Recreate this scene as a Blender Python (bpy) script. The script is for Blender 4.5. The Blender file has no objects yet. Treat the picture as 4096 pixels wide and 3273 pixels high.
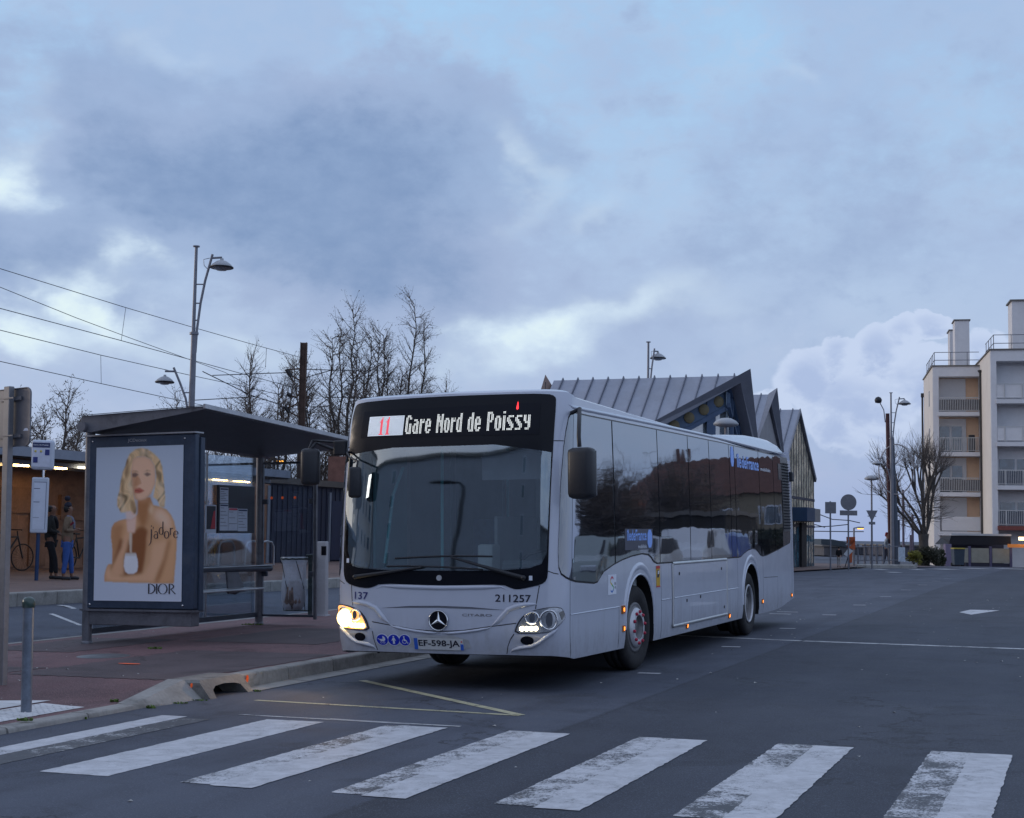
import bpy, bmesh, math, random
from math import sin, cos, pi, radians, atan2, sqrt, hypot
from mathutils import Vector, Matrix, noise
from mathutils.geometry import delaunay_2d_cdt
R = random.Random(7)
scene = bpy.context.scene
C = scene.collection

# ------------------------------------------------------------------ camera
CAM = Vector((6.096, -13.308, 1.553)); YAW, PITCH, ROLL, FPX = -.379, .087, .016, 5756.0
IW, IH = 4096.0, 3273.0
def cam_axes(yaw, pitch, roll):
    f = Vector((sin(yaw)*cos(pitch), cos(yaw)*cos(pitch), sin(pitch)))
    r = Vector((cos(yaw), -sin(yaw), 0)); u = r.cross(f)
    return r*cos(roll)+u*sin(roll), -r*sin(roll)+u*cos(roll), f
def cam_mat(roll):
    r, u, f = cam_axes(YAW, PITCH, roll)
    m = Matrix((( r.x, u.x, -f.x, CAM.x), (r.y, u.y, -f.y, CAM.y), (r.z, u.z, -f.z, CAM.z), (0, 0, 0, 1)))
    return m
cd = bpy.data.cameras.new('camera'); co = bpy.data.objects.new('camera', cd); C.objects.link(co)
co.matrix_world = cam_mat(ROLL)
cd.sensor_fit = 'HORIZONTAL'; cd.sensor_width = 36.0; cd.lens = FPX/IW*36.0
cd.clip_start = .1; cd.clip_end = 5000
scene.camera = co
# the street by the bus has a slight crossfall: NEAR maps its own level frame to the world
NEAR = cam_mat(ROLL) @ cam_mat(-.006).inverted()

# ------------------------------------------------------------------ world
SUN_AZ, SUN_EL = YAW-1.25, radians(5)
world = bpy.data.worlds.new('World'); scene.world = world; world.use_nodes = True
wt = world.node_tree; wt.nodes.clear()
class NT:
    def __init__(s, t): s.t = t
    def n(s, typ, **k):
        o = s.t.nodes.new(typ)
        for a, b in k.items(): setattr(o, a, b)
        return o
    def l(s, a, b): s.t.links.new(a, b)
    def m(s, op, a, b=0.0, c=None, clamp=False):
        o = s.n('ShaderNodeMath', operation=op, use_clamp=clamp)
        for i, v in enumerate((a, b) if c is None else (a, b, c)):
            if isinstance(v, (int, float)): o.inputs[i].default_value = v
            else: s.l(v, o.inputs[i])
        return o.outputs[0]
    def ss(s, v, a, b):
        o = s.n('ShaderNodeMapRange', interpolation_type='SMOOTHSTEP')
        s.l(v, o.inputs[0]); o.inputs[1].default_value = a; o.inputs[2].default_value = b
        return o.outputs[0]
    def mix(s, f, a, b, blend='MIX'):
        o = s.n('ShaderNodeMix', data_type='RGBA', blend_type=blend)
        for i, v in ((0, f), (6, a), (7, b)):
            if isinstance(v, (int, float)): o.inputs[i].default_value = v
            elif isinstance(v, tuple): o.inputs[i].default_value = v if len(v) == 4 else v+(1,)
            else: s.l(v, o.inputs[i])
        return o.outputs[2]
    def noise(s, vec, scale, detail=4, rough=.55, dist=0, lac=2.0):
        o = s.n('ShaderNodeTexNoise'); 
        if vec is not None: s.l(vec, o.inputs['Vector'])
        o.inputs['Scale'].default_value = scale; o.inputs['Detail'].default_value = detail
        o.inputs['Roughness'].default_value = rough; o.inputs['Distortion'].default_value = dist
        o.inputs['Lacunarity'].default_value = lac
        return o
def lin(c): 
    c = c/255.0
    return c/12.92 if c <= .04045 else ((c+.055)/1.055)**2.4
def srgb(r, g, b): return (lin(r), lin(g), lin(b))
T = NT(wt)
out = T.n('ShaderNodeOutputWorld'); bg = T.n('ShaderNodeBackground'); T.l(bg.outputs[0], out.inputs[0])
sky = T.n('ShaderNodeTexSky', sky_type='NISHITA'); sky.sun_disc = False
sky.sun_elevation = SUN_EL; sky.sun_rotation = SUN_AZ
sky.air_density = 1.3; sky.dust_density = 2.0; sky.ozone_density = 2.0
bg.inputs[1].default_value = .1
tc = T.n('ShaderNodeTexCoord'); dvec = tc.outputs['Generated']
sep = T.n('ShaderNodeSeparateXYZ'); T.l(dvec, sep.inputs[0])
dx, dy, dz = sep.outputs
la = T.m('ADD', T.m('MULTIPLY', dx, cos(YAW)), T.m('MULTIPLY', dy, -sin(YAW)))
fo = T.m('ADD', T.m('MULTIPLY', dx, sin(YAW)), T.m('MULTIPLY', dy, cos(YAW)))
az = T.m('MULTIPLY', T.m('ARCTAN2', la, fo), 57.2958)
el = T.m('MULTIPLY', T.m('ARCSINE', dz), 57.2958)
# cloud coordinates: stretched sideways, warped
cv = T.n('ShaderNodeCombineXYZ'); T.l(T.m('MULTIPLY', az, .055), cv.inputs[0]); T.l(T.m('MULTIPLY', el, .085), cv.inputs[1]); T.l(T.m('MULTIPLY', dz, .6), cv.inputs[2])
n1 = T.noise(cv.outputs[0], 1.7, 3, .5)
n2 = T.noise(cv.outputs[0], 5.0, 5, .55, .1)
n3 = T.noise(cv.outputs[0], 12.0, 5, .6, .1)
sc1 = T.n('ShaderNodeSeparateColor'); T.l(n1.outputs['Color'], sc1.inputs[0])
sc2 = T.n('ShaderNodeSeparateColor'); T.l(n2.outputs['Color'], sc2.inputs[0])
def warp(base, a, b, ka, kb):
    return T.m('ADD', base, T.m('ADD', T.m('MULTIPLY', T.m('SUBTRACT', a, .5), ka), T.m('MULTIPLY', T.m('SUBTRACT', b, .5), kb)))
waz = warp(az, sc1.outputs[0], sc2.outputs[0], 9, 5)
wel = warp(el, sc1.outputs[1], sc2.outputs[1], 5, 3)
def blob(px, py, rx, ry, rot=0, a=None, e=None):
    """one bank of cloud, given by where it stands in the sky (azimuth, elevation in degrees)"""
    m = cam_mat(ROLL).to_3x3() @ Vector((px/.5264-IW/2, -(py/.5264-IH/2), -FPX))
    m.normalize()
    A = math.degrees(atan2(m.x*cos(YAW)-m.y*sin(YAW), m.x*sin(YAW)+m.y*cos(YAW))); E_ = math.degrees(math.asin(m.z))
    sx, sy = rx/.5264/FPX*57.3, ry/.5264/FPX*57.3
    xa = T.m('SUBTRACT', a or waz, A); ya = T.m('SUBTRACT', e or wel, E_)
    c, s_ = cos(radians(rot)), sin(radians(rot))
    u = T.m('MULTIPLY', T.m('ADD', T.m('MULTIPLY', xa, c), T.m('MULTIPLY', ya, s_)), 1/sx)
    v = T.m('MULTIPLY', T.m('SUBTRACT', T.m('MULTIPLY', ya, c), T.m('MULTIPLY', xa, s_)), 1/sy)
    d2 = T.m('ADD', T.m('MULTIPLY', u, u), T.m('MULTIPLY', v, v))
    return T.m('POWER', 2.71828, T.m('MULTIPLY', d2, -1))
def bsum(lst):
    acc = None
    for w, *b in lst:
        v = T.m('MULTIPLY', blob(*b), w)
        acc = v if acc is None else T.m('ADD', acc, v)
    return acc
dark = bsum([(1.3, 820, 430, 230, 215, -25), (1.0, 560, 400, 240, 170, 0), (1.0, 260, 300, 230, 150, -15), (1.1, 80, 545, 150, 80, -15), (.55, 620, 560, 220, 90), (.5, 330, 430, 150, 90),
             (.5, 950, 560, 160, 70), (.3, 1750, 520, 420, 150), (.25, 1950, 300, 250, 80), (.3, 1250, 640, 260, 60), (.5, 620, 250, 170, 70), (.4, 1000, 240, 200, 70, -25), (-.35, 470, 60, 300, 60), (-.3, 1250, 60, 300, 60)])
dn = T.m('ADD', dark, T.m('MULTIPLY', T.m('SUBTRACT', n2.outputs[0], .5), 1.0))
dn = T.m('ADD', dn, T.m('MULTIPLY', T.m('SUBTRACT', n3.outputs[0], .5), .75))
light = bsum([(1.3, -20, 370, 80, 75), (.9, 215, 655, 100, 40, -30), (.9, 60, 690, 130, 36, -10), (.7, 250, 560, 60, 40, -40), (.8, 1130, 730, 170, 60, 18), (.6, 1010, 690, 90, 60), (.45, 1300, 640, 210, 60, 22),
              (.2, 1020, 290, 220, 60, -30), (.3, 60, 200, 70, 90), (.5, 500, 760, 300, 60), (.4, 420, 130, 150, 50), (.35, 1250, 430, 60, 60), (.35, 1700, 190, 160, 30, -15), (.4, 1080, 400, 60, 120, 20), (.3, 1500, 620, 200, 40)])
ln = T.m('MULTIPLY', light, T.m('ADD', .0, T.m('MULTIPLY', T.m('ADD', T.m('MULTIPLY', n2.outputs[0], .6), T.m('MULTIPLY', n3.outputs[0], .5)), 1.8)))
K = 10.0
def col(r, g, b): return tuple(x*K for x in srgb(r, g, b))
base = T.mix(T.ss(el, 3, 22), col(174, 188, 214), col(158, 194, 228))
base = T.mix(T.m('MULTIPLY', T.ss(n3.outputs[0], .42, .6), .3), base, col(184, 205, 228))
cloud_c = T.mix(T.ss(el, 3, 20), col(148, 167, 200), col(144, 166, 201))
cloud_c = T.mix(T.m('MULTIPLY', T.ss(sc1.outputs[2], .4, .62), .4), cloud_c, col(158, 171, 202))
c1 = T.mix(T.m('MULTIPLY', T.ss(T.m('ADD', n1.outputs[0], T.m('MULTIPLY', n3.outputs[0], .5)), .5, .9), .7), base, col(157, 176, 209))
c1 = T.mix(T.m('MULTIPLY', T.ss(dn, -.05, .6), .8), c1, cloud_c)
c1 = T.mix(T.m('MULTIPLY', T.ss(dn, .45, 1.7), T.m('ADD', .35, T.m('MULTIPLY', n3.outputs[0], .75))), c1, col(116, 141, 180))
c1 = T.mix(T.m('MULTIPLY', T.ss(ln, .12, 1.0), .85), c1, col(206, 224, 238))
c1 = T.mix(T.m('MULTIPLY', T.ss(ln, .7, 1.35), .7), c1, col(226, 242, 236))
low = T.m('SUBTRACT', 1.0, T.ss(el, -1, 6))
rt = T.ss(az, 2, 14)
c1 = T.mix(T.m('MULTIPLY', T.m('MULTIPLY', low, rt), .8), c1, col(146, 162, 202))
c1 = T.mix(T.m('MULTIPLY', T.m('MULTIPLY', low, T.m('SUBTRACT', 1.0, rt)), .35), c1, col(200, 208, 228))
# cumulus bank over the flats on the right
qn = T.noise(cv.outputs[0], 9.0, 6, .6, .25)
qa = T.m('ADD', az, T.m('MULTIPLY', T.m('SUBTRACT', sc2.outputs[2], .5), 1.5)); qe = T.m('ADD', el, T.m('MULTIPLY', T.m('SUBTRACT', qn.outputs[0], .5), 2.2))
cu = None
for w, *b in [(1.0, 1700, 800, 75, 75), (1.0, 1760, 755, 50, 55), (1.1, 1850, 750, 60, 70), (.9, 1905, 705, 50, 45), (.9, 1960, 690, 60, 35), (1, 1800, 860, 130, 90), (.8, 2060, 745, 70, 60), (.8, 1950, 800, 120, 80), (.8, 1620, 870, 60, 50)]:
    v = T.m('MULTIPLY', blob(*b, a=qa, e=qe), w); cu = v if cu is None else T.m('MAXIMUM', cu, v)
cum = T.ss(cu, .34, .46)
cuc = T.mix(T.ss(T.m('ADD', cu, T.m('MULTIPLY', T.m('SUBTRACT', qn.outputs[0], .5), 1.6)), .42, 1.0), col(188, 202, 228), col(163, 180, 214))
c1 = T.mix(T.m('MULTIPLY', T.m('MULTIPLY', cum, T.ss(el, .5, 5.0)), .9), c1, cuc)
# overhead and behind the camera the unseen sky is toned for ambient light
up_ = T.ss(T.m('ADD', el, T.m('MULTIPLY', T.m('SUBTRACT', n1.outputs[0], .5), 14)), 24, 40)
bh = T.ss(T.m('ABSOLUTE', az), 50, 95)
fill_sky = T.mix(T.ss(n2.outputs[0], .35, .65), col(164, 180, 214), col(188, 200, 226))
c1 = T.mix(T.m('MULTIPLY', T.m('MAXIMUM', up_, T.m('MULTIPLY', bh, .8)), .93), c1, fill_sky)
# the west, out of the picture to the left, is the bright side of the sky
west = T.m('MULTIPLY', T.m('MULTIPLY', T.ss(T.m('MULTIPLY', az, -1), 30, 75), T.m('SUBTRACT', 1.0, T.ss(T.m('MULTIPLY', az, -1), 105, 150))), T.m('SUBTRACT', 1.0, T.ss(el, 6, 34)))
c1 = T.mix(T.m('MULTIPLY', west, .75), c1, tuple(2.3*v for v in col(205, 190, 178)))
T.l(T.mix(.93, sky.outputs[0], c1), bg.inputs[0])

sl = bpy.data.lights.new('sun', 'SUN'); sl.energy = .5; sl.angle = radians(14); sl.color = (1, .86, .72)
so = bpy.data.objects.new('sun', sl); C.objects.link(so)
sd = Vector((sin(SUN_AZ)*cos(SUN_EL*2), cos(SUN_AZ)*cos(SUN_EL*2), sin(SUN_EL*2)))
so.rotation_euler = sd.to_track_quat('Z', 'Y').to_euler(); so.location = (-60, -30, 40)
vs = scene.view_settings; vs.view_transform = 'Standard'; vs.look = 'None'; vs.exposure = .26; vs.gamma = 1
scene.render.film_transparent = False
scene.cycles.max_bounces = 6; scene.cycles.transparent_max_bounces = 12
scene.cycles.sample_clamp_indirect = 3
# ------------------------------------------------------------------ materials
MATS = {}
def mat(name, col=(.5, .5, .5), rough=.6, metal=0, var=.12, vscale=3, bump=0, bscale=60, emit=None, es=0, alpha=1, ior=1.45, coat=0, spec=.5, dirt=None, trans=0, wave=0):
    """procedural material: base colour broken up by two scales of noise"""
    if name in MATS: return MATS[name]
    m = bpy.data.materials.new(name); m.use_nodes = True; t = NT(m.node_tree)
    p = m.node_tree.nodes['Principled BSDF']
    tcn = t.n('ShaderNodeTexCoord'); v = tcn.outputs['Object']
    a = t.noise(v, vscale, 5, .6); b = t.noise(v, vscale*9, 3, .6)
    s = t.m('ADD', t.m('MULTIPLY', a.outputs[0], .65), t.m('MULTIPLY', b.outputs[0], .35))
    f = t.ss(s, .3, .7)
    c0 = tuple(x*(1-var) for x in col[:3]); c1_ = tuple(min(1, x*(1+var)) for x in col[:3])
    colr = t.mix(f, c0, c1_)
    if dirt:
        dc, amt, dsc = dirt
        dnz = t.noise(v, dsc, 6, .65, .4)
        colr = t.mix(t.m('MULTIPLY', t.ss(dnz.outputs[0], .5, .72), amt), colr, dc)
    t.l(colr, p.inputs['Base Color'])
    p.inputs['Roughness'].default_value = rough; p.inputs['Metallic'].default_value = metal
    p.inputs['IOR'].default_value = ior; p.inputs['Coat Weight'].default_value = coat
    p.inputs['Specular IOR Level'].default_value = spec
    if rough > .15:
        t.l(t.m('ADD', rough-.08, t.m('MULTIPLY', b.outputs[0], .16)), p.inputs['Roughness'])
    if alpha < 1: p.inputs['Alpha'].default_value = alpha
    if trans: p.inputs['Transmission Weight'].default_value = trans
    if emit: p.inputs['Emission Color'].default_value = emit+(1,); p.inputs['Emission Strength'].default_value = es
    if bump or wave:
        bn = t.n('ShaderNodeBump'); nz = t.noise(v, bscale, 4, .6)
        bn.inputs['Strength'].default_value = bump or wave; bn.inputs['Distance'].default_value = .01
        t.l(nz.outputs[0], bn.inputs['Height']); t.l(bn.outputs[0], p.inputs['Normal'])
    MATS[name] = m; return m
def glass(name, tint=(.75, .8, .85), refl=1.0, dark=.15):
    """clear sheet glass: mostly see-through, Fresnel reflection, a little grime"""
    if name in MATS: return MATS[name]
    m = bpy.data.materials.new(name); m.use_nodes = True; t = NT(m.node_tree); m.node_tree.nodes.clear()
    o = t.n('ShaderNodeOutputMaterial'); tr = t.n('ShaderNodeBsdfTransparent'); gl = t.n('ShaderNodeBsdfGlossy'); df = t.n('ShaderNodeBsdfDiffuse')
    tr.inputs[0].default_value = tint+(1,); gl.inputs['Roughness'].default_value = .02; gl.inputs[0].default_value = (.9, .95, 1, 1)
    df.inputs[0].default_value = (.12, .13, .15, 1)
    fr = t.n('ShaderNodeFresnel'); fr.inputs[0].default_value = 1.5
    tcn = t.n('ShaderNodeTexCoord'); nz = t.noise(tcn.outputs['Object'], 5, 5, .6)
    m1 = t.n('ShaderNodeMixShader'); m2 = t.n('ShaderNodeMixShader')
    t.l(t.m('MULTIPLY', t.ss(nz.outputs[0], .3, .8), dark), m1.inputs[0]); t.l(tr.outputs[0], m1.inputs[1]); t.l(df.outputs[0], m1.inputs[2])
    t.l(t.m('MULTIPLY', fr.outputs[0], refl, clamp=True), m2.inputs[0]); t.l(m1.outputs[0], m2.inputs[1]); t.l(gl.outputs[0], m2.inputs[2])
    t.l(m2.outputs[0], o.inputs[0]); MATS[name] = m; return m
def tint_glass(name, base, f0, f1, wave=.0, wscale=1.2, tintr=(1, 1, 1)):
    """dark coach glass: mirror-like coating over a dark interior, gently rippled"""
    if name in MATS: return MATS[name]
    m = bpy.data.materials.new(name); m.use_nodes = True; t = NT(m.node_tree); m.node_tree.nodes.clear()
    o = t.n('ShaderNodeOutputMaterial'); gl = t.n('ShaderNodeBsdfGlossy'); df = t.n('ShaderNodeBsdfDiffuse')
    gl.inputs['Roughness'].default_value = .025; gl.inputs[0].default_value = tintr+(1,)
    tcn = t.n('ShaderNodeTexCoord'); nz = t.noise(tcn.outputs['Object'], 2.0, 4, .6)
    t.l(t.mix(t.ss(nz.outputs[0], .35, .7), tuple(x*.6 for x in base), tuple(x*1.4 for x in base)), df.inputs[0])
    lw = t.n('ShaderNodeLayerWeight'); lw.inputs[0].default_value = .35
    if wave:
        bn = t.n('ShaderNodeBump'); w = t.noise(tcn.outputs['Object'], wscale, 2, .5)
        bn.inputs['Strength'].default_value = 1; bn.inputs['Distance'].default_value = wave
        t.l(w.outputs[0], bn.inputs['Height']); t.l(bn.outputs[0], gl.inputs['Normal'])
    ms = t.n('ShaderNodeMixShader')
    t.l(t.m('ADD', f0, t.m('MULTIPLY', lw.outputs['Facing'], f1-f0), clamp=True), ms.inputs[0])
    t.l(df.outputs[0], ms.inputs[1]); t.l(gl.outputs[0], ms.inputs[2]); t.l(ms.outputs[0], o.inputs[0])
    MATS[name] = m; return m
def colour_attr_mat(name, rough=.5):
    m = bpy.data.materials.new(name); m.use_nodes = True; t = NT(m.node_tree)
    p = m.node_tree.nodes['Principled BSDF']; at = t.n('ShaderNodeVertexColor', layer_name='col')
    t.l(at.outputs[0], p.inputs['Base Color']); p.inputs['Roughness'].default_value = rough
    return m
# ------------------------------------------------------------------ mesh building
class MB:
    def __init__(s): s.v = []; s.f = []; s.sm = []
    def add(s, vs, fs, smooth=False):
        n = len(s.v); s.v += [tuple(v) for v in vs]; s.f += [tuple(i+n for i in f) for f in fs]; s.sm += [smooth]*len(fs); return s
    def box(s, x0, x1, y0, y1, z0, z1, M=None, bev=0):
        if bev:
            bm = bmesh.new(); bmesh.ops.create_cube(bm, size=1)
            for v in bm.verts: v.co = Vector(((x0+x1)/2+v.co.x*(x1-x0), (y0+y1)/2+v.co.y*(y1-y0), (z0+z1)/2+v.co.z*(z1-z0)))
            bmesh.ops.bevel(bm, geom=bm.edges[:], offset=bev, segments=2, affect='EDGES', profile=.5)
            bm.verts.index_update()
            vs = [M @ v.co if M else v.co.copy() for v in bm.verts]; s.add(vs, [[v.index for v in f.verts] for f in bm.faces]); bm.free(); return s
        vs = [Vector((x, y, z)) for z in (z0, z1) for y in (y0, y1) for x in (x0, x1)]
        if M: vs = [M @ v for v in vs]
        return s.add(vs, [(0, 2, 3, 1), (4, 5, 7, 6), (0, 1, 5, 4), (2, 6, 7, 3), (0, 4, 6, 2), (1, 3, 7, 5)])
    def tube(s, pts, r, n=8, cap=True, closed=False):
        pts = [Vector(p) for p in pts]; m = len(pts)
        rs = r if isinstance(r, (list, tuple)) else [r]*m
        ring = []; prev = None
        for i, p in enumerate(pts):
            if closed: d = (pts[(i+1) % m]-pts[i-1])
            else: d = (pts[min(i+1, m-1)]-pts[max(i-1, 0)])
            if d.length < 1e-9: d = Vector((0, 0, 1))
            d.normalize()
            if prev is None:
                a = d.cross(Vector((0, 0, 1)));
                if a.length < .05: a = d.cross(Vector((0, 1, 0)))
            else:
                a = prev-d*prev.dot(d)
                if a.length < 1e-5: a = d.orthogonal()
            a.normalize(); b = d.cross(a); prev = a
            ring.append([p+(a*cos(2*pi*k/n)+b*sin(2*pi*k/n))*rs[i] for k in range(n)])
        vs = [v for rg in ring for v in rg]; fs = []
        for i in range(m if closed else m-1):
            j = (i+1) % m
            for k in range(n): fs.append((i*n+k, i*n+(k+1) % n, j*n+(k+1) % n, j*n+k))
        s.add(vs, fs, n > 4)
        if cap and not closed:
            s.add(ring[0], [tuple(reversed(range(n)))]); s.add(ring[-1], [tuple(range(n))])
        return s
    def cyl(s, a, b, r, n=12, r2=None): return s.tube([a, b], [r, r if r2 is None else r2], n)
    def lathe(s, prof, c=(0, 0, 0), n=24, M=None, axis='z'):
        vs = []; k = len(prof)
        for i in range(n):
            a = 2*pi*i/n
            for r, z in prof:
                v = Vector((r*cos(a), r*sin(a), z)) if axis == 'z' else Vector((z, r*cos(a), r*sin(a)))
                vs.append((M @ v if M else v)+Vector(c))
        fs = [(i*k+j, ((i+1) % n)*k+j, ((i+1) % n)*k+j+1, i*k+j+1) for i in range(n) for j in range(k-1)]
        return s.add(vs, fs, True)
    def quad(s, a, b, c, d): return s.add([a, b, c, d], [(0, 1, 2, 3)])
    def poly(s, pts): return s.add(pts, [tuple(range(len(pts)))])
    def prism(s, pts, d, smooth=False):
        """closed outline pts extruded by vector d"""
        d = Vector(d); n = len(pts); p = [Vector(q) for q in pts]; q = [a+d for a in p]
        s.add(p, [tuple(reversed(range(n)))]); s.add(q, [tuple(range(n))])
        return s.add(p+q, [(i, (i+1) % n, n+(i+1) % n, n+i) for i in range(n)], smooth)
    def build(s, name, m, parent=None, loc=(0, 0, 0), shade=None, **tags):
        me = bpy.data.meshes.new(name); me.from_pydata(s.v, [], s.f); 
        me.polygons.foreach_set('use_smooth', s.sm if shade is None else [shade]*len(s.f))
        me.update()
        ms = m if isinstance(m, (list, tuple)) else [m]
        for x in ms: me.materials.append(x)
        o = bpy.data.objects.new(name, me); C.objects.link(o); o.location = loc
        if parent is not None: o.parent = parent
        for k, v in tags.items(): o[k] = v
        return o
def obj(name, me, m, parent=None, **tags):
    o = bpy.data.objects.new(name, me); C.objects.link(o)
    if m is not None: me.materials.append(m)
    if parent is not None: o.parent = parent
    for k, v in tags.items(): o[k] = v
    return o
def thing(name, loc, label, category, rz=0, group=None):
    o = bpy.data.objects.new(name, None); C.objects.link(o); o.location = loc; o.rotation_euler = (0, 0, rz); o.empty_display_size = .1
    o['label'] = label; o['category'] = category
    if group: o['group'] = group
    return o
def struct(o, kind='structure'): o['kind'] = kind; return o
def copy_tree(o, parent=None):
    c = o.copy(); C.objects.link(c); c.parent = parent
    for ch in list(o.children): copy_tree(ch, c)
    return c
NEARLIST = []
def near(o): NEARLIST.append(o); return o
# where things stand: a pixel of the survey photo to a point on a real plane / at a real distance
def ray_n(px, py):
    return (cam_mat(-.006).to_3x3() @ Vector((px-IW/2, -(py-IH/2), -FPX)))/FPX
def ray_g(px, py):
    return (cam_mat(ROLL).to_3x3() @ Vector((px-IW/2, -(py-IH/2), -FPX)))/FPX
def on_z(px, py, z=0, n=True):
    d = ray_n(px, py) if n else ray_g(px, py); return CAM+d*((z-CAM.z)/d.z)
def on_x(px, py, x, n=False):
    d = ray_n(px, py) if n else ray_g(px, py); return CAM+d*((x-CAM.x)/d.x)
def on_y(px, py, y, n=False):
    d = ray_n(px, py) if n else ray_g(px, py); return CAM+d*((y-CAM.y)/d.y)
def at(px, py, depth): return CAM+ray_g(px, py)*depth
def atn(px, py, depth): return CAM+ray_n(px, py)*depth
def sm01(t): t = max(0, min(1, t)); return t*t*(3-2*t)
_p0 = NEAR @ Vector((0, 0, 0)); _nn = (NEAR.to_3x3() @ Vector((0, 0, 1)))
NI = NEAR.inverted()
def depth_of(x, y): return (x-CAM.x)*sin(YAW)+(y-CAM.y)*cos(YAW)
def lat_of(x, y): return (x-CAM.x)*cos(YAW)-(y-CAM.y)*sin(YAW)
def ground(x, y):
    """height of the terrain in the world"""
    zn = _p0.z-(_nn.x*(x-_p0.x)+_nn.y*(y-_p0.y))/_nn.z
    d, l = depth_of(x, y), lat_of(x, y)
    k = max(sm01((d-30)/32), sm01((-7.0-x)/3.4)*sm01((y+30)/20))
    far = .24-.34*sm01((d-76)/18)*sm01((l-5)/15)
    if d < -5: k = max(k, sm01((-d-5)/20))
    if l > 14: k = max(k, sm01((l-14)/15))
    return zn*(1-k)+far*k
def txt_mesh(body, size=1, bold=0, spacing=1.0):
    cu_ = bpy.data.curves.new('t', 'FONT'); cu_.body = body; cu_.size = size; cu_.offset = bold; cu_.space_character = spacing; cu_.resolution_u = 3
    o = bpy.data.objects.new('t', cu_); C.objects.link(o)
    me = bpy.data.meshes.new_from_object(o); bpy.data.objects.remove(o)
    vs = [v.co.copy() for v in me.vertices]; fs = [tuple(p.vertices) for p in me.polygons]
    bpy.data.meshes.remove(me); bpy.data.curves.remove(cu_)
    return vs, fs
def text_fit(body, fn, bold=0, spacing=1.0, keep=None):
    """text stretched to the unit square and mapped by fn(a, b) -> point"""
    vs, fs = txt_mesh(body, 1, bold, spacing)
    x0 = min(v.x for v in vs); x1 = max(v.x for v in vs); y0 = min(v.y for v in vs); y1 = max(v.y for v in vs)
    return MB().add([fn((v.x-x0)/(x1-x0), (v.y-y0)/(y1-y0)) for v in vs], fs)
# ------------------------------------------------------------------ ground, roads, kerbs, paint
def asphalt(name, a, b, seamx=None, patch=None, rough=.78, bump=.35, speck=.12):
    m = bpy.data.materials.new(name); m.use_nodes = True; t = NT(m.node_tree); p = m.node_tree.nodes['Principled BSDF']
    tcn = t.n('ShaderNodeTexCoord'); v = tcn.outputs['Object']
    big = t.noise(v, .35, 6, .62, .6); mid = t.noise(v, 2.2, 6, .65, .3); fine = t.noise(v, 90, 2, .7)
    st = t.n('ShaderNodeMapping'); t.l(v, st.inputs[0]); st.inputs['Scale'].default_value = (1.6, .12, 1)
    trk = t.noise(st.outputs[0], 1.0, 4, .55, .3)
    f = t.m('ADD', t.m('MULTIPLY', big.outputs[0], .45), t.m('ADD', t.m('MULTIPLY', mid.outputs[0], .3), t.m('MULTIPLY', trk.outputs[0], .3)))
    c = t.mix(t.ss(f, .40, .62), a, b)
    if seamx is not None:
        sp = t.n('ShaderNodeSeparateXYZ'); t.l(v, sp.inputs[0])
        e = t.m('ADD', sp.outputs[0], t.m('MULTIPLY', t.m('SUBTRACT', mid.outputs[0], .5), .06))
        e = t.m('SUBTRACT', e, t.m('MULTIPLY', sp.outputs[1], .004))
        c = t.mix(t.m('MULTIPLY', t.ss(e, seamx-.02, seamx+.02), .5), c, tuple(x*.45 for x in a))
        c = t.mix(t.m('MULTIPLY', t.ss(t.m('ABSOLUTE', t.m('SUBTRACT', e, seamx)), .05, .0), .5), c, tuple(x*.3 for x in a))
    # tar patches, drips of oil
    spot = t.noise(v, 1.1, 5, .6, .8)
    c = t.mix(t.m('MULTIPLY', t.ss(spot.outputs[0], .53, .68), .5), c, tuple(x*.45 for x in a))
    c = t.mix(t.m('MULTIPLY', t.ss(fine.outputs[0], .5, .75), speck*4), c, tuple(min(1, x*2.4) for x in b))
    c = t.mix(t.m('MULTIPLY', t.ss(fine.outputs[0], .45, .25), .35), c, tuple(x*.5 for x in a))
    vo = t.n('ShaderNodeTexVoronoi', feature='DISTANCE_TO_EDGE'); t.l(v, vo.inputs['Vector']); vo.inputs['Scale'].default_value = .33
    wp = t.n('ShaderNodeVectorMath', operation='ADD'); t.l(v, wp.inputs[0]); t.l(mid.outputs['Color'], wp.inputs[1]); t.l(wp.outputs[0], vo.inputs['Vector'])
    crk = t.m('MULTIPLY', t.ss(vo.outputs[0], .010, .001), t.ss(big.outputs[0], .48, .54))
    c = t.mix(t.m('MULTIPLY', crk, .7), c, tuple(x*.3 for x in a))
    t.l(c, p.inputs['Base Color'])
    t.l(t.m('ADD', rough-.2, t.m('MULTIPLY', mid.outputs[0], .4)), p.inputs['Roughness'])
    bn = t.n('ShaderNodeBump'); bn.inputs['Strength'].default_value = bump; bn.inputs['Distance'].default_value = .008
    bz = t.noise(v, 160, 3, .7); t.l(t.m('ADD', bz.outputs[0], t.m('MULTIPLY', mid.outputs[0], 2.0)), bn.inputs['Height']); t.l(bn.outputs[0], p.inputs['Normal'])
    MATS[name] = m; return m
ASPH = asphalt('asphalt', (.034, .041, .062), (.074, .086, .116), seamx=2.2)
REDA = asphalt('red_asphalt', (.095, .050, .055), (.165, .092, .095), bump=.4, speck=.2)
REDB = asphalt('platform_asphalt', (.10, .06, .05), (.16, .105, .09), bump=.3, speck=.1)
CONC = mat('kerb_concrete', (.30, .295, .28), .85, var=.22, vscale=2.5, bump=.4, bscale=45, dirt=((.10, .10, .09), .7, 3))
CONCD = mat('worn_concrete', (.2, .195, .185), .85, var=.28, vscale=4, bump=.5, bscale=40, dirt=((.07, .07, .06), .8, 5))
BLACKHOLE = mat('drain_shadow', (.008, .008, .009), .9)

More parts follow.
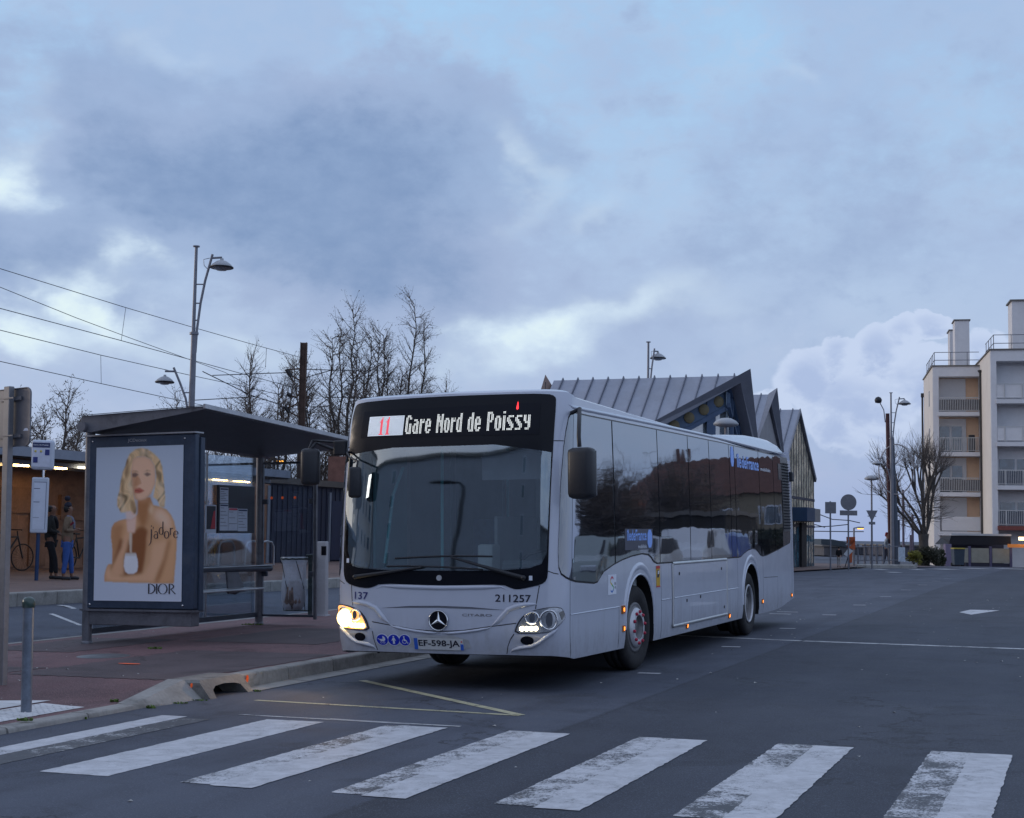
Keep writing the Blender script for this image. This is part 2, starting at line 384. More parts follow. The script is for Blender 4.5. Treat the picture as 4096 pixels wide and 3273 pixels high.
def axis(lo, hi, fine_lo, fine_hi, step):
    a = [fine_lo+i*step for i in range(int((fine_hi-fine_lo)/step)+1)]
    s = step; x = a[-1]
    while x < hi: s *= 1.35; x += s; a.append(x)
    s = step; x = a[0]
    while x > lo: s *= 1.35; x -= s; a.insert(0, x)
    return a
gx = axis(-2500, 2500, -24, 22, .8); gy = axis(-2500, 2500, -30, 110, 1.2)
g = MB(); nx = len(gx)
g.add([(x, y, ground(x, y)) for y in gy for x in gx], [(j*nx+i, j*nx+i+1, (j+1)*nx+i+1, (j+1)*nx+i) for j in range(len(gy)-1) for i in range(nx-1)], True)
struct(g.build('ground', ASPH))

def paint_mat(name, wear, col=(.60, .61, .64), sc=6, wear2=.0):
    """road paint on a thin sheet: worn through to the asphalt in flakes and cracks"""
    m = bpy.data.materials.new(name); m.use_nodes = True; t = NT(m.node_tree); p = m.node_tree.nodes['Principled BSDF']
    tcn = t.n('ShaderNodeTexCoord'); v = tcn.outputs['Object']
    a = t.noise(v, sc, 8, .7, .6); b = t.noise(v, 55, 4, .75); lo_ = t.noise(v, .9, 3, .5)
    f = t.m('ADD', t.m('ADD', t.m('MULTIPLY', a.outputs[0], .5), t.m('MULTIPLY', b.outputs[0], .5)), t.m('MULTIPLY', t.m('SUBTRACT', lo_.outputs[0], .5), .35))
    th = .36+wear*.24
    k = t.ss(f, th-.03, th+.05)
    c = t.mix(t.ss(a.outputs[0], .3, .7), tuple(x*.72 for x in col), col)
    c = t.mix(k, (.06, .064, .074), c)
    wv = t.n('ShaderNodeTexVoronoi', feature='DISTANCE_TO_EDGE'); wp = t.n('ShaderNodeVectorMath', operation='ADD')
    t.l(v, wp.inputs[0]); t.l(a.outputs['Color'], wp.inputs[1]); t.l(wp.outputs[0], wv.inputs['Vector']); wv.inputs['Scale'].default_value = 2.2
    c = t.mix(t.m('MULTIPLY', t.ss(wv.outputs[0], .02, .003), .35+.4*wear), c, (.10, .105, .115))
    t.l(c, p.inputs['Base Color']); p.inputs['Roughness'].default_value = .6
    bn = t.n('ShaderNodeBump'); bn.inputs['Strength'].default_value = .3; bn.inputs['Distance'].default_value = .004; t.l(b.outputs[0], bn.inputs['Height']); t.l(bn.outputs[0], p.inputs['Normal'])
    MATS[name] = m; return m
PNEW = paint_mat('fresh_white_paint', .02); POLD = paint_mat('worn_white_paint', .42); PGONE = paint_mat('faded_white_paint', .82, (.45, .46, .47))
PYEL = paint_mat('faded_yellow_paint', .25, (.55, .52, .34)); PMID = paint_mat('line_paint', .3, (.6, .61, .62))
def lay(mb, poly, lift=.003, seg=1.5):
    """a painted polygon (near-frame metres) draped on the ground"""
    bm = bmesh.new(); f = bm.faces.new([bm.verts.new((x, y, 0)) for x, y in poly])
    xs = [p[0] for p in poly]; ys = [p[1] for p in poly]
    for ax, lo_, hi_ in ((0, min(xs), max(xs)), (1, min(ys), max(ys))):
        k = lo_+seg
        while k < hi_:
            n = (1, 0, 0) if ax == 0 else (0, 1, 0); c_ = (k, 0, 0) if ax == 0 else (0, k, 0)
            bmesh.ops.bisect_plane(bm, geom=bm.verts[:]+bm.edges[:]+bm.faces[:], plane_co=c_, plane_no=n); k += seg
    bm.normal_update()
    for fc in bm.faces:
        if fc.normal.z < 0: fc.normal_flip()
    bm.verts.index_update(); vs = []
    for v in bm.verts:
        w = NEAR @ v.co; vs.append((w.x, w.y, ground(w.x, w.y)+lift))
    mb.add(vs, [[v.index for v in fc.verts] for fc in bm.faces]); bm.free()
def line(mb, a, b, w, lift=.0035):
    a, b = Vector(a), Vector(b); n = Vector((-(b-a).y, (b-a).x)).normalized()*w/2
    lay(mb, [a-n, b-n, b+n, a+n], lift)
def ragged(x0, x1, y0, y1, seed, amp=.006):
    r = random.Random(seed); pts = []
    L = [(x0, y0, x1, y0), (x1, y0, x1, y1), (x1, y1, x0, y1), (x0, y1, x0, y0)]
    for ax, ay, bx, by in L:
        n = max(2, int(hypot(bx-ax, by-ay)/.05))
        for i in range(n):
            t_ = i/n; pts.append((ax+(bx-ax)*t_+r.uniform(-amp, amp)*(1 if ax == bx else .3), ay+(by-ay)*t_+r.uniform(-amp, amp)*(1 if ay == by else .3)))
    return pts
zn_, zo_, zg_ = MB(), MB(), MB()
stripes = [(-1.46, -1.2, -.92, 'g'), (-.44, -.13, .11, 'b'), (.69, .93, 1.24, 'o'), (1.77, 2.0, 2.29, 'o'), (2.84, 3.1, 3.38, 'o'), (3.91, 4.18, 4.46, 'o'), (5.0, 5.27, 5.55, 'o'), (6.1, 6.36, 6.65, 'o'), (7.2, 7.45, 7.75, 'o')]
for i, (a, b, c_, k) in enumerate(stripes):
    if k == 'g':
        lay(zn_, ragged(a, b, -6.3, -2.62, i)); lay(zg_, ragged(b+.0, c_+.02, -6.3, -2.72, i+50))
    elif k == 'b':
        lay(zn_, ragged(a, c_, -5.43, -2.56, i))
    else:
        lay(zo_, ragged(a, b+.02, -5.46, -2.54, i+20), .003); lay(zn_, ragged(b, c_, -5.5, -2.56, i), .0045)
for nm, mb_, mt in (('zebra_paint', zn_, PNEW), ('worn_zebra_paint', zo_, POLD), ('faded_zebra_paint', zg_, PGONE)): struct(mb_.build(nm, mt))
ln_ = MB()
for y in (2.35, 6.32, 10.33, 14.42, 18.32, 22.6, 26.8, 31, 35.2, 39.4):
    line(ln_, (1.36, y), (1.62, y), .11)
line(ln_, (.33, 14.52), (.75, 14.5), .1); line(ln_, (.33, 15.25), (.75, 15.22), .08)
line(ln_, (.05, -2.38), (.85, -2.43), .07)
struct(ln_.build('lane_dashes', PNEW))
l2 = MB(); line(l2, (-3.2, 9.2), (2.2, 7.68), .13); line(l2, (2.24, 7.66), (9.5, 6.3), .15); line(l2, (-.84, -2.36), (1.3, -2.44), .045)
struct(l2.build('transverse_line', PMID))
l3 = MB(); line(l3, (-1.2, .62), (1.5, -1.6), .09); line(l3, (-1.3, -1.36), (1.5, -1.62), .07)
struct(l3.build('bus_bay_line', PYEL))
l4 = MB(); lay(l4, [(3.72, 16.0), (4.0, 15.2), (4.42, 16.9), (3.85, 17.0)]); 
struct(l4.build('direction_arrow', PNEW))
l5 = MB(); 
for (a, b, w) in (((-12.4, 7.4), (-10.1, 6.5), .1), ((-13, 8.5), (-10.3, 7.4), .12), ((-13.4, 10.2), (-11.2, 8.4), .09)):
    pa, pb = [NEAR @ Vector((q[0]+1.4, q[1]-1.2, 0)) for q in (a, b)]
    line(l5, (pa.x, pa.y), (pb.x, pb.y), w)
struct(l5.build('side_lane_line', PMID))
# far crossing marks at the end of the road
l6 = MB()
for (a, b, c_) in ((3990, 4096, 2284), (3860, 3945, 2283), (3745, 3810, 2286), (3650, 3690, 2288), (3505, 3540, 2288), (3560, 3590, 2300)):
    p = on_z(a, c_, .13, False); q = on_z(b, c_+3, .13, False); w = NI @ p; w2 = NI @ q
    line(l6, (w.x, w.y), (w2.x, w2.y), 1.0 if a > 3700 else .5, .012)
struct(l6.build('far_crossing_marks', PNEW))

# island with the bus shelter
def isl(x, y):
    A = 1-sm01((y+2.45)/1.1)
    return .15-.115*A*sm01((x+4.6)/2.5)
m_ = MB(); ix = [-7.2+i*(7.2-2.13)/14 for i in range(15)]; iy = [-14+i*.5 for i in range(20)]+[-4+i*.25 for i in range(20)]+[1+i*2 for i in range(14)]
m_.add([(x, y, isl(x, y)) for y in iy for x in ix], [(j*15+i, j*15+i+1, (j+1)*15+i+1, (j+1)*15+i) for j in range(len(iy)-1) for i in range(14)], True)
near(struct(m_.build('pavement', REDA)))
e_ = MB()
for y in range(-14, 27):
    e_.box(-7.3, -7.2, y, y+.992, -.1, .156, bev=.008)
near(struct(e_.build('island_edge_stones', CONC)))
# patched darker rectangles in the island surface
pt = MB()
for (x0, x1, y0, y1) in ((-4.3, -2.2, -1.3, 1.9), (-6.9, -5.5, 1.2, 3.4), (-6.2, -4.4, -2.2, -.6), (-5.2, -3.2, 3.2, 6.0)):
    poly = ragged(x0, x1, y0, y1, int(x0*10), .04)
    pt.add([(x, y, isl(x, y)+.004) for x, y in poly], [tuple(range(len(poly)))])
near(struct(pt.build('pavement_repair', asphalt('dark_red_asphalt', (.062, .046, .05), (.105, .078, .082), bump=.4))))
# front kerb, stone by stone
k = MB(); r_ = random.Random(3)
def stone(y0, y1, z0, z1, mb=k, wob=.004):
    """kerb stone between y0 and y1, top z0 -> z1"""
    o = r_.uniform(-wob, wob); x0, x1 = -2.13+o, -1.95+o; b = .02
    pr = lambda z: [(x0, -.05), (x0, z), (x1-b, z), (x1-.004, z-b*.5), (x1, z-b), (x1+.012, -.05)]
    A = [(x, y0+.009, max(zz, -.05)) for x, zz in pr(z0)]; Bq = [(x, y1-.009, max(zz, -.05)) for x, zz in pr(z1)]
    n = 6; mb.add(A+Bq, [(i, (i+1) % n, n+(i+1) % n, n+i) for i in range(n)]+[tuple(range(n)), tuple(reversed(range(n, 2*n)))])
y = -14.0
while y < -2.4: stone(y, min(y+1, -2.34), .045, .045); y += 1
y = -.66
while y < 26: stone(y, y+1, .155, .155); y += 1
near(struct(k.build('kerb', CONC)))
kj = MB(); kj.box(-2.12, -1.975, -14, -2.36, -.05, .02); kj.box(-2.12, -1.975, -.66, 26, -.05, .13); near(struct(kj.build('kerb_joint_mortar', mat('dark_mortar', (.035, .034, .032), .9))))
k2 = MB()
A = [(-2.14, -2.34, -.05), (-2.14, -2.34, .05), (-1.97, -2.34, .045), (-1.93, -2.34, -.05)]; Bq = [(-2.24, -1.43, -.05), (-2.24, -1.43, .178), (-2.06, -1.43, .178), (-1.79, -1.43, -.05)]
k2.add(A+Bq, [(0, 1, 5, 4), (1, 2, 6, 5), (2, 3, 7, 6), (3, 0, 4, 7), (3, 2, 1, 0), (4, 5, 6, 7)])
near(struct(k2.build('kerb_ramp_stone', CONC)))
k3 = MB()   # gully hood with its opening
yy0, yy1 = -1.425, -.665
arch = [(-1.33, -.02), (-1.30, .075), (-1.22, .105), (-1.05, .115), (-.88, .105), (-.80, .085), (-.75, -.02)]
front = [(yy0, -.02), (yy0, .15), (yy0+.03, .172), (yy1-.03, .172), (yy1, .15), (yy1, -.02)]
outl = front[:] + list(reversed(arch))
fx = lambda z: -1.74-.16*max(0, z)/.17
vv = [(fx(z), y, z) for y, z in outl]
tris = delaunay_2d_cdt([Vector((y, z)) for y, z in outl], [(i, (i+1) % len(outl)) for i in range(len(outl))], [], 1, 1e-6)
k3.add([(fx(v.y), v.x, v.y) for v in tris[0]], [tuple(f) for f in tris[2]])
k3.add([(fx(z), y, z) for y, z in front]+[(-2.26, y, z if z > 0 else -.02) for y, z in front], [(i, i+1, 6+i+1, 6+i) for i in range(5)])
k3.add([(fx(z), y, z) for y, z in arch]+[(fx(z)-.3, y, z) for y, z in arch], [(i, i+1, 7+i+1, 7+i) for i in range(6)])
ho = near(k3.build('gully_hood', CONCD, label='dark concrete storm drain hood with an open mouth set into the kerb', category='drain'))
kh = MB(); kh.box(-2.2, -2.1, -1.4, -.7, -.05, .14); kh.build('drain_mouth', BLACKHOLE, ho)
rp = MB()
def blobp(mb, c, rx, ry, ax, seed, n=14):
    r = random.Random(seed); pts = []
    for i in range(n):
        a = 2*pi*i/n; q = r.uniform(.75, 1.1); u, w = rx*cos(a)*q, ry*sin(a)*q
        pts.append((c[0]+(u if ax != 'x' else 0), c[1]+(w if ax == 'z' else u if ax == 'x' else 0), c[2]+(0 if ax == 'z' else w)))
    mb.add(pts, [tuple(range(n))])
ORANGE = mat('orange_survey_paint', (.85, .12, .03), .6, var=.2, emit=(1, .15, .03), es=.12)
blobp(rp, (-3.75, .02, .163), .16, .045, 'z', 4); blobp(rp, (-1.93, -.5, .1), .028, .04, 'x', 5); blobp(rp, (-1.95, -1.46, .13), .02, .025, 'x', 6)
near(struct(rp.build('survey_paint_marks', ORANGE)))
gt = MB(); y = -.64
while y < 26: gt.add([(-1.95, y+.01, .016), (-1.7, y+.01, .006), (-1.7, y+.99, .006), (-1.95, y+.99, .016)], [(0, 1, 2, 3)]); y += 1
near(struct(gt.build('gutter', CONC)))
# tactile slab at the crossing
WHT = mat('white_slab', (.6, .61, .62), .7, var=.12, vscale=5, bump=.3, bscale=50, dirt=((.3, .3, .3), .5, 4))
tp = MB(); tz = lambda x, y: isl(x, y)+.006
for (x0, x1, y0, y1) in ((-2.75, -2.28, -6.5, -2.62),): tp.add([(x, y, tz(x, y)) for x, y in ragged(x0, x1, y0, y1, 9, .006)], [tuple(range(len(ragged(x0, x1, y0, y1, 9, .006))))])
near(struct(tp.build('crossing_threshold', WHT)))
td = MB(); x = -2.7
while x < -2.32:
    y = -6.4
    while y < -2.7:
        td.lathe([(.0, .006), (.009, .006), (.013, .0)], (x, y, tz(x, y)+.001), 6); y += .075
    x += .075
near(struct(td.build('tactile_studs', WHT)))
bs = [(-2.57, -2.86), (-3.4, -6.5), (-4.0, -6.5), (-2.95, -2.5)]
tp2 = MB(); 
for s_ in (0, 1):
    xo = -.1-.5*s_
tp2.add([(x, y, isl(x, y)+.007) for x, y in ((-2.8, -2.45), (-2.8, -6.5), (-3.3, -6.5), (-3.25, -2.9))], [(0, 3, 2, 1)])
near(struct(tp2.build('white_guide_strip', WHT)))
# far platform on the left, its kerb
pf = MB(); pf.add([(-10.6, -30, .445), (-10.6, 62, .445), (-60, 62, .445), (-60, -30, .445)], [(0, 1, 2, 3)]); struct(pf.build('platform_pavement', REDB))
kf = MB(); y = -25
while y < 60: kf.box(-10.6, -10.35, y, y+.992, .1, .46, bev=.02); y += 1
struct(kf.build('platform_kerb', CONC))
# weeds in the gutter and litter
def tuft(c, r, n, h, seed, name='weed', m=None):
    q = random.Random(seed); b = MB()
    for i in range(n):
        a = q.uniform(0, 2*pi); d = r*sqrt(q.random()); x, y = c[0]+d*cos(a)*1.6, c[1]+d*sin(a); hh = h*q.uniform(.4, 1); le = q.uniform(0, 2*pi); w = q.uniform(.004, .01)
        t_ = Vector((cos(le), sin(le), 0)); s_ = Vector((-sin(le), cos(le), 0))*w; p0 = Vector((x, y, c[2]))
        p1_ = p0+t_*hh*.3+Vector((0, 0, hh*.7)); p2_ = p0+t_*hh*.9+Vector((0, 0, hh*.75))
        b.add([p0-s_, p0+s_, p1_+s_*.8, p1_-s_*.8, p2_], [(0, 1, 2, 3), (3, 2, 4)])
    return b
WEED = mat('weed_green', (.10, .17, .03), .7, var=.5, vscale=20)
gb = MB()
for (x, y, z, r, n, h, s) in ((-4.85, 2.0, .15, .06, 60, .035, 1), (-1.88, -2.2, 0, .03, 40, .04, 2), (-2.25, -2.25, .05, .03, 30, .035, 3), (-1.95, -3.05, 0, .02, 20, .03, 4), (-1.85, -1.8, 0, .05, 40, .02, 6), (-1.8, -1.55, 0, .05, 30, .02, 7), (-2.04, -3.68, .06, .045, 70, .03, 5), (-1.7, -.68, 0, .02, 30, .03, 8), (-6.3, 6.6, .15, .12, 90, .03, 9)):
    q = tuft((x, y, z), r, n, h, s); gb.add(q.v, q.f)
near(gb.build('weeds', WEED, kind='stuff'))
lb = MB(); q = random.Random(11)
for i in range(260):
    x, y = q.uniform(-7, 9), q.uniform(-7, 24); s = q.uniform(.008, .022)
    if -1.3 < x < 1.3 and 0 < y < 12.2: continue
    z = isl(x, y)+.004 if x < -2.1 else .003
    if -2.2 < x < -1.65: continue
    a = q.uniform(0, pi); c1__, s1__ = cos(a)*s, sin(a)*s
    lb.add([(x-c1__, y-s1__, z), (x+s1__, y-c1__, z+s*.3), (x+c1__, y+s1__, z+.001), (x-s1__, y+c1__*.7, z+s*.5)], [(0, 1, 2, 3)])
near(lb.build('litter', mat('pale_litter', (.5, .5, .48), .8, var=.4), kind='stuff'))
mh = MB(); mh.lathe([(.0, .012), (.24, .012), (.25, .004), (.3, .004), (.31, .0)], (-4.75, .85, .152), 28)
near(mh.build('manhole_cover', mat('iron_cover', (.16, .17, .18), .5, metal=.5, var=.2), label='round iron manhole cover in the red pavement near the orange paint mark', category='manhole cover'))
# ------------------------------------------------------------------ the bus
def ltab(tab, v):
    if v <= tab[0][0]: return tab[0][1]
    for (a, fa), (b, fb) in zip(tab, tab[1:]):
        if v <= b: return fa+(fb-fa)*(v-a)/(b-a)
    return tab[-1][1]
ZY = [(.28, .10), (.36, .04), (.50, .0), (.70, .0), (.95, .01), (1.10, .02), (1.4, .035), (2.0, .09), (2.5, .16), (2.8, .22), (2.95, .27), (3.05, .34)]
ZW = [(.28, 1.26), (.40, 1.278), (.7, 1.285), (1.2, 1.285), (1.7, 1.285), (2.3, 1.275), (2.8, 1.262), (2.95, 1.25), (3.05, 1.235)]
BD, BN = .45, 4.2
def sltab(tab, v): return (ltab(tab, v-.16)+ltab(tab, v-.08)+ltab(tab, v)+ltab(tab, v+.08)+ltab(tab, v+.16))/5
def body_pt(u, z):
    s = 1 if u >= 0 else -1; a = abs(u); w = ltab(ZW, z); y0 = sltab(ZY, z)
    if a <= 1.5:
        th = a/1.5*pi/2; c, sn = max(cos(th), 1e-9), sin(th); r = (c**BN+sn**BN)**(-1/BN); x = sn*r; yy = (1-c*r)*BD
    else: x = 1; yy = BD+(a-1.5)
    return Vector((s*w*x, yy+y0*(1-sm01((yy-.05)/1.2)), z))
def body_n(u, z):
    e = .004; n = (body_pt(u+e, z)-body_pt(u-e, z)).cross(body_pt(u, z+e)-body_pt(u, z-e)); n.normalize(); return n
def on_body(u, z, off=0): return body_pt(u, z)+body_n(u, z)*off
def densify(poly, su=.12, sz=.12, closed=True):
    out = []; n = len(poly)
    for i in range(n if closed else n-1):
        a, b = poly[i], poly[(i+1) % n]; du = abs(b[0]-a[0])/(su if max(abs(a[0]), abs(b[0])) < 1.8 else .5)
        k = max(1, int(math.ceil(max(du, abs(b[1]-a[1])/sz))))
        for j in range(k): out.append((a[0]+(b[0]-a[0])*j/k, a[1]+(b[1]-a[1])*j/k))
    if not closed: out.append(poly[-1])
    return out
def smooth_poly(poly, it=1):
    for _ in range(it):
        o = []; n = len(poly)
        for i in range(n):
            a, b = poly[i], poly[(i+1) % n]; o += [(a[0]*.75+b[0]*.25, a[1]*.75+b[1]*.25), (a[0]*.25+b[0]*.75, a[1]*.25+b[1]*.75)]
        poly = o
    return poly
def inpoly(x, y, P):
    c = False; n = len(P)
    for i in range(n):
        (x0, y0), (x1, y1) = P[i][:2], P[(i+1) % n][:2]
        if (y0 > y) != (y1 > y) and x < (x1-x0)*(y-y0)/(y1-y0)+x0: c = not c
    return c
def patch(poly, off=.004, thick=.012, su=.1, sz=.15, mb=None, fn=on_body, hole=None):
    """sheet following the body between the given outline, with a rim of its own thickness"""
    ar = sum(poly[i][0]*poly[(i+1) % len(poly)][1]-poly[(i+1) % len(poly)][0]*poly[i][1] for i in range(len(poly)))
    if ar < 0: poly = poly[::-1]
    b = densify(poly, su, sz); nb = len(b)
    H_ = densify(hole, su, sz) if hole else []
    u0, u1 = min(p[0] for p in b), max(p[0] for p in b); z0, z1 = min(p[1] for p in b), max(p[1] for p in b)
    pts = [Vector(p) for p in b]; u = u0+su/2; us_ = []
    while u < u1:
        us_.append(u); u += su if abs(u) < 1.75 else .45
    zs_ = []; z = z0+sz/2
    while z < z1: zs_.append(z); z += sz
    for u in us_:
        for z in zs_:
            if all(abs(u-p[0])+abs(z-p[1]) > su*.25 for p in b+H_): pts.append(Vector((u, z)))
    n0 = len(pts); pts += [Vector(q) for q in H_]; nh = len(H_)
    r = delaunay_2d_cdt(pts, [(i, (i+1) % nb) for i in range(nb)]+[(n0+i, n0+(i+1) % nh) for i in range(nh)], [], 1, 1e-6)
    if hole:
        keep = [f for f in r[2] if not inpoly(sum(r[0][i].x for i in f)/len(f), sum(r[0][i].y for i in f)/len(f), H_)]; r = (r[0], r[1], keep)
    mb = mb or MB()
    if hole and thick: mb.add([fn(p[0], p[1], off) for p in H_]+[fn(p[0], p[1], off-.03) for p in H_], [(i, (i+1) % nh, nh+(i+1) % nh, nh+i) for i in range(nh)])
    mb.add([fn(v.x, v.y, off) for v in r[0]], [tuple(f) for f in r[2]], True)
    if thick: mb.add([fn(p[0], p[1], off) for p in b]+[fn(p[0], p[1], off-thick) for p in b], [(i, nb+i, nb+(i+1) % nb, (i+1) % nb) for i in range(nb)])
    return mb
def ribbon(line_, w, off=.006, mb=None, h=None, fn=on_body, taper=True, seg=.05):
    """raised rib or seam along a path on the body"""
    l = densify(line_, seg, seg, False); pts = [fn(a, b, off) for a, b in l]; ns = []
    n = len(pts); mb = mb or MB(); h = h if h is not None else w*.35
    vs = []
    for i, p in enumerate(pts):
        d = (pts[min(i+1, n-1)]-pts[max(i-1, 0)]).normalized()
        nn = (fn(l[i][0], l[i][1], off+.01)-p).normalized(); s = d.cross(nn)
        k = min(1, i/(n*.18)+.12, (n-1-i)/(n*.18)+.12) if taper else 1
        for a in range(5):
            t_ = (a-2)/2; vs.append(p+s*(t_*w/2*k)+nn*(h*(1-t_*t_)*k-.002))
    mb.add(vs, [(i*5+a, i*5+a+1, (i+1)*5+a+1, (i+1)*5+a) for i in range(n-1) for a in range(4)], True)
    return mb

PAINT = mat('white_bus_paint', (.53, .565, .66), .20, var=.03, vscale=.5, coat=.5)
def _grime(m):
    t = NT(m.node_tree); p_ = m.node_tree.nodes['Principled BSDF']; src = p_.inputs['Base Color'].links[0].from_socket
    tcn = t.n('ShaderNodeTexCoord'); sp = t.n('ShaderNodeSeparateXYZ'); t.l(tcn.outputs['Object'], sp.inputs[0])
    mp = t.n('ShaderNodeMapping'); t.l(tcn.outputs['Object'], mp.inputs[0]); mp.inputs['Scale'].default_value = (5, 5, .7)
    st_ = t.noise(mp.outputs[0], 1.5, 5, .65, .3); sp2 = t.noise(tcn.outputs['Object'], 14, 5, .7, .2)
    low_ = t.ss(t.m('ADD', sp.outputs[2], t.m('MULTIPLY', t.m('SUBTRACT', st_.outputs[0], .5), .9)), .75, .25)
    c_ = t.mix(t.m('MULTIPLY', low_, t.m('MULTIPLY', sp2.outputs[0], .75)), src, (.27, .26, .26))
    c_ = t.mix(t.m('MULTIPLY', t.ss(st_.outputs[0], .56, .75), .18), c_, (.36, .37, .40))
    t.l(c_, p_.inputs['Base Color'])
_grime(PAINT)
DARKP = mat('dark_underbody', (.012, .012, .014), .8)
SEAM = mat('panel_gap', (.03, .03, .035), .8)
BLK = mat('black_plastic', (.022, .024, .030), .45, var=.15)
BLKG = mat('gloss_black_panel', (.006, .007, .012), .22, var=.1, spec=.22)
def screen_glass(name, f0, f1, tint):
    m = bpy.data.materials.new(name); m.use_nodes = True; t = NT(m.node_tree); m.node_tree.nodes.clear()
    o = t.n('ShaderNodeOutputMaterial'); tr = t.n('ShaderNodeBsdfTransparent'); gl = t.n('ShaderNodeBsdfGlossy'); tr.inputs[0].default_value = tint+(1,)
    gl.inputs['Roughness'].default_value = .03; gl.inputs[0].default_value = (.80, .92, 1, 1)
    lw = t.n('ShaderNodeLayerWeight'); lw.inputs[0].default_value = .35; tcn = t.n('ShaderNodeTexCoord'); w = t.noise(tcn.outputs['Object'], .6, 2, .5)
    bn = t.n('ShaderNodeBump'); bn.inputs['Strength'].default_value = 1; bn.inputs['Distance'].default_value = .006; t.l(w.outputs[0], bn.inputs['Height']); t.l(bn.outputs[0], gl.inputs['Normal'])
    ms = t.n('ShaderNodeMixShader'); t.l(t.m('ADD', f0, t.m('MULTIPLY', lw.outputs['Facing'], f1-f0), clamp=True), ms.inputs[0]); t.l(tr.outputs[0], ms.inputs[1]); t.l(gl.outputs[0], ms.inputs[2]); t.l(ms.outputs[0], o.inputs[0])
    return m
WSG = screen_glass('windscreen_glass', .29, .5, (.88, .97, .98))
SDG = tint_glass('tinted_side_glass', (.012, .014, .02), .20, .66, wave=.0035, wscale=1.0, tintr=(.86, .92, 1))
CHR = mat('chrome', (.75, .76, .78), .12, metal=1, var=.05)
SILV = mat('silver_lamp_bowl', (.55, .58, .62), .22, metal=.9, var=.25, vscale=20)
RUB = mat('tyre_rubber', (.020, .020, .023), .85, var=.25, vscale=8, bump=.3, bscale=80, dirt=((.05, .05, .05), .5, 6))
RIMG = mat('grey_wheel_rim', (.17, .17, .18), .5, metal=.4, var=.2, vscale=6)
RIMW = mat('pale_wheel_ring', (.55, .56, .6), .4, metal=.3, var=.15)
REDN = mat('red_wheel_nut_caps', (.45, .02, .06), .4)
AMB = mat('amber_lamp', (.8, .18, .01), .3, emit=(1, .28, .03), es=2.2)
AMBO = mat('amber_lens', (.45, .14, .02), .25, var=.2)
DRLM = mat('daylight_lamp', (1, .95, .8), .3, emit=(1, .86, .55), es=9)
HEADM = mat('lit_headlamp', (1, .85, .6), .3, emit=(1, .66, .20), es=4.5)
LEDW = mat('white_leds', (.9, .95, 1), .4, emit=(.92, .95, .90), es=1.0)
LEDR = mat('red_leds', (1, .1, .1), .4, emit=(1, .10, .16), es=1.1)
bus = near(thing('city_bus', (0, 0, 0), 'white city bus pulled up beside the shelter, showing line 11 above its windscreen', 'bus'))

def shrink_(p, k):
    cx = sum(a for a, b in p)/len(p); cz = sum(b for a, b in p)/len(p); return [(cx+(a-cx)*k, cz+(b-cz)*k) for a, b in p]
WH = [(2.72, .49), (8.62, .49)]        # wheel centres (y, z)
def arch_line(uc, r=.60, zb=.29, top=1.09):
    pts = []
    for i in range(17):
        a = pi*i/16; u = uc-r*cos(a)*.93; z = .49+(top-.49)*sin(a)**.8
        pts.append((u, z))
    return [(pts[0][0]-.02, zb)]+pts+[(pts[-1][0]+.02, zb)]
def yu(y): return y-BD+1.5
A1, A2 = arch_line(yu(WH[0][0])), arch_line(yu(WH[1][0]))
UE = 13.1
lower_r = [(0, .36), (.5, .365), (.8, .36), (1.1, .335), (1.4, .31)]+A1+[(4.7, .29)]+A2+[(11.4, .29), (12.0, .31), (12.9, .40), (UE, .42)]
ztop = lambda u: 3.012-.012*abs(u)-.045*sm01((abs(u)-.9)/.6)
upper = [(u, ztop(u)) for u in (UE, 11, 9, 7, 5, 3, 2, 1.6, 1.4, 1.2, 1.0, .8, .5, .2)]
half = lower_r+upper
full = [(-a, b) for a, b in reversed(lower_r[1:])]+lower_r+upper+[(-a, b) for a, b in reversed(upper)]
WSH = smooth_poly([(-.82, 2.44), (.785, 2.44), (.78, 2.1), (.765, 1.64), (.76, 1.29), (.6, 1.215), (0, 1.205), (-.6, 1.215), (-.79, 1.29), (-.80, 1.7), (-.815, 2.2)])
WS_BIG = shrink_(WSH, 1.012)
bd = patch(full, 0, .0, su=.075, sz=.13, hole=WS_BIG)
# roof: cambered skin spanning side to side, closing ring by ring
rim = densify([(u, ztop(u)) for u in (-UE, -11, -9, -7, -5, -3, -2, -1.6, -1.4, -1.2, -1.0, -.8, -.5, 0, .5, .8, 1.0, 1.2, 1.4, 1.6, 2, 3, 5, 7, 9, 11, UE)], .07, .2, False)
rings = []
for k_, (ins, up) in enumerate(((0, 0), (.035, .018), (.09, .030), (.3, .042), (.7, .052), (1.1, .056))):
    rg = []
    for u, z in rim:
        p = body_pt(u, z); cx = p.x*(1-ins/1.25); yy = p.y+(ins*.9 if abs(u) < 1.3 else 0)*min(1, max(0, (1.6-abs(u))/.8))
        rg.append(Vector((cx, min(max(yy, p.y), 12.05), z+up)))
    rings.append(rg)
nr = len(rim); bd.add([v for rg in rings for v in rg], [(a*nr+i, a*nr+i+1, (a+1)*nr+i+1, (a+1)*nr+i) for a in range(5) for i in range(nr-1)], True)
# rear wall
rw = [body_pt(UE, z) for z in (.42, .8, 1.2, 1.7, 2.3, 2.8, 2.97)]
bd.add([v for v in rw]+[Vector((-v.x, v.y, v.z)) for v in rw], [(i, 7+i, 8+i, i+1) for i in range(6)])
bd.build('body', PAINT, bus)
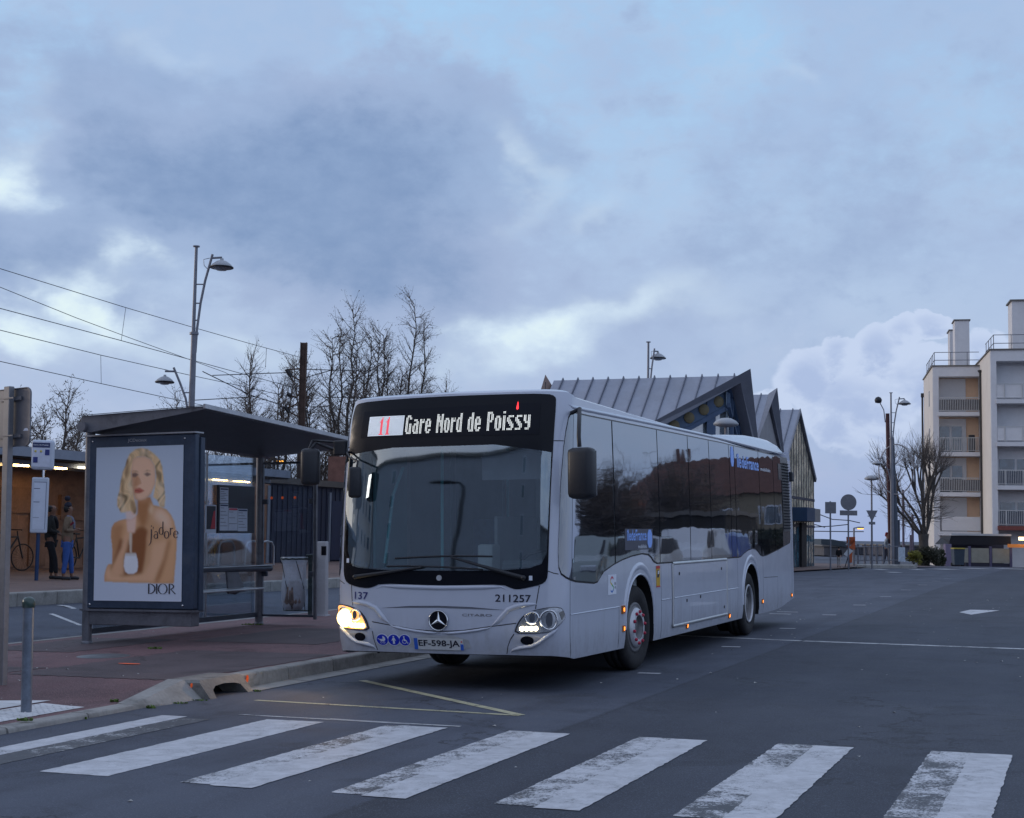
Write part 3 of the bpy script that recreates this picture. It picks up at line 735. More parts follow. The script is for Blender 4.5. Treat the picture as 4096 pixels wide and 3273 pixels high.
# dark belly, wheel wells
ub = MB(); ub.box(-1.2, 1.2, .25, 1.9, .34, .6); ub.box(-1.2, 1.2, 3.55, 7.8, .31, .6); ub.box(-1.2, 1.2, 9.5, 11.9, .34, .7); ub.box(-.6, .6, 1.9, 9.5, .36, .9)
for sgn in (1, -1):
    for A in (A1, A2):
        o_ = [on_body(sgn*u, z, -.002) for u, z in A]; i_ = [Vector((p.x-sgn*.55, p.y, p.z)) for p in o_]; n = len(o_)
        ub.add(o_+i_, [(i, i+1, n+i+1, n+i) for i in range(n-1)]); ub.add(i_, [tuple(range(n))])
ub.build('underbody', DARKP, bus)
# windscreen + destination glass
ws = smooth_poly([(-.885, 2.88), (-.87, 2.935), (-.80, 2.965), (-.4, 2.985), (0, 2.99), (.4, 2.985), (.74, 2.975), (.81, 2.95), (.825, 2.90), (.815, 2.5), (.80, 2.1), (.79, 1.64), (.785, 1.2), (.775, 1.10), (.73, 1.06), (.64, 1.03), (.57, 1.01), (.53, 1.02), (.47, 1.06), (.2, 1.05), (0, 1.045), (-.2, 1.05), (-.47, 1.06), (-.53, 1.02), (-.57, 1.01), (-.65, 1.02), (-.76, 1.06), (-.80, 1.12), (-.82, 1.2), (-.83, 1.7), (-.84, 2.2), (-.86, 2.6)])
patch(ws, .006, .012, mb=None, hole=WSH).build('windscreen_surround', BLKG, bus)
wg = patch(smooth_poly([(-.83, 2.46), (.795, 2.46), (.79, 2.1), (.775, 1.64), (.77, 1.28), (.6, 1.2), (0, 1.19), (-.6, 1.2), (-.80, 1.28), (-.81, 1.7), (-.825, 2.2)]), .011, .006).build('windscreen', WSG, bus)
dd = patch([(-.70, 2.58), (.69, 2.55), (.69, 2.88), (-.70, 2.86)], .010, .004); ddo = dd.build('destination_display', mat('display_window', (.004, .005, .011), .2, var=.1, spec=.2), bus)
patch([(-.65, 2.30), (-.64, 2.3), (-.6, 2.3), (-.6, 2.31)], .012, .001)
# LED lettering
GL = {
'G': "01110|11011|11000|11000|11011|11011|11011|11011|01111", 'a': "00000|00000|01110|00011|01111|11011|11011|11011|01111".replace('|00000|', '|00000|', 1),
'r': "0000|0000|1101|1111|1100|1100|1100|1100|1100", 'e': "00000|00000|01110|11011|11011|11111|11000|11011|01110",
'N': "110011|111011|111011|111111|110111|110111|110011|110011|110011", 'o': "00000|00000|01110|11011|11011|11011|11011|11011|01110",
'd': "00011|00011|01111|11011|11011|11011|11011|11011|01111", 'P': "11110|11011|11011|11011|11110|11000|11000|11000|11000",
'i': "11|00|11|11|11|11|11|11|11", 's': "00000|00000|01111|11000|11100|01110|00111|00011|11110", 'y': "00000|00000|11011|11011|11011|01111|00011|00011|01110", ' ': "000|000|000|000|000|000|000|000|000"}
cols = []
for ch in 'Gare Nord de Poissy':
    rows = GL[ch].split('|')
    for x in range(len(rows[0])): cols.append([rows[y][x] == '1' for y in range(9)])
    cols.append([False]*9)
led = MB(); nC = len(cols); U0, U1 = -.345, .635
for i, c_ in enumerate(cols):
    for y in range(9):
        if c_[y]:
            for sub in (0, 1):
                u = U0+(U1-U0)*(i+.5)/nC; z = 2.795-.196*(y*2+sub+.5)/18+.006*(i/nC); a, b = (U1-U0)/nC*.33, .196/18*.27
                led.add([on_body(u-a, z-b, .0125), on_body(u+a, z-b, .0125), on_body(u+a, z+b, .0125), on_body(u-a, z+b, .0125)], [(0, 1, 2, 3)])
led.build('destination_lettering', LEDW, ddo)
blk = MB(); r11 = {11: MB(), 17: MB()}
one = ["0010", "0110", "1110", "0110", "0110", "0110", "0110", "0110", "0110", "0110", "1111"]
for i in range(34):
    for j in range(19):
        u = -.635+.275*(i+.5)/34; z = 2.798-.208*(j+.5)/19; red = None
        for ox in (11, 17):
            cc, rr = i-ox, int((j-1)/17*11) if 1 <= j <= 17 else -1
            if 0 <= cc < 4 and 0 <= rr < 11 and one[rr][cc] == '1': red = ox
        a, b = .275/34*.42, .208/19*.34
        (r11[red] if red else blk).add([on_body(u-a, z-b, .0125), on_body(u+a, z-b, .0125), on_body(u+a, z+b, .0125), on_body(u-a, z+b, .0125)], [(0, 1, 2, 3)])
blk.build('line_number_panel', mat('dim_white_leds', (.9, .95, 1), .4, emit=(.75, .85, 1), es=.6), ddo); [q_.build('line_digit', LEDR, ddo) for q_ in r11.values()]
tl = patch(smooth_poly([(.522, 2.815), (.54, 2.815), (.536, 2.87), (.531, 2.905), (.528, 2.87)]), .013, .002); tl.build('red_signal_strip', mat('red_strip', (1, .05, .04), .3, emit=(1, .03, .04), es=1.6), ddo)

# side glazing, pane by pane, both sides
def clipu(poly, lo_, hi_):
    for s_, v in ((1, lo_), (-1, hi_)):
        o = []; n = len(poly)
        for i in range(n):
            a, b = poly[i], poly[(i+1) % n]; ia, ib = s_*(a[0]-v) >= 0, s_*(b[0]-v) >= 0
            if ia: o.append(a)
            if ia != ib: t_ = (v-a[0])/(b[0]-a[0]); o.append((v, a[1]+(b[1]-a[1])*t_))
        poly = o
    return poly
band = [(1.14, 2.80), (1.04, 2.74), (.985, 2.6), (.95, 2.44), (.915, 2.10), (.90, 1.7), (.89, 1.35), (.90, 1.22), (.94, 1.15), (1.04, 1.115), (1.2, 1.09), (1.76, 1.055), (2.1, 1.035), (2.22, 1.045), (2.31, 1.09), (2.44, 1.15), (2.78, 1.215), (3.1, 1.26), (3.46, 1.295), (3.86, 1.315), (4.1, 1.30), (4.22, 1.27), (4.33, 1.215), (4.48, 1.19), (5.34, 1.19), (8.0, 1.19), (8.85, 1.19), (9.0, 1.20), (9.2, 1.245), (9.5, 1.29), (9.8, 1.31), (10.02, 1.295), (10.2, 1.25), (10.36, 1.20), (10.55, 1.18), (10.9, 1.195), (11.86, 1.28), (12.8, 1.375), (12.86, 1.45), (12.86, 2.78), (12.82, 2.855), (7.94, 2.855), (4.6, 2.825), (2, 2.80)]
def mirror(p): return [(-a, b) for a, b in p][::-1]
for sg in (1, -1):
    bp = band if sg > 0 else mirror(band)
    patch(bp, .003, .012).build('window_band', BLKG, bus)
    cuts = [(.0, 1.23), (1.25, 2.80), (2.84, 4.585), (4.615, 6.035), (6.065, 7.165), (7.195, 8.37), (8.40, 8.70), (8.73, 10.40), (10.43, 11.52), (11.55, 12.18)]
    for a, b in cuts:
        pl = clipu(band, a, b); q = [(min(max(u, a+.0), b), z) for u, z in pl]
        cu_ = sum(p[0] for p in q)/len(q)
        q2 = [(u, z+(.018 if z < 2 else -.018)) for u, z in q]
        (patch(q2 if sg > 0 else mirror(q2), .008, .004)).build('side_window', SDG, bus)
patch([(12.25, 1.58), (12.84, 1.58), (12.84, 2.74), (12.25, 2.74)], .009, .004).build('louvre_backing', BLK, bus)
lv = MB(); z = 1.62
while z < 2.72:
    p = [on_body(u, z, .012) for u in (12.3, 12.8)]; q = [on_body(u, z+.022, .034) for u in (12.3, 12.8)]
    lv.add([p[0], p[1], q[1], q[0], q[0]-Vector((.02, 0, 0)), q[1]-Vector((.02, 0, 0))], [(0, 1, 2, 3), (3, 2, 5, 4)]); z += .05
lv.build('engine_louvre', BLK, bus)
hw = patch([(11.95, 2.45), (12.22, 2.45), (12.22, 2.72), (11.95, 2.72)], .012, .004); hw.build('side_route_display', BLKG, bus)
# white trim ribs and panel gaps
rb = MB()
ribbon([(1.02, 2.87), (1.2, 2.845), (2, 2.85), (4.6, 2.88), (8, 2.905), (12.9, 2.905)], .045, .002, rb, .014)
for sg in (1, -1):
    f_ = lambda L: [(sg*a, b) for a, b in L]
    ribbon(f_([(.70, .868), (.62, .862), (.56, .845), (.505, .81), (.475, .76), (.44, .70), (.40, .655)]), .05, .002, rb, .022, seg=.02)
    ribbon(f_([(.40, .645), (.37, .625), (.30, .605), (.2, .585), (.1, .572), (0, .568)]), .028, .002, rb, .018, seg=.02)
    ribbon(f_([(.515, .385), (.53, .415), (.59, .44), (.66, .455), (.71, .49), (.77, .545), (.84, .595), (.9, .63)]), .045, .002, rb, .026, seg=.02)
ribbon([(-.5, 1.005), (-.46, 1.035), (-.2, 1.025), (0, 1.02), (.2, 1.025), (.46, 1.035), (.5, 1.005)], .05, .002, rb, .018)
ribbon([(1.22, .755), (2.96, .755)], .014, .002, rb, .008, taper=False); ribbon([(4.66, .755), (5.1, .755)], .014, .002, rb, .008, taper=False); ribbon([(8.1, .75), (8.75, .75)], .014, .002, rb, .008, taper=False)
for A in (A1, A2):
    c0 = (A[1][0]+A[-2][0])/2
    L = [(c0+(u-c0)*1.10, .49+(z-.49)*1.16) for u, z in A[1:-1]]
    ribbon(L, .09, .0, rb, .016)
    ribbon(A[1:-1], .02, .002, rb, .012, taper=False)
rb.build('body_ribs', PAINT, bus)
sm_ = MB()
sg_ = [[(.715, 1.05), (.70, .93), (.688, .82)], [(.545, .575), (.52, .52), (.50, .45), (.49, .375)], [(-.53, .67), (-.40, .64), (-.21, .60), (0, .585), (.19, .60), (.37, .64), (.56, .68)],
       [(-.71, 1.05), (-.70, .90), (-.69, .83)], [(-.53, .575), (-.52, .47), (-.505, .38)], [(.785, 1.19), (.84, 1.17), (.90, 1.16)], [(1.2, 1.085), (1.2, .33)], [(4.66, 1.18), (4.66, .30)], [(2.96, .755), (2.96, .31)], [(8.76, 1.18), (8.76, .31)], [(10.55, 1.17), (10.55, .30)], [(10.6, .85), (11.7, .83), (11.7, .32)],
       [(.80, 2.49), (.86, 2.49), (.95, 2.49)], [(-.84, 2.49), (-.9, 2.49), (-1.1, 2.49)], [(-.98, 1.09), (-.85, 1.07), (-.8, 1.05)], [(-1.02, .92), (-.92, .93), (-.91, .75), (-1.02, .74)], [(12.95, 2.4), (12.95, .5)], [(2.84, 1.22), (2.84, 1.22)]]
for L in sg_[:-1]: ribbon(L, .009, .002, None, .001, taper=False).build('panel_gap', SEAM, bus)
sl2 = [[(-.45, .815), (-.25, .828), (-.01, .832), (.25, .826), (.48, .812)]]
patch([(-.46, .812), (-.25, .836), (-.01, .842), (.25, .834), (.49, .808), (.25, .815), (-.01, .822), (-.25, .819)], .003, .002, su=.05).build('grille_slot', mat('slot_grey', (.12, .13, .16), .6), bus)
# service hatch framed in aluminium
HF = mat('aluminium_trim', (.55, .56, .57), .35, metal=.7, var=.12)
ht = bd_ = patch([(5.2, .43), (8.0, .43), (8.0, 1.165), (5.2, 1.165)], .012, .012); hto = ht.build('service_hatch', PAINT, bus)
hf = MB()
for L in ([(5.16, .41), (8.04, .41)], [(8.04, .41), (8.04, 1.18)], [(8.04, 1.18), (5.16, 1.18)], [(5.16, 1.18), (5.16, .41)]): ribbon(L, .045, .010, hf, .012, taper=False)
hf.build('hatch_frame', HF, hto)
hl = MB(); ribbon([(5.2, .757), (8.0, .757)], .014, .012, hl, .008, taper=False); ribbon([(6.55, .45), (6.55, 1.14)], .006, .012, hl, .001, taper=False); hl.build('hatch_line', PAINT, hto)
for u, z in ((5.45, 1.05), (7.7, 1.06), (5.8, .70), (7.85, .52), (6.5, .72)): patch(smooth_poly([(u-.025, z-.02), (u+.025, z-.02), (u+.025, z+.02), (u-.025, z+.02)]), .016, .004).build('hatch_latch', SEAM, hto)
# badge, plate, numbers, stickers
def disc(u0, z0, r, off, th=.004, n=28, ku=1.30): return patch([(u0+r*cos(2*pi*i/n)/ku, z0+r*sin(2*pi*i/n)) for i in range(n)], off, th, su=.04, sz=.04)
bo = disc(-.01, .695, .098, .012, .014).build('badge', BLKG, bus)
rg = MB(); ribbon([(-.01+.098*cos(a*pi/20)/1.3, .695+.098*sin(a*pi/20)) for a in range(41)], .014, .014, rg, .01, taper=False, seg=.02); rg.build('badge_ring', CHR, bo)
st = MB()
for k_ in range(3):
    a = pi/2+k_*2*pi/3; tip = (cos(a)*.094, sin(a)*.094)
    for s_ in (-1, 1):
        b = a+s_*pi/3; mid_ = (cos(b)*.019, sin(b)*.019); P = lambda q, o: on_body(-.01+q[0]/1.3, .695+q[1], o)
        tri = [P((0, 0), .026), P(tip, .015), P(mid_, .014)]; st.add(tri if s_ < 0 else tri[::-1], [(0, 1, 2)])
st.build('star', CHR, bo)
disc(-.01, 1.12, .028, .012, .02).build('wiper_cap', mat('grey_cap', (.42, .43, .46), .4), bus)
patch(smooth_poly([(-.225, .545), (.215, .545), (.25, .39), (-.27, .39)]), .003, .002, su=.05).build('plate_recess', mat('shaded_recess', (.45, .46, .48), .5), bus)
PLW = mat('plate_white', (.62, .63, .63), .45, var=.06)
po = patch([(-.213, .405), (.187, .405), (.187, .518), (-.213, .518)], .014, .006, su=.05).build('number_plate', PLW, bus)
BLU = mat('plate_blue', (.03, .12, .55), .45)
patch([(-.213, .405), (-.185, .405), (-.185, .518), (-.213, .518)], .0165, .002, su=.02).build('plate_band', BLU, po); patch([(.163, .405), (.187, .405), (.187, .465), (.163, .465)], .0165, .002, su=.02).build('plate_band', BLU, po)
disc(.174, .49, .008, .017, .002, 10).build('plate_mark', mat('plate_red', (.6, .03, .04), .5), po)
INK = mat('black_lettering', (.012, .013, .03), .5)
def body_text(s, u0, u1, z0, z1, off, m, parent, name, bold=.0, tilt=0, spacing=1.0):
    return text_fit(s, lambda a, b: on_body(u0+(u1-u0)*a, z0+(z1-z0)*b+tilt*a, off), bold, spacing).build(name, m, parent)
body_text('EF-598-JA', -.178, .158, .422, .502, .0175, INK, po, 'plate_lettering', .018)
NAVY = mat('navy_numerals', (.02, .025, .16), .5)
body_text('137', -.672, -.562, .898, .973, .0035, NAVY, bus, 'fleet_number', .012, -.004)
body_text('211257', .42, .655, .888, .962, .0035, INK, bus, 'fleet_number', .012, -.004)
body_text('CITARO', .18, .40, .742, .766, .004, mat('grey_lettering', (.2, .2, .22), .4, metal=.4), bus, 'model_lettering', .01)
SB = mat('sticker_blue', (.01, .03, .50), .4); SW = mat('sticker_white', (.72, .76, .85), .45)
def pic(sid, kind, u0, z0):
    s0 = disc(u0, z0, .062, .0045, .002).build('round_sticker', SW, bus); disc(u0, z0, .054, .007, .001).build('sticker_field', SB, s0)
    m_ = MB(); P = lambda x, y: (u0+x*.05/1.3, z0+y*.05)
    def q(pts): patch([P(*p) for p in pts], .009, .001, su=.03, sz=.03, mb=m_)
    def rr(cx, cy, r, w=None):
        if w is None: q([(cx+r*cos(i*pi/7), cy+r*sin(i*pi/7)) for i in range(14)])
        else: ribbon([P(cx+r*cos(i*pi/8), cy+r*sin(i*pi/8)) for i in range(17)], w*.05, .009, m_, .001, taper=False, seg=.01)
    if kind == 0:
        q([(-.6, .15), (.1, .15), (.1, .75), (.45, .6), (.62, .15), (.55, -.1), (.3, -.28), (-.2, -.28), (-.45, -.1)]); q([(-.85, .3), (-.6, .2), (-.6, .1), (-.8, .15)]); rr(-.22, -.55, .17, .08); rr(.3, -.55, .17, .08)
    elif kind == 1:
        rr(0, .66, .15); q([(-.17, .45), (.17, .45), (.42, -.1), (.3, -.16), (.17, .12), (.2, -.8), (.04, -.8), (0, -.25), (-.04, -.8), (-.2, -.8), (-.17, .12), (-.3, -.16), (-.42, -.1)])
    else:
        rr(-.12, .66, .14); q([(-.22, .45), (.02, .45), (.05, .05), (.35, .02), (.55, -.5), (.68, -.45), (.7, -.58), (.5, -.66), (.25, -.14), (-.2, -.12)]); rr(-.1, -.25, .42, .1)
    m_.build('pictogram', SW, s0)
for k_, u in enumerate((-.458, -.372, -.288)): pic(k_, k_, u, .49)
patch([(-.765, 1.27), (-.735, 1.27), (-.735, 1.315), (-.765, 1.315)], .014, .001, su=.03).build('window_sticker', SW, bus); patch([(.642, 1.10), (.665, 1.10), (.665, 1.145), (.642, 1.145)], .014, .001, su=.03).build('window_sticker', SW, bus)
# S-shaped sticker, yellow warning sticker
so_ = patch([(2.57, .90), (2.86, .90), (2.87, 1.115), (2.58, 1.115)], .003, .001, su=.1).build('route_sticker', SW, bus)
RAIN = [(.55, .02, .05), (.5, .1, .02), (.55, .4, .02), (.05, .35, .1), (.02, .15, .5), (.25, .03, .4)]
Sp = [(2.76, 1.07), (2.71, 1.09), (2.66, 1.06), (2.66, 1.03), (2.71, 1.005), (2.76, .98), (2.76, .95), (2.71, .925), (2.66, .945)]
for k_ in range(4):
    m_ = MB(); ribbon(Sp[k_*2:k_*2+3], .02, .005, m_, .001, taper=False, seg=.02); m_.build('sticker_stroke', mat('stroke_%s' % ('red', 'yellow', 'green', 'blue')[k_], (RAIN[0], RAIN[2], RAIN[3], RAIN[4])[k_], .5), so_)
body_text('SEINE', 2.79, 2.85, 1.0, 1.03, .005, INK, so_, 'sticker_lettering'); body_text('AVAL', 2.79, 2.85, .96, .99, .005, INK, so_, 'sticker_lettering')
yo = patch([(4.44, .915), (4.60, .915), (4.60, 1.17), (4.44, 1.17)], .003, .001, su=.1).build('warning_sticker', mat('warning_yellow', (.65, .38, .01), .5), bus)
patch([(4.44, 1.135), (4.60, 1.135), (4.60, 1.17), (4.44, 1.17)], .005, .001).build('warning_band', mat('warning_red', (.55, .03, .03), .5), yo); patch([(4.44, .915), (4.60, .915), (4.60, .93), (4.44, .93)], .005, .001).build('warning_band', MATS['warning_red'], yo)
patch([(4.47, 1.03), (4.55, 1.03), (4.58, 1.08), (4.55, 1.12), (4.49, 1.12)], .005, .001).build('warning_figure', INK, yo); patch([(4.49, 1.07), (4.55, 1.07), (4.56, 1.11), (4.50, 1.11)], .007, .001).build('warning_figure', SW, yo)
# blue lettering on the side glass
IDF = mat('pale_blue_lettering', (.10, .22, .62), .4, emit=(.25, .45, 1), es=.12); IDP = mat('lettering_backing', (.045, .05, .085), .35)
lo = patch([(3.18, 1.37), (4.28, 1.37), (4.28, 1.61), (3.18, 1.61)], .010, .001).build('window_advert', IDP, bus)
body_text('îledeFrance', 3.24, 4.02, 1.475, 1.60, .013, IDF, lo, 'advert_lettering', .02); body_text('mobilités', 3.68, 4.02, 1.385, 1.43, .013, SW, lo, 'advert_lettering', .01)
patch(smooth_poly([(4.06, 1.39), (4.25, 1.39), (4.25, 1.60), (4.06, 1.60)]), .013, .001).build('advert_emblem', IDF, lo)
lo = patch([(8.46, 2.50), (10.42, 2.50), (10.42, 2.80), (8.46, 2.80)], .010, .001)
lo2 = thing('x', (0, 0, 0), 'x', 'x'); bpy.data.objects.remove(lo2)
a_ = body_text('île', 8.86, 9.16, 2.53, 2.74, .0125, IDF, bus, 'side_lettering', .02); body_text('deFrance', 9.2, 10.4, 2.53, 2.72, .0125, IDF, a_, 'side_lettering', .02)
patch(smooth_poly([(8.48, 2.53), (8.68, 2.53), (8.68, 2.82), (8.48, 2.82)]), .0125, .001).build('side_emblem', IDF, a_)
body_text('mobilités', 10.53, 11.3, 2.545, 2.60, .0125, SW, a_, 'side_lettering', .01)
# lamps
GLC = mat('lamp_cover_rim', (.03, .032, .04), .3)
HL = smooth_poly([(.545, .58), (.56, .66), (.59, .735), (.63, .785), (.69, .815), (.77, .835), (.86, .842), (.95, .83), (1.0, .79), (1.035, .735), (.97, .695), (.91, .655), (.84, .61), (.78, .588), (.66, .58)])
def shrink(p, k): 
    cx = sum(a for a, b in p)/len(p); cz = sum(b for a, b in p)/len(p); return [(cx+(a-cx)*k, cz+(b-cz)*k) for a, b in p]
for sg in (1, -1):
    h = HL if sg > 0 else mirror(HL); f_ = lambda L: L if sg > 0 else mirror(L)
    ho_ = patch(h, .004, .006, su=.05, sz=.05).build('headlight', GLC, bus)
    patch(shrink(h, .945), .009, .004, su=.05, sz=.05).build('headlight_bowl', SILV, ho_)
    for (cu_, cz_, rr_) in ((.80, .715, .092), (.665, .735, .055)):
        L = [(sg*(cu_+rr_*cos(i*pi/12)/1.2), cz_+rr_*sin(i*pi/12)) for i in range(25)]
        m_ = MB(); ribbon(L, .02, .013, m_, .012, taper=False, seg=.02); m_.build('lamp_ring', CHR, ho_)
        dk = patch(f_([(cu_+rr_*.42*cos(i*pi/8)/1.2, cz_+rr_*.8*sin(i*pi/8)) for i in range(16)]), .014, .002, su=.03, sz=.03); dk.build('projector', mat('projector_glass', (.08, .09, .11), .1, coat=1), ho_)
    for (cu_) in (.93,):
        patch(f_([(cu_-.02, .78), (cu_+.03, .80), (cu_+.07, .76), (cu_+.02, .71)]), .014, .002, su=.03, sz=.03).build('side_reflector', mat('grey_lens', (.2, .2, .2), .2), ho_)
    dm = MB()
    for i in range(4):
        c_ = on_body(sg*(.597+i*.031), .628+.001*i, .016); dm.lathe([(.0, .022), (.012, .018), (.021, .008), (.024, -.008)], c_, 10, Matrix.Rotation(pi/2, 3, 'X') @ Matrix.Rotation(0, 3, 'Z'))
    dm.build('daylight_strip', DRLM, ho_)
    if sg < 0:
        hm = MB(); c_ = on_body(-.755, .70, .03)
        hm.lathe([(.0, .035), (.05, .03), (.085, .012), (.095, -.012)], c_, 20, Matrix.Rotation(pi/2, 3, 'X')); hm.build('lit_lamp', HEADM, ho_); hm = MB(); hm.lathe([(.0, .042), (.03, .038), (.05, .034)], c_, 16, Matrix.Rotation(pi/2, 3, 'X')); hm.build('lamp_core', mat('lamp_core_glow', (1, .9, .7), .3, emit=(1, .9, .6), es=20), ho_)
        patch(shrink(h, .90), .0105, .002, su=.05, sz=.05).build('painted_glow', mat('painted_glow_orange', (1, .5, .2), .3, emit=(1, .40, .10), es=1.1), ho_)  # self-glowing sheet over the bowl, imitating the lamp's orange halo
        hm = MB(); c_ = on_body(-.80, .635, .012); hm.lathe([(.0, .02), (.02, .016), (.03, .0)], c_, 10, Matrix.Rotation(pi/2, 3, 'X')); hm.build('lit_lamp', DRLM, ho_)
    fg = patch([(sg*(.63+.045*cos(i*pi/10)), .512+.043*sin(i*pi/10)) for i in range(20)][::sg], .004, .004, su=.03, sz=.03).build('fog_lamp', BLKG, bus)
    patch(f_(smooth_poly([(.63, .545), (.69, .55), (.735, .535), (.70, .51), (.66, .50)])), .0025, .002, su=.03, sz=.03).build('lamp_scoop', mat('scoop_grey', (.35, .35, .38), .5), fg)
for (u, z, s_) in ((3.09, .72, .045),): 
    t_ = patch([(u-s_, z-.045), (u+s_, z-.045), (u+s_, z+.045), (u-s_, z+.045)], .02, .02); t_.build('side_indicator', AMBO, bus)
    patch([(u-.02, z-.02), (u+.02, z-.02), (u+.02, z+.02), (u-.02, z+.02)], .022, .002).build('side_indicator_bulb', AMB, bus)
for (u, z) in ((3.12, .51), (5.86, .375), (8.2, .375), (10.46, .48), (12.86, .48)):
    o_ = patch([(u-.035, z-.035), (u+.035, z-.035), (u+.035, z+.035), (u-.035, z+.035)], .014, .014).build('marker_light', AMBO, bus)
    patch([(u-.012, z-.02), (u+.018, z-.02), (u+.018, z+.02), (u-.012, z+.02)], .017, .003).build('marker_bulb', AMB, o_)
# wheels
def tyre_prof(R_=.48, w=.29):
    return [(.285, -w/2+.03), (.33, -w/2), (.42, -w/2-.006), (.46, -w/2+.01), (R_-.006, -w/2+.03), (R_, -w/2+.06), (R_, -.05), (R_-.012, -.045), (R_-.012, -.035), (R_, -.03), (R_, .03), (R_-.012, .035), (R_-.012, .045), (R_, .05), (R_, w/2-.06), (R_-.006, w/2-.03), (.46, w/2-.01), (.42, w/2+.006), (.33, w/2), (.285, w/2-.03)]
def wheel(x, y, out_, front, steer=0):
    w = bpy.data.objects.new('wheel', None); C.objects.link(w); w.parent = bus; w.location = (x, y, .484); w.rotation_euler = (0, 0, steer); w.empty_display_size = .1
    M = Matrix.Scale(out_, 3, Vector((1, 0, 0)))
    t_ = MB().lathe(tyre_prof(), (0, 0, 0), 48, M, 'x'); t_.build('tyre', RUB, w)
    if front: pr = [(.29, .10), (.285, .125), (.26, .13), (.235, .118), (.225, .135), (.20, .162), (.15, .17), (.13, .16), (.125, .12), (.10, .125), (.0, .13)]
    else: pr = [(.29, .13), (.283, .145), (.265, .14), (.25, .06), (.22, .015), (.17, .01), (.15, .05), (.12, .09), (.09, .105), (.0, .11)]
    MB().lathe(pr, (0, 0, 0), 40, M, 'x').build('rim', RIMG, w)
    MB().lathe([(.225, .136), (.205, .164), (.155, .173), (.14, .171)] if front else [(.288, .142), (.27, .152), (.262, .138), (.262, .10)], (0, 0, 0), 40, M, 'x').build('rim_ring', RIMW, w)
    for i in range(10):
        nt = MB()
        a = 2*pi*i/10+.2; r = .178 if front else .165; z_ = .168 if front else .02
        nt.lathe([(.019, 0), (.019, .016), (.012, .026), (0, .028)], tuple(M @ Vector((z_, r*cos(a), r*sin(a)))), 8, M, 'x'); nt.build('wheel_nut', REDN if front else RIMG, w)
    return w
for sg in (1, -1):
    wheel(sg*1.10, WH[0][0], sg, True, radians(-3)); wheel(sg*1.10, WH[1][0], sg, False)
ax = MB(); ax.cyl((-1, WH[0][0], .48), (1, WH[0][0], .48), .07); ax.cyl((-1, WH[1][0], .48), (1, WH[1][0], .48), .09)
for sg in (1, -1): ax.cyl((sg*.8, WH[1][0], .48), (sg*.98, WH[1][0], .48), .42, 24)
ax.build('axles', DARKP, bus)
# mirrors
def mirror_unit(arm, c, s, parent, rz=0, rx=0, lean=0):
    mo = bpy.data.objects.new('mirror', None); C.objects.link(mo); mo.parent = parent; mo.location = c; mo.rotation_euler = (rx, 0, rz); mo.empty_display_size = .1
    m_ = MB(); m_.box(-s[0]/2, s[0]/2, -s[1]/2, s[1]/2, -s[2]/2, s[2]/2, bev=min(s[:2])*.3); m_.build('mirror_shell', BLK, mo, shade=True)
    m2_ = MB(); m2_.box(-s[0]/2+.02, s[0]/2-.02, s[1]/2, s[1]/2+.004, -s[2]/2+.03, s[2]/2-.03); m2_.build('mirror_glass', mat('mirror_face', (.3, .33, .36), .05, metal=1), mo)
    return mo
m1_ = MB()
mr = mirror_unit(None, on_x(2328, 1893, 1.52, True), (.27, .17, .50), bus, radians(-12))
am = MB(); q0 = on_body(1.12, 2.78, .01); q1 = mr.location+Vector((-.03, .02, .26))
am.tube([q0, q0+Vector((.12, -.10, .03)), q1+Vector((0, -.02, .10)), q1], .022, 8); am.build('mirror_arm', BLK, bus)
ml = mirror_unit(None, atn(1242, 1868, 15.3), (.20, .15, .39), bus, radians(20))
am = MB(); q0 = on_body(-1.02, 2.47, .0); q1 = ml.location+Vector((.0, .0, .19))
am.tube([q0, q0+Vector((-.14, -.02, .0)), q0+Vector((-.34, -.02, .07)), q1+Vector((.06, 0, .06)), q1], .016, 8)
am.tube([q0+Vector((0, 0, .07)), q0+Vector((-.30, -.02, .10)), q1+Vector((.02, 0, .09)), q1+Vector((-.02, 0, 0))], .012, 8)
am.box(q0.x-.15, q0.x+.0, q0.y-.05, q0.y+.04, q0.z-.06, q0.z+.10, bev=.015)
am.build('mirror_arm', BLK, bus)
mi = mirror_unit(None, atn(1420, 1930, 14.92), (.135, .10, .32), bus, radians(25))
am = MB(); q0 = on_body(-.86, 2.44, .01); q1 = mi.location+Vector((.02, 0, .16))
am.tube([q0, q0+Vector((.03, -.09, -.02)), q0+Vector((.10, -.16, -.07)), q1+Vector((.01, 0, .06)), q1], .011, 8)
am.tube([q0, q0+Vector((.0, -.06, -.12)), q0+Vector((.05, -.10, -.10)), q0+Vector((.05, -.12, -.04))], .009, 8)
am.build('mirror_arm', BLK, bus)
# wipers
def wiper(piv, elb, b0, b1):
    w = MB(); P = [on_body(*piv, .03), on_body(*elb, .055)]; w.tube([P[0], P[0]*.5+P[1]*.5+Vector((0, -.015, 0)), P[1]], [.024, .018, .010], 6)
    w.lathe([(.0, .03), (.022, .026), (.026, 0)], P[0], 10, Matrix.Rotation(pi/2, 3, 'X'))
    n = 12; w.tube([on_body(b0[0]+(b1[0]-b0[0])*i/n, b0[1]+(b1[1]-b0[1])*i/n+.012*sin(pi*i/n), .026) for i in range(n+1)], .011, 6)
    w.build('wiper', BLK, bus)
wiper((.61, 1.125), (.10, 1.325), (-.36, 1.315), (.40, 1.335)); wiper((-.655, 1.125), (-.14, 1.225), (-.42, 1.235), (.33, 1.205))
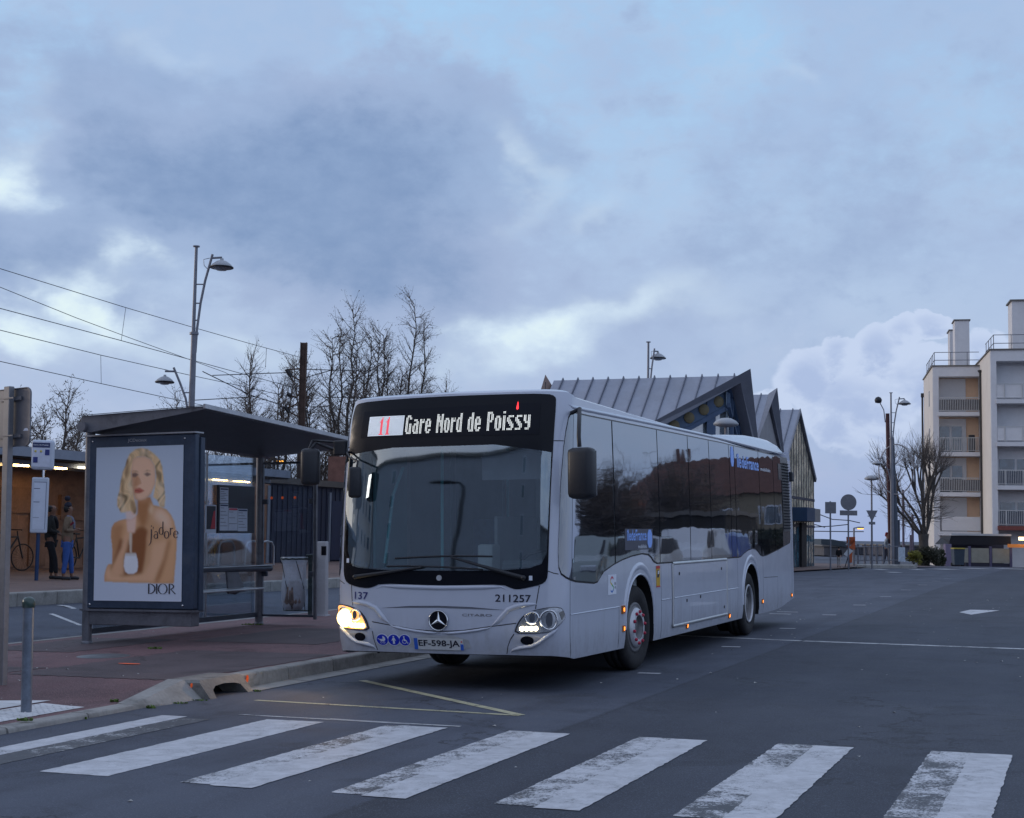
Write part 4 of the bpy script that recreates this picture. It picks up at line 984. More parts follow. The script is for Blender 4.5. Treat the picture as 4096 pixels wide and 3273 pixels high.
# engine pod on the roof
pod = MB(); secs = []
for y, h, w in ((7.7, .01, .95), (8.6, .07, 1.02), (9.8, .14, 1.04), (11.0, .165, 1.05), (11.6, .16, 1.06), (11.95, .12, 1.06), (12.06, .03, 1.08)):
    z = 3.01; secs.append([(-w-.06, y, z-.05), (-w, y, z+h*.55), (-w+.10, y, z+h*.93), (-w+.3, y, z+h), (0, y, z+h+.02), (w-.3, y, z+h), (w-.10, y, z+h*.93), (w, y, z+h*.55), (w+.06, y, z-.05)])
pod.add([p for s in secs for p in s], [(i*9+j, i*9+j+1, (i+1)*9+j+1, (i+1)*9+j) for i in range(6) for j in range(8)], True)
pod.build('roof_pod', PAINT, bus)
an = MB(); an.tube([(.55, 1.6, 3.09), (.55, 1.63, 3.24)], .006, 5); an.build('antenna', BLK, bus)
# rear lamps, number plate of the rear not seen; driver's seat and hand rails behind the screen are hidden by the glass
rl = MB(); rl.box(1.12, 1.24, 12.04, 12.09, 1.1, 1.5, bev=.01); rl.box(-1.24, -1.12, 12.04, 12.09, 1.1, 1.5, bev=.01)
rl.build('tail_lamps', mat('tail_red', (.35, .01, .01), .3), bus)
rw_ = MB(); rw_.box(-1.0, 1.0, 12.05, 12.075, 1.75, 2.75, bev=.01); rw_.build('rear_window', BLKG, bus)
rm = MB(); rm.box(1.255, 1.33, 11.9, 12.02, 2.45, 2.62, bev=.02); rm.build('rear_camera', BLK, bus)
mf = MB()
mf.box(-1.06, -1.04, .7, .72, .29, .36)
mf.build('mud_flap', BLK, bus)
# light the lit headlamp really throws on the kerb and pavement
pl = bpy.data.lights.new('headlamp_light', 'SPOT'); pl.energy = 26; pl.color = (1, .62, .3); pl.spot_size = radians(120); pl.spot_blend = 1; pl.shadow_soft_size = .06
plo = bpy.data.objects.new('headlamp_light', pl); C.objects.link(plo); plo.parent = bus; plo.location = on_body(-.76, .70, .14)
plo.rotation_euler = Vector((.35, 1, .12)).to_track_quat('Z', 'Y').to_euler()

# ---- the cab and saloon behind the windscreen
CABD = mat('cab_dark_teal', (.06, .085, .09), .6, var=.2); CABG = mat('cab_grey', (.30, .33, .35), .6, var=.1); CABL = mat('cab_pale', (.50, .54, .55), .6, var=.1); SEATM = mat('seat_blue', (.05, .09, .22), .8, var=.3, vscale=12)
RAILT = mat('teal_handrail', (.10, .42, .45), .35); WINI = mat('inner_window', (.16, .21, .23), .15, coat=.5)
b = MB(); b.box(-1.2, 1.2, .55, 11.9, .62, .66); b.build('saloon_floor', mat('floor_grey', (.09, .10, .11), .7, var=.2), bus)
b = MB(); b.box(-1.19, 1.19, .5, 12, 2.62, 2.66); b.build('ceiling', CABL, bus)
for sg in (1, -1):
    b = MB(); b.box(sg*1.17-.01, sg*1.17+.01, .75, 12, 1.15, 2.55); b.build('inner_window', WINI, bus)
    b = MB()
    for y in (1.6, 2.9, 4.6, 6.2, 7.8, 9.4): b.box(sg*1.15-.02, sg*1.15+.02, y-.06, y+.06, .66, 2.62)
    b.build('window_pillars', CABG, bus)
b = MB(); b.add([(-1.13, .42, 1.19), (1.13, .42, 1.19), (1.13, .95, 1.13), (-1.13, .95, 1.13), (-1.13, .38, .9), (1.13, .38, .9), (1.13, 1.0, .7), (-1.13, 1.0, .7)], [(0, 1, 2, 3), (2, 6, 7, 3), (0, 4, 5, 1)]); b.build('dashboard', CABD, bus)
b = MB(); b.box(.28, .98, .95, 1.15, 1.05, 1.28, bev=.04); b.build('instrument_binnacle', CABD, bus)
b = MB(); cc = Vector((.62, 1.28, 1.27)); b.tube([cc+Vector((.23*cos(i*pi/12), .20*sin(i*pi/12), .11*sin(i*pi/12))) for i in range(24)], .018, 8, closed=True); b.cyl(cc-Vector((.22, 0, 0)), cc+Vector((.22, 0, 0)), .014, 6); b.cyl(cc, cc+Vector((0, -.15, -.4)), .03, 8); b.build('steering_wheel', BLK, bus)
b = MB(); b.box(.38, .90, 1.75, 2.2, 1.05, 1.17, bev=.04); b.box(.38, .90, 2.15, 2.3, 1.1, 1.75, bev=.05); b.box(.50, .78, 2.17, 2.27, 1.75, 1.98, bev=.04); b.build('driver_seat', SEATM, bus)
b = MB(); b.box(.12, 1.15, 2.42, 2.47, .66, 2.3, bev=.01); b.box(.10, .14, 1.2, 2.45, .66, 1.75, bev=.01); b.build('cab_partition', CABG, bus)
b = MB(); b.box(-.02, .16, 1.0, 1.25, 1.15, 1.45, bev=.03); b.build('ticket_machine', CABL, bus)
b = MB(); b.cyl((-.45, 1.05, .66), (-.45, 1.05, 2.62), .018, 8); b.cyl((-.30, 2.6, .66), (-.30, 2.6, 2.62), .018, 8); b.tube([(-1.0, .75, 1.25), (-.97, .9, 2.0), (-.9, 1.0, 2.3)], .018, 8); b.build('handrail', RAILT, bus)
b = MB(); b.box(-1.13, -1.09, .72, 1.5, .7, 2.5, bev=.01); b.build('inner_door', mat('door_teal', (.07, .20, .23), .4), bus)
for y in (3.2, 4.1, 5.0, 5.9, 6.8):
    for x in (-1.0, -.55, .5, .95):
        b = MB(); b.box(x-.2, x+.2, y, y+.4, 1.05, 1.12, bev=.02); b.box(x-.2, x+.2, y+.36, y+.44, 1.1, 1.75, bev=.03); b.build('seat', SEATM, bus)
b = MB(); b.box(.25, .95, .52, .55, 2.12, 2.42); b.build('sun_blind', mat('grey_blind', (.16, .18, .21), .7), bus)
# ------------------------------------------------------------------ bus shelter and its neighbours on the island
SHM = mat('shelter_grey_metal', (.17, .175, .20), .42, metal=.35, var=.15, vscale=4, dirt=((.05, .05, .06), .5, 3))
SHD = mat('shelter_dark_metal', (.075, .085, .11), .45, metal=.3, var=.15)
SHB = mat('blue_grey_frame', (.05, .072, .115), .35, metal=.2, var=.2, vscale=2, dirt=((.12, .13, .16), .35, 2))
ALU = mat('edge_aluminium', (.42, .43, .46), .4, metal=.6, var=.15)
GL1 = glass('shelter_glass', (.93, .96, .98), .8, .07)
sh = near(thing('bus_shelter', (-6.3, 4.6, .15), 'grey glass bus shelter with a sloping roof and a blue framed advert case', 'bus shelter'))
O_ = Vector((-6.3, 4.6, .15))
def S(m): m.v = [tuple(Vector(v)-O_) for v in m.v]; return m
m_ = MB()
roof = [(-6.16, 2.2), (-4.3, 2.2), (-4.4, 6.9), (-6.3, 6.9)]; zt = [3.14, 3.20, 3.0, 2.95]; zb = [2.93, 3.16, 2.96, 2.82]
m_.add([(x, y, z) for (x, y), z in zip(roof, zt)]+[(x, y, z) for (x, y), z in zip(roof, zb)], [(0, 1, 2, 3), (7, 6, 5, 4), (1, 0, 4, 5), (2, 1, 5, 6), (3, 2, 6, 7), (0, 3, 7, 4)])
S(m_).build('roof', SHD, sh)
m_ = MB()
m_.add([(-6.20, 2.185, 3.145), (-4.28, 2.185, 3.205), (-4.28, 2.185, 3.165), (-6.02, 2.185, 2.93), (-6.16, 2.185, 2.93)], [(0, 4, 3, 2, 1)]); m_.add([(-6.22, 2.185, 3.15), (-4.27, 2.185, 3.21), (-4.27, 2.14, 3.213), (-6.24, 2.14, 3.153)], [(0, 1, 2, 3)])
S(m_).build('roof_end_plate', SHM, sh)
m_ = MB(); m_.add([(-4.28, 2.15, 3.23), (-4.33, 6.93, 3.01), (-4.33, 6.93, 2.955), (-4.28, 2.15, 3.175), (-4.25, 2.15, 3.23), (-4.30, 6.93, 3.01), (-4.30, 6.93, 2.955), (-4.25, 2.15, 3.175)], [(0, 1, 5, 4), (4, 5, 6, 7), (3, 7, 6, 2), (0, 4, 7, 3)]); S(m_).build('roof_edge', ALU, sh)
m_ = MB(); m_.cyl((-6.15, 2.12, 3.0), (-6.26, 6.95, 2.86), .065, 18); S(m_).build('back_beam', SHM, sh)
for (x, y, zt_) in ((-6.25, 2.45, 2.98), (-6.27, 6.75, 2.84)):
    m_ = MB(); m_.cyl((x, y, .15), (x, y, zt_), .063, 20); m_.lathe([(.075, .0), (.075, .03), (.064, .04)], (x, y, .15), 20); S(m_).build('post', SHM, sh)
fr = MB(); fr.box(-6.24, -4.56, 2.4, 2.5, .62, 2.88, bev=.012); fro = S(fr).build('advert_case', SHB, sh)
m_ = MB(); m_.box(-6.30, -4.54, 2.37, 2.56, 2.885, 2.905); S(m_).build('case_cap', ALU, fro)
m_ = MB(); m_.box(-6.24, -4.54, 2.503, 2.60, .60, 2.84, bev=.01); S(m_).build('case_back', SHB, fro)
m_ = MB(); m_.box(-6.3, -4.6, 2.42, 2.6, .40, .605, bev=.01); m_.box(-6.32, -4.55, 2.38, 2.62, .585, .612); S(m_).build('case_sill', SHM, fro)
for x in (-6.17, -4.72):
    for z in (2.82, .67):
        m_ = MB(); m_.lathe([(0, .012), (.012, .01), (.014, 0)], (x, 2.398, z), 8, Matrix.Rotation(pi/2, 3, 'X')); S(m_).build('case_lock', CHR, fro)
PX0, PX1, PZ0, PZ1 = -6.105, -4.735, .72, 2.735
def PP(s, t, d=0): return Vector((PX0+(PX1-PX0)*s, 2.392-d, PZ1-(PZ1-PZ0)*t))-O_
text_fit('JCDecaux', lambda a, b: PP(.365+.215*a, -.073+.048*(1-b)-.01, .0) if False else Vector((PX0+(PX1-PX0)*(.36+.22*a), 2.397, 2.785+.055*b))-O_, .02).build('case_lettering', mat('grey_letter', (.32, .33, .36), .5), fro)
PS = {
 'torso': [(0.493,0.441),(0.419,0.475),(0.355,0.47),(0.283,0.48),(0.225,0.496),(0.193,0.528),(0.187,0.585),(0.201,0.643),(0.194,0.588),(0.205,0.651),(0.21,0.728),(0.206,0.762),(0.169,0.762),(0.144,0.783),(0.124,0.825),(0.119,0.876),(0.462,0.882),(0.912,0.887),(0.922,0.8),(0.935,0.715),(0.939,0.588),(0.93,0.547),(0.905,0.489),(0.868,0.446),(0.815,0.412),(0.754,0.395),(0.668,0.383),(0.631,0.335),(0.495,0.335)],
 'neckshade': [(0.47,0.355),(0.581,0.355),(0.648,0.335),(0.627,0.403),(0.592,0.513),(0.533,0.528),(0.485,0.451)],
 'chestdark': [(0.339,0.613),(0.397,0.588),(0.507,0.523),(0.558,0.518),(0.611,0.547),(0.597,0.595),(0.596,0.651),(0.58,0.736),(0.555,0.817),(0.503,0.827),(0.339,0.838),(0.294,0.836),(0.323,0.715)],
 'rcrease': [(0.871,0.609),(0.841,0.609),(0.797,0.728),(0.728,0.825),(0.694,0.88),(0.725,0.882),(0.767,0.842),(0.827,0.728)],
 'lcrease': [(0.292,0.596),(0.323,0.605),(0.311,0.656),(0.249,0.728),(0.194,0.8),(0.197,0.838),(0.186,0.791),(0.247,0.694)],
 'forearm': [(0.119,0.876),(0.124,0.825),(0.144,0.783),(0.169,0.762),(0.191,0.766),(0.212,0.838),(0.369,0.842),(0.571,0.825),(0.641,0.757),(0.67,0.63),(0.849,0.609),(0.776,0.757),(0.702,0.88),(0.462,0.882)],
 'larm': [(0.193,0.528),(0.25,0.499),(0.336,0.499),(0.301,0.619),(0.275,0.672),(0.228,0.749),(0.21,0.728),(0.205,0.651),(0.194,0.588)],
 'lfore': [(0.377,0.547),(0.416,0.561),(0.431,0.643),(0.398,0.6),(0.373,0.672),(0.346,0.715),(0.343,0.838),(0.219,0.838),(0.216,0.791),(0.277,0.694),(0.323,0.613)],
 'hand': [(0.347,0.422),(0.415,0.422),(0.477,0.446),(0.472,0.499),(0.463,0.561),(0.378,0.554),(0.364,0.475)],
 'shoulderhl': [(0.671,0.422),(0.764,0.407),(0.852,0.451),(0.873,0.523),(0.833,0.561),(0.761,0.499),(0.691,0.475)],
 'hair': [(0.358,0.085),(0.389,0.047),(0.456,0.018),(0.523,0.011),(0.601,0.023),(0.671,0.052),(0.734,0.09),(0.762,0.138),(0.775,0.191),(0.788,0.258),(0.801,0.331),(0.797,0.398),(0.746,0.398),(0.717,0.355),(0.665,0.331),(0.685,0.258),(0.698,0.191),(0.677,0.129),(0.631,0.085),(0.561,0.066),(0.476,0.066),(0.428,0.114),(0.407,0.172),(0.428,0.234),(0.441,0.307),(0.474,0.403),(0.468,0.446),(0.434,0.446),(0.407,0.422),(0.348,0.427),(0.296,0.427),(0.251,0.379),(0.256,0.331),(0.278,0.283),(0.291,0.22),(0.312,0.162),(0.344,0.124)],
 'hairb': [(0.633,0.369),(0.669,0.393),(0.663,0.439),(0.629,0.436),(0.61,0.407),(0.635,0.398)],
 'face': [(0.426,0.081),(0.476,0.066),(0.561,0.066),(0.631,0.085),(0.677,0.129),(0.689,0.191),(0.685,0.249),(0.646,0.307),(0.58,0.345),(0.513,0.355),(0.461,0.345),(0.441,0.307),(0.423,0.23),(0.41,0.162)],
 'faceshade': [(0.414,0.153),(0.485,0.191),(0.481,0.258),(0.461,0.345),(0.441,0.307),(0.423,0.23)],
 'nose': [(0.476,0.191),(0.512,0.21),(0.531,0.242),(0.489,0.254),(0.446,0.254),(0.461,0.22)],
 'mouth': [(0.452,0.278),(0.507,0.269),(0.568,0.29),(0.51,0.307),(0.454,0.302)],
 'mouthdark': [(0.457,0.288),(0.568,0.289),(0.509,0.293)],
 'eyeL': [(0.422,0.177),(0.458,0.17),(0.497,0.184),(0.46,0.201),(0.426,0.198)],
 'eyeR': [(0.556,0.182),(0.594,0.17),(0.638,0.184),(0.596,0.198)],
 'browL': [(0.423,0.16),(0.465,0.157),(0.502,0.17),(0.466,0.164)],
 'browR': [(0.553,0.167),(0.593,0.155),(0.645,0.165),(0.593,0.161)],
 'jaw': [(0.452,0.335),(0.513,0.357),(0.581,0.347),(0.646,0.307),(0.631,0.34),(0.548,0.369),(0.488,0.369)],
 'roots': [(0.492,0.042),(0.619,0.037),(0.646,0.052),(0.578,0.061),(0.527,0.066)],
 'hdark1': [(0.402,0.345),(0.445,0.355),(0.474,0.403),(0.464,0.443),(0.433,0.431),(0.413,0.393)],
 'hdark2': [(0.688,0.172),(0.728,0.191),(0.73,0.22),(0.703,0.21)],
 'hdark3': [(0.299,0.22),(0.332,0.201),(0.327,0.258),(0.326,0.355),(0.303,0.393),(0.29,0.335)],
 'hdark4': [(0.358,0.09),(0.384,0.095),(0.381,0.172),(0.35,0.21),(0.33,0.172)],
 'hl1': [(0.264,0.331),(0.295,0.287),(0.326,0.355),(0.364,0.422),(0.305,0.422)],
 'hl2': [(0.524,0.013),(0.601,0.025),(0.648,0.081),(0.595,0.061),(0.493,0.066)],
 'hl3': [(0.709,0.234),(0.777,0.234),(0.794,0.355),(0.788,0.393),(0.746,0.393)],
 'hl4': [(0.399,0.191),(0.438,0.258),(0.441,0.307),(0.409,0.331),(0.37,0.258)],
 'bneck': [(0.401,0.561),(0.429,0.561),(0.432,0.613),(0.434,0.692),(0.408,0.692),(0.399,0.613)],
 'bottle': [(0.359,0.694),(0.479,0.694),(0.501,0.736),(0.507,0.774),(0.495,0.812),(0.458,0.825),(0.391,0.825),(0.36,0.812),(0.342,0.774),(0.347,0.732)],
 'bcap': [(0.363,0.689),(0.475,0.689),(0.477,0.711),(0.364,0.711)],
}
import numpy as np
NW, NH = 220, 320
sx, sy = np.meshgrid((np.arange(NW))/(NW-1), (np.arange(NH))/(NH-1))
img = np.zeros((NH, NW, 3)); img[:] = (.50, .56, .66); img += (sy[..., None]-.3)*np.array([.12, .10, .10]); img += (.5-np.abs(sx-.75))[..., None]*.06
def pip(poly):
    ins = np.zeros(sx.shape, bool); n = len(poly)
    for i in range(n):
        x0, y0 = poly[i]; x1, y1 = poly[(i+1) % n]
        if y0 == y1: continue
        c_ = ((y0 > sy) != (y1 > sy)) & (sx < (x1-x0)*(sy-y0)/(y1-y0)+x0); ins ^= c_
    return ins.astype(float)
def blur(a, r):
    if r <= 0: return a
    for ax in (0, 1):
        for _ in (0, 1):
            p = np.pad(a, [(r, r) if i == ax else (0, 0) for i in (0, 1)], mode='edge'); c_ = np.cumsum(p, axis=ax); c_ = np.insert(c_, 0, 0, axis=ax)
            n = a.shape[ax]; a = (np.take(c_, range(2*r+1, 2*r+1+n), axis=ax)-np.take(c_, range(0, n), axis=ax))/(2*r+1)
    return a
body_mask = blur(pip(PS['torso']), 1)
def layer(key, c_, r=1, a=1.0, clip=None):
    global img
    m = blur(pip(PS[key]), r)*a
    if clip is not None: m = m*clip
    img = img*(1-m[..., None])+np.array(c_)*m[..., None]
layer('torso', (.74, .46, .27), 1)
tone = .5+.5*np.sin(sx*9+sy*4); img = img*(1-body_mask[..., None]*.10*tone[..., None])
layer('larm', (.50, .26, .13), 5, .8, body_mask); layer('shoulderhl', (.86, .64, .50), 7, .95, body_mask); layer('forearm', (.82, .54, .36), 5, .85, body_mask)
layer('chestdark', (.30, .12, .045), 3, .95, body_mask); layer('neckshade', (.44, .21, .09), 5, .85); layer('lfore', (.76, .48, .31), 3, .95, body_mask); layer('lcrease', (.30, .12, .05), 3, .9, body_mask); layer('rcrease', (.42, .19, .08), 4, .85, body_mask)
layer('hair', (.62, .46, .28), 1)
hm_ = blur(pip(PS['hair']), 1)
wv = sx*70+3.2*np.sin(sy*26+sx*5)+1.8*np.sin(sy*51+sx*19); strands = (np.sin(wv)*.5+.5)*(np.sin(wv*.37+2*sy)*.5+.5); fine_ = np.sin(wv*3.1+np.sin(sy*70))*.5+.5
img = img*(1-hm_[..., None]*(.55*strands[..., None]+.10*fine_[..., None]))+hm_[..., None]*np.array([.20, .155, .10])*(1-strands[..., None])
for k_ in ('hdark1', 'hdark2', 'hdark3', 'hdark4', 'roots'): layer(k_, (.24, .13, .06), 2, .6)
for k_ in ('hl1', 'hl2', 'hl3', 'hl4', 'hairb'): layer(k_, (.88, .74, .56), 3, .5)
layer('face', (.82, .56, .41), 1, 1); layer('faceshade', (.52, .27, .14), 4, .75); layer('jaw', (.50, .25, .12), 3, .7); layer('nose', (.55, .29, .16), 1, .65)
layer('mouth', (.52, .15, .11), 1, .9); layer('mouthdark', (.18, .04, .03), 0, .8); layer('eyeL', (.14, .10, .10), 1, .8); layer('eyeR', (.14, .10, .10), 1, .8); layer('browL', (.30, .17, .09), 1, .8); layer('browR', (.30, .17, .09), 1, .8)
layer('hand', (.84, .62, .54), 2, .95); layer('bneck', (.72, .66, .58), 1, .8); layer('bottle', (.78, .83, .92), 1, .97); layer('bcap', (.60, .55, .50), 1, .6)
rnd_ = np.clip(blur(pip(PS['torso']), 9)*1.25, 0, 1); only = blur(pip(PS['torso']), 1)*(1-hm_)*(1-blur(pip(PS['face']), 1)); img = img*(1-only[..., None]*(1-(.62+.38*rnd_[..., None]))*np.array([.7, 1, 1.15]))
fr_ = np.clip(blur(pip(PS['face']), 7)*1.2, 0, 1); fm_ = blur(pip(PS['face']), 1); img = img*(1-fm_[..., None]*(1-(.72+.28*fr_[..., None])))
fig = np.clip(blur(np.maximum(pip(PS['torso']), np.maximum(pip(PS['hair']), pip(PS['face']))), 1), 0, 1)[..., None]; warm_ = np.clip(img, 0, 1)**1.14*np.array([1.08, 1.0, .92]); img = img*(1-fig)+warm_*fig
img = img*1.15
nz_ = np.random.RandomState(3).rand(NH, NW); img = img*(1+.05*(blur(nz_, 1)[..., None]-.5))
pm = MB(); pm.add([PP(i/(NW-1), j/(NH-1)) for j in range(NH) for i in range(NW)], [(j*NW+i, (j+1)*NW+i, (j+1)*NW+i+1, j*NW+i+1) for j in range(NH-1) for i in range(NW-1)])
po_ = pm.build('poster', colour_attr_mat('printed_poster', .35), fro)
ca = po_.data.color_attributes.new('col', 'FLOAT_COLOR', 'POINT'); buf = np.ones((NH*NW, 4), dtype=np.float32); buf[:, :3] = np.clip(img, 0, 1).reshape(-1, 3); ca.data.foreach_set('color', buf.ravel())
def strokes(lst, fn, mb):
    """calligraphic strokes: each a list of (x, y, width), width measured across"""
    for L in lst:
        P_ = []
        n = len(L)
        for i in range(n):
            a_, b_ = L[max(i-1, 0)], L[min(i+1, n-1)]; dx_, dy_ = b_[0]-a_[0], b_[1]-a_[1]; q = hypot(dx_, dy_) or 1; P_.append((-dy_/q*L[i][2]/2, dx_/q*L[i][2]/2))
        for i in range(n-1):
            a_, b_ = L[i], L[i+1]
            mb.add([fn(a_[0]-P_[i][0], a_[1]-P_[i][1]), fn(b_[0]-P_[i+1][0], b_[1]-P_[i+1][1]), fn(b_[0]+P_[i+1][0], b_[1]+P_[i+1][1]), fn(a_[0]+P_[i][0], a_[1]+P_[i][1])], [(0, 1, 2, 3)])
def arc(cx, cy, rx, ry, a0, a1, w0, w1, n=20, thick=None):
    out = []
    for i in range(n+1):
        a = radians(a0+(a1-a0)*i/n); w = w0+(w1-w0)*abs(cos(a)); out.append((cx+rx*cos(a), cy+ry*sin(a), w))
    return out
PINK = mat('poster_ink', (.05, .045, .06), .5)
# capitals: D I O R, unit height 1
CAP = [[(0.08, 0, .13), (0.08, 1, .13)], arc(.08, .5, .62, .5, -90, 90, .02, .13), [(.88, 0, .13), (.88, 1, .13)], arc(1.48, .5, .43, .5, 0, 360, .02, .13, 32), [(2.14, 0, .13), (2.14, 1, .13)], arc(2.14, .74, .42, .26, -90, 90, .02, .12), [(2.3, .48, .03), (2.45, .3, .10), (2.75, 0, .10)]]
for c_ in CAP:
    m_ = MB(); strokes([c_], lambda x, y: PP(.625+.315*x/2.8, .952-.064*y, .006), m_); m_.build('poster_lettering', PINK, po_)
LOW = {'j': (0, [[(.12, .78, .10), (.12, .1, .10), (.08, -.35, .07), (-.12, -.62, .03)], [(.08, 1.05, .1), (.16, 1.05, .1)]]), "'": (.26, [[(.05, .98, .07), (.02, .78, .02)]]),
       'a': (.36, [[(.05, .52, .05), (.2, .6, .05), (.34, .5, .09), (.36, .0, .09)], arc(.2, .17, .18, .17, 60, 360, .03, .08)]), 'd': (.86, [[(.36, 1.1, .09), (.36, 0, .09)], arc(.2, .3, .19, .3, 0, 360, .03, .09)]),
       'o': (1.36, [arc(.22, .3, .21, .3, 0, 360, .03, .10)]), 'r': (1.86, [[(.08, .6, .09), (.08, 0, .09)], [(.08, .4, .03), (.2, .58, .05), (.33, .55, .09)]]), 'e': (2.25, [arc(.22, .3, .21, .3, 10, 320, .03, .09), [(.03, .33, .03), (.42, .33, .03)]])}
for ch, (xo, L) in LOW.items():
    yo_ = {'a': 0, 'd': .32, 'o': 0, 'r': .28, 'e': .02, 'j': 0, "'": 0}[ch]
    m_ = MB(); strokes(L, lambda x, y: PP(.64+.315*(x+xo)/2.68, .597-(y+yo_)*.075, .006), m_); m_.build('poster_lettering', PINK, po_)
for (t_, s0_, s1_, body) in ((.624, .66, .95, 'L\'EAU DE PARFUM'), (.655, .68, .96, 'LE NOUVEAU PARFUM')): pass
m_ = MB(); m_.box(PX0-.02, PX1+.02, 2.383, 2.384, PZ0-.02, PZ1+.02)
# back wall glazing, info board, lean rail and perch seat
def pane(name, x, y0, y1, z0, z1, parent=sh, m=GL1):
    b = MB(); b.box(x-.004, x+.004, y0, y1, z0, z1); return S(b).build(name, m, parent)
pane('back_pane', -6.30, 2.64, 3.92, .34, 2.84); pane('back_pane', -6.30, 3.95, 5.27, .34, 2.82); pane('back_pane', -6.30, 5.30, 6.66, .34, 2.80)
m_ = MB(); m_.box(-6.325, -6.275, 2.6, 6.7, .27, .34); S(m_).build('bottom_rail', SHD, sh)
m_ = MB()
for y in (3.935, 5.285): m_.box(-6.31, -6.29, y-.012, y+.012, .34, 2.82)
S(m_).build('pane_joint', ALU, sh)
b = MB(); b.box(-6.21, -5.27, 6.746, 6.754, .31, 2.70); S(b).build('end_pane', GL1, sh)
for n_, (x0, x1, z0, z1) in (('end_frame', (-5.27, -5.225, .24, 2.74)), ('end_frame', (-6.23, -6.2, .28, 2.72)), ('end_frame', (-6.2, -5.27, .275, .31)), ('end_frame', (-6.2, -5.27, 2.70, 2.735))):
    m_ = MB(); m_.box(x0, x1, 6.73, 6.77, z0, z1); S(m_).build(n_, SHM if x1-x0 < .1 else SHD, sh)
m_ = MB(); m_.box(-5.275, -5.27, 6.722, 6.728, .3, 2.7); S(m_).build('end_frame_edge', ALU, sh)
for x in (-6.17, -5.31): 
    for z in (.95, 2.1):
        m_ = MB(); m_.box(x-.05, x+.05, 6.725, 6.775, z-.04, z+.04, bev=.01); S(m_).build('pane_clamp', SHD, sh)
for (x, z) in ((-5.85, 2.16), (-5.62, 2.16), (-6.05, 2.16)): 
    m_ = MB(); m_.lathe([(0, .003), (.022, .003), (.022, 0)], (x, 6.742, z), 12, Matrix.Rotation(pi/2, 3, 'X')); S(m_).build('glass_dot', ORANGE, sh)
bd_ = MB(); bd_.box(-6.285, -6.25, 5.52, 6.56, 1.60, 2.34, bev=.008); ib = S(bd_).build('timetable_board', mat('board_black', (.012, .015, .03), .35), sh)
PAP = mat('printed_paper', (.60, .66, .78), .5, var=.06, vscale=8); INKB = mat('paper_ink', (.04, .05, .13), .6)
def sheet(y0, y1, z0, z1, parent=ib, head=True, m=PAP, rows=6):
    b = MB(); b.box(-6.248, -6.244, y0, y1, z0, z1); o = S(b).build('timetable_sheet', m, parent)
    k_ = MB()
    if head: k_.box(-6.2435, -6.242, y0+.01, y1-.01, z1-.035, z1-.012)
    for r in range(rows):
        z = z1-.06-(z1-z0-.08)*r/rows; k_.box(-6.2435, -6.242, y0+.015, y0+(y1-y0)*(.5+.4*((r*7) % 3)/2), z-.006, z)
    S(k_).build('sheet_print', INKB, o); return o
sheet(5.56, 5.79, 2.06, 2.30); sheet(5.56, 5.79, 1.64, 2.05); sheet(5.80, 6.06, 1.64, 1.99, rows=3); sheet(6.07, 6.34, 1.63, 1.98)
b = MB(); b.box(-6.243, -6.2415, 5.82, 6.04, 1.955, 1.985); S(b).build('sheet_band', mat('red_print', (.55, .08, .12), .5), ib)
bd_ = MB(); bd_.box(-6.285, -6.27, 5.22, 5.50, 1.60, 2.03); rp_ = S(bd_).build('small_poster', PAP, sh)
b = MB(); b.box(-6.269, -6.267, 5.24, 5.48, 1.66, 2.01); S(b).build('small_poster_picture', mat('dark_print', (.02, .02, .035), .4), rp_)
b = MB(); b.add([(-6.265, 5.34, 1.67), (-6.265, 5.47, 1.67), (-6.265, 5.47, 1.95), (-6.265, 5.42, 1.93)], [(0, 1, 2, 3)]); S(b).build('small_poster_picture', mat('crimson_print', (.5, .03, .05), .4), rp_)
m_ = MB(); m_.cyl((-6.05, 3.0, 1.10), (-6.05, 6.72, 1.04), .05, 14); m_.box(-6.3, -6.05, 6.6, 6.66, 1.0, 1.06); S(m_).build('lean_rail', SHD, sh)
m_ = MB(); m_.box(-6.1, -5.99, 3.0, 6.70, 1.082, 1.098, bev=.006); S(m_).build('lean_rail_top', ALU, sh)
m_ = MB(); m_.box(-6.12, -5.72, 3.0, 6.02, .735, .765, bev=.01); S(m_).build('perch_seat', ALU, sh)
m_ = MB(); m_.prism([(-6.07, 5.45, 1.05), (-6.07, 5.75, 1.05), (-6.07, 5.98, .70), (-6.07, 5.52, .68)], (.03, 0, 0)); S(m_).build('seat_bracket', SHM, sh)
m_ = MB(); m_.tube([(-6.08, 5.55, .71), (-6.08, 5.75, .68), (-6.08, 5.95, .73)], .02, 8); S(m_).build('seat_support', SHD, sh)

# steel bollard, traffic sign seen from behind
BOLM = mat('bollard_grey', (.17, .20, .25), .4, metal=.5, var=.2, vscale=5, dirt=((.08, .09, .10), .4, 5))
p = on_z(105, 2838, .07, True); b = MB(); b.cyl((p.x, p.y, -.1), (p.x, p.y, .985), .046, 24); bo_ = near(b.build('bollard', BOLM, label='slim grey steel bollard standing in the white slab beside the crossing', category='bollard'))
b = MB(); b.lathe([(0, .055), (.03, .048), (.052, .03), (.055, .0), (.055, -.04), (.047, -.042)], (p.x, p.y, .985), 24); b.build('cap', mat('green_cap', (.03, .06, .05), .3, coat=.5), bo_)
p = on_z(8, 2735, .14, True); ts = near(thing('traffic_sign', (p.x, p.y, .12), 'grey back of a square traffic sign on a tall post beside the slim bollard', 'traffic sign', radians(-14)))
SGM = mat('sign_back_grey', (.17, .175, .20), .45, metal=.5, var=.12, vscale=4, dirt=((.30, .30, .32), .3, 5))
b = MB(); b.box(-.045, .045, -.03, .03, -.2, 2.92, bev=.006); b.build('post', mat('galvanised_post', (.22, .225, .245), .5, metal=.5, var=.15), ts)
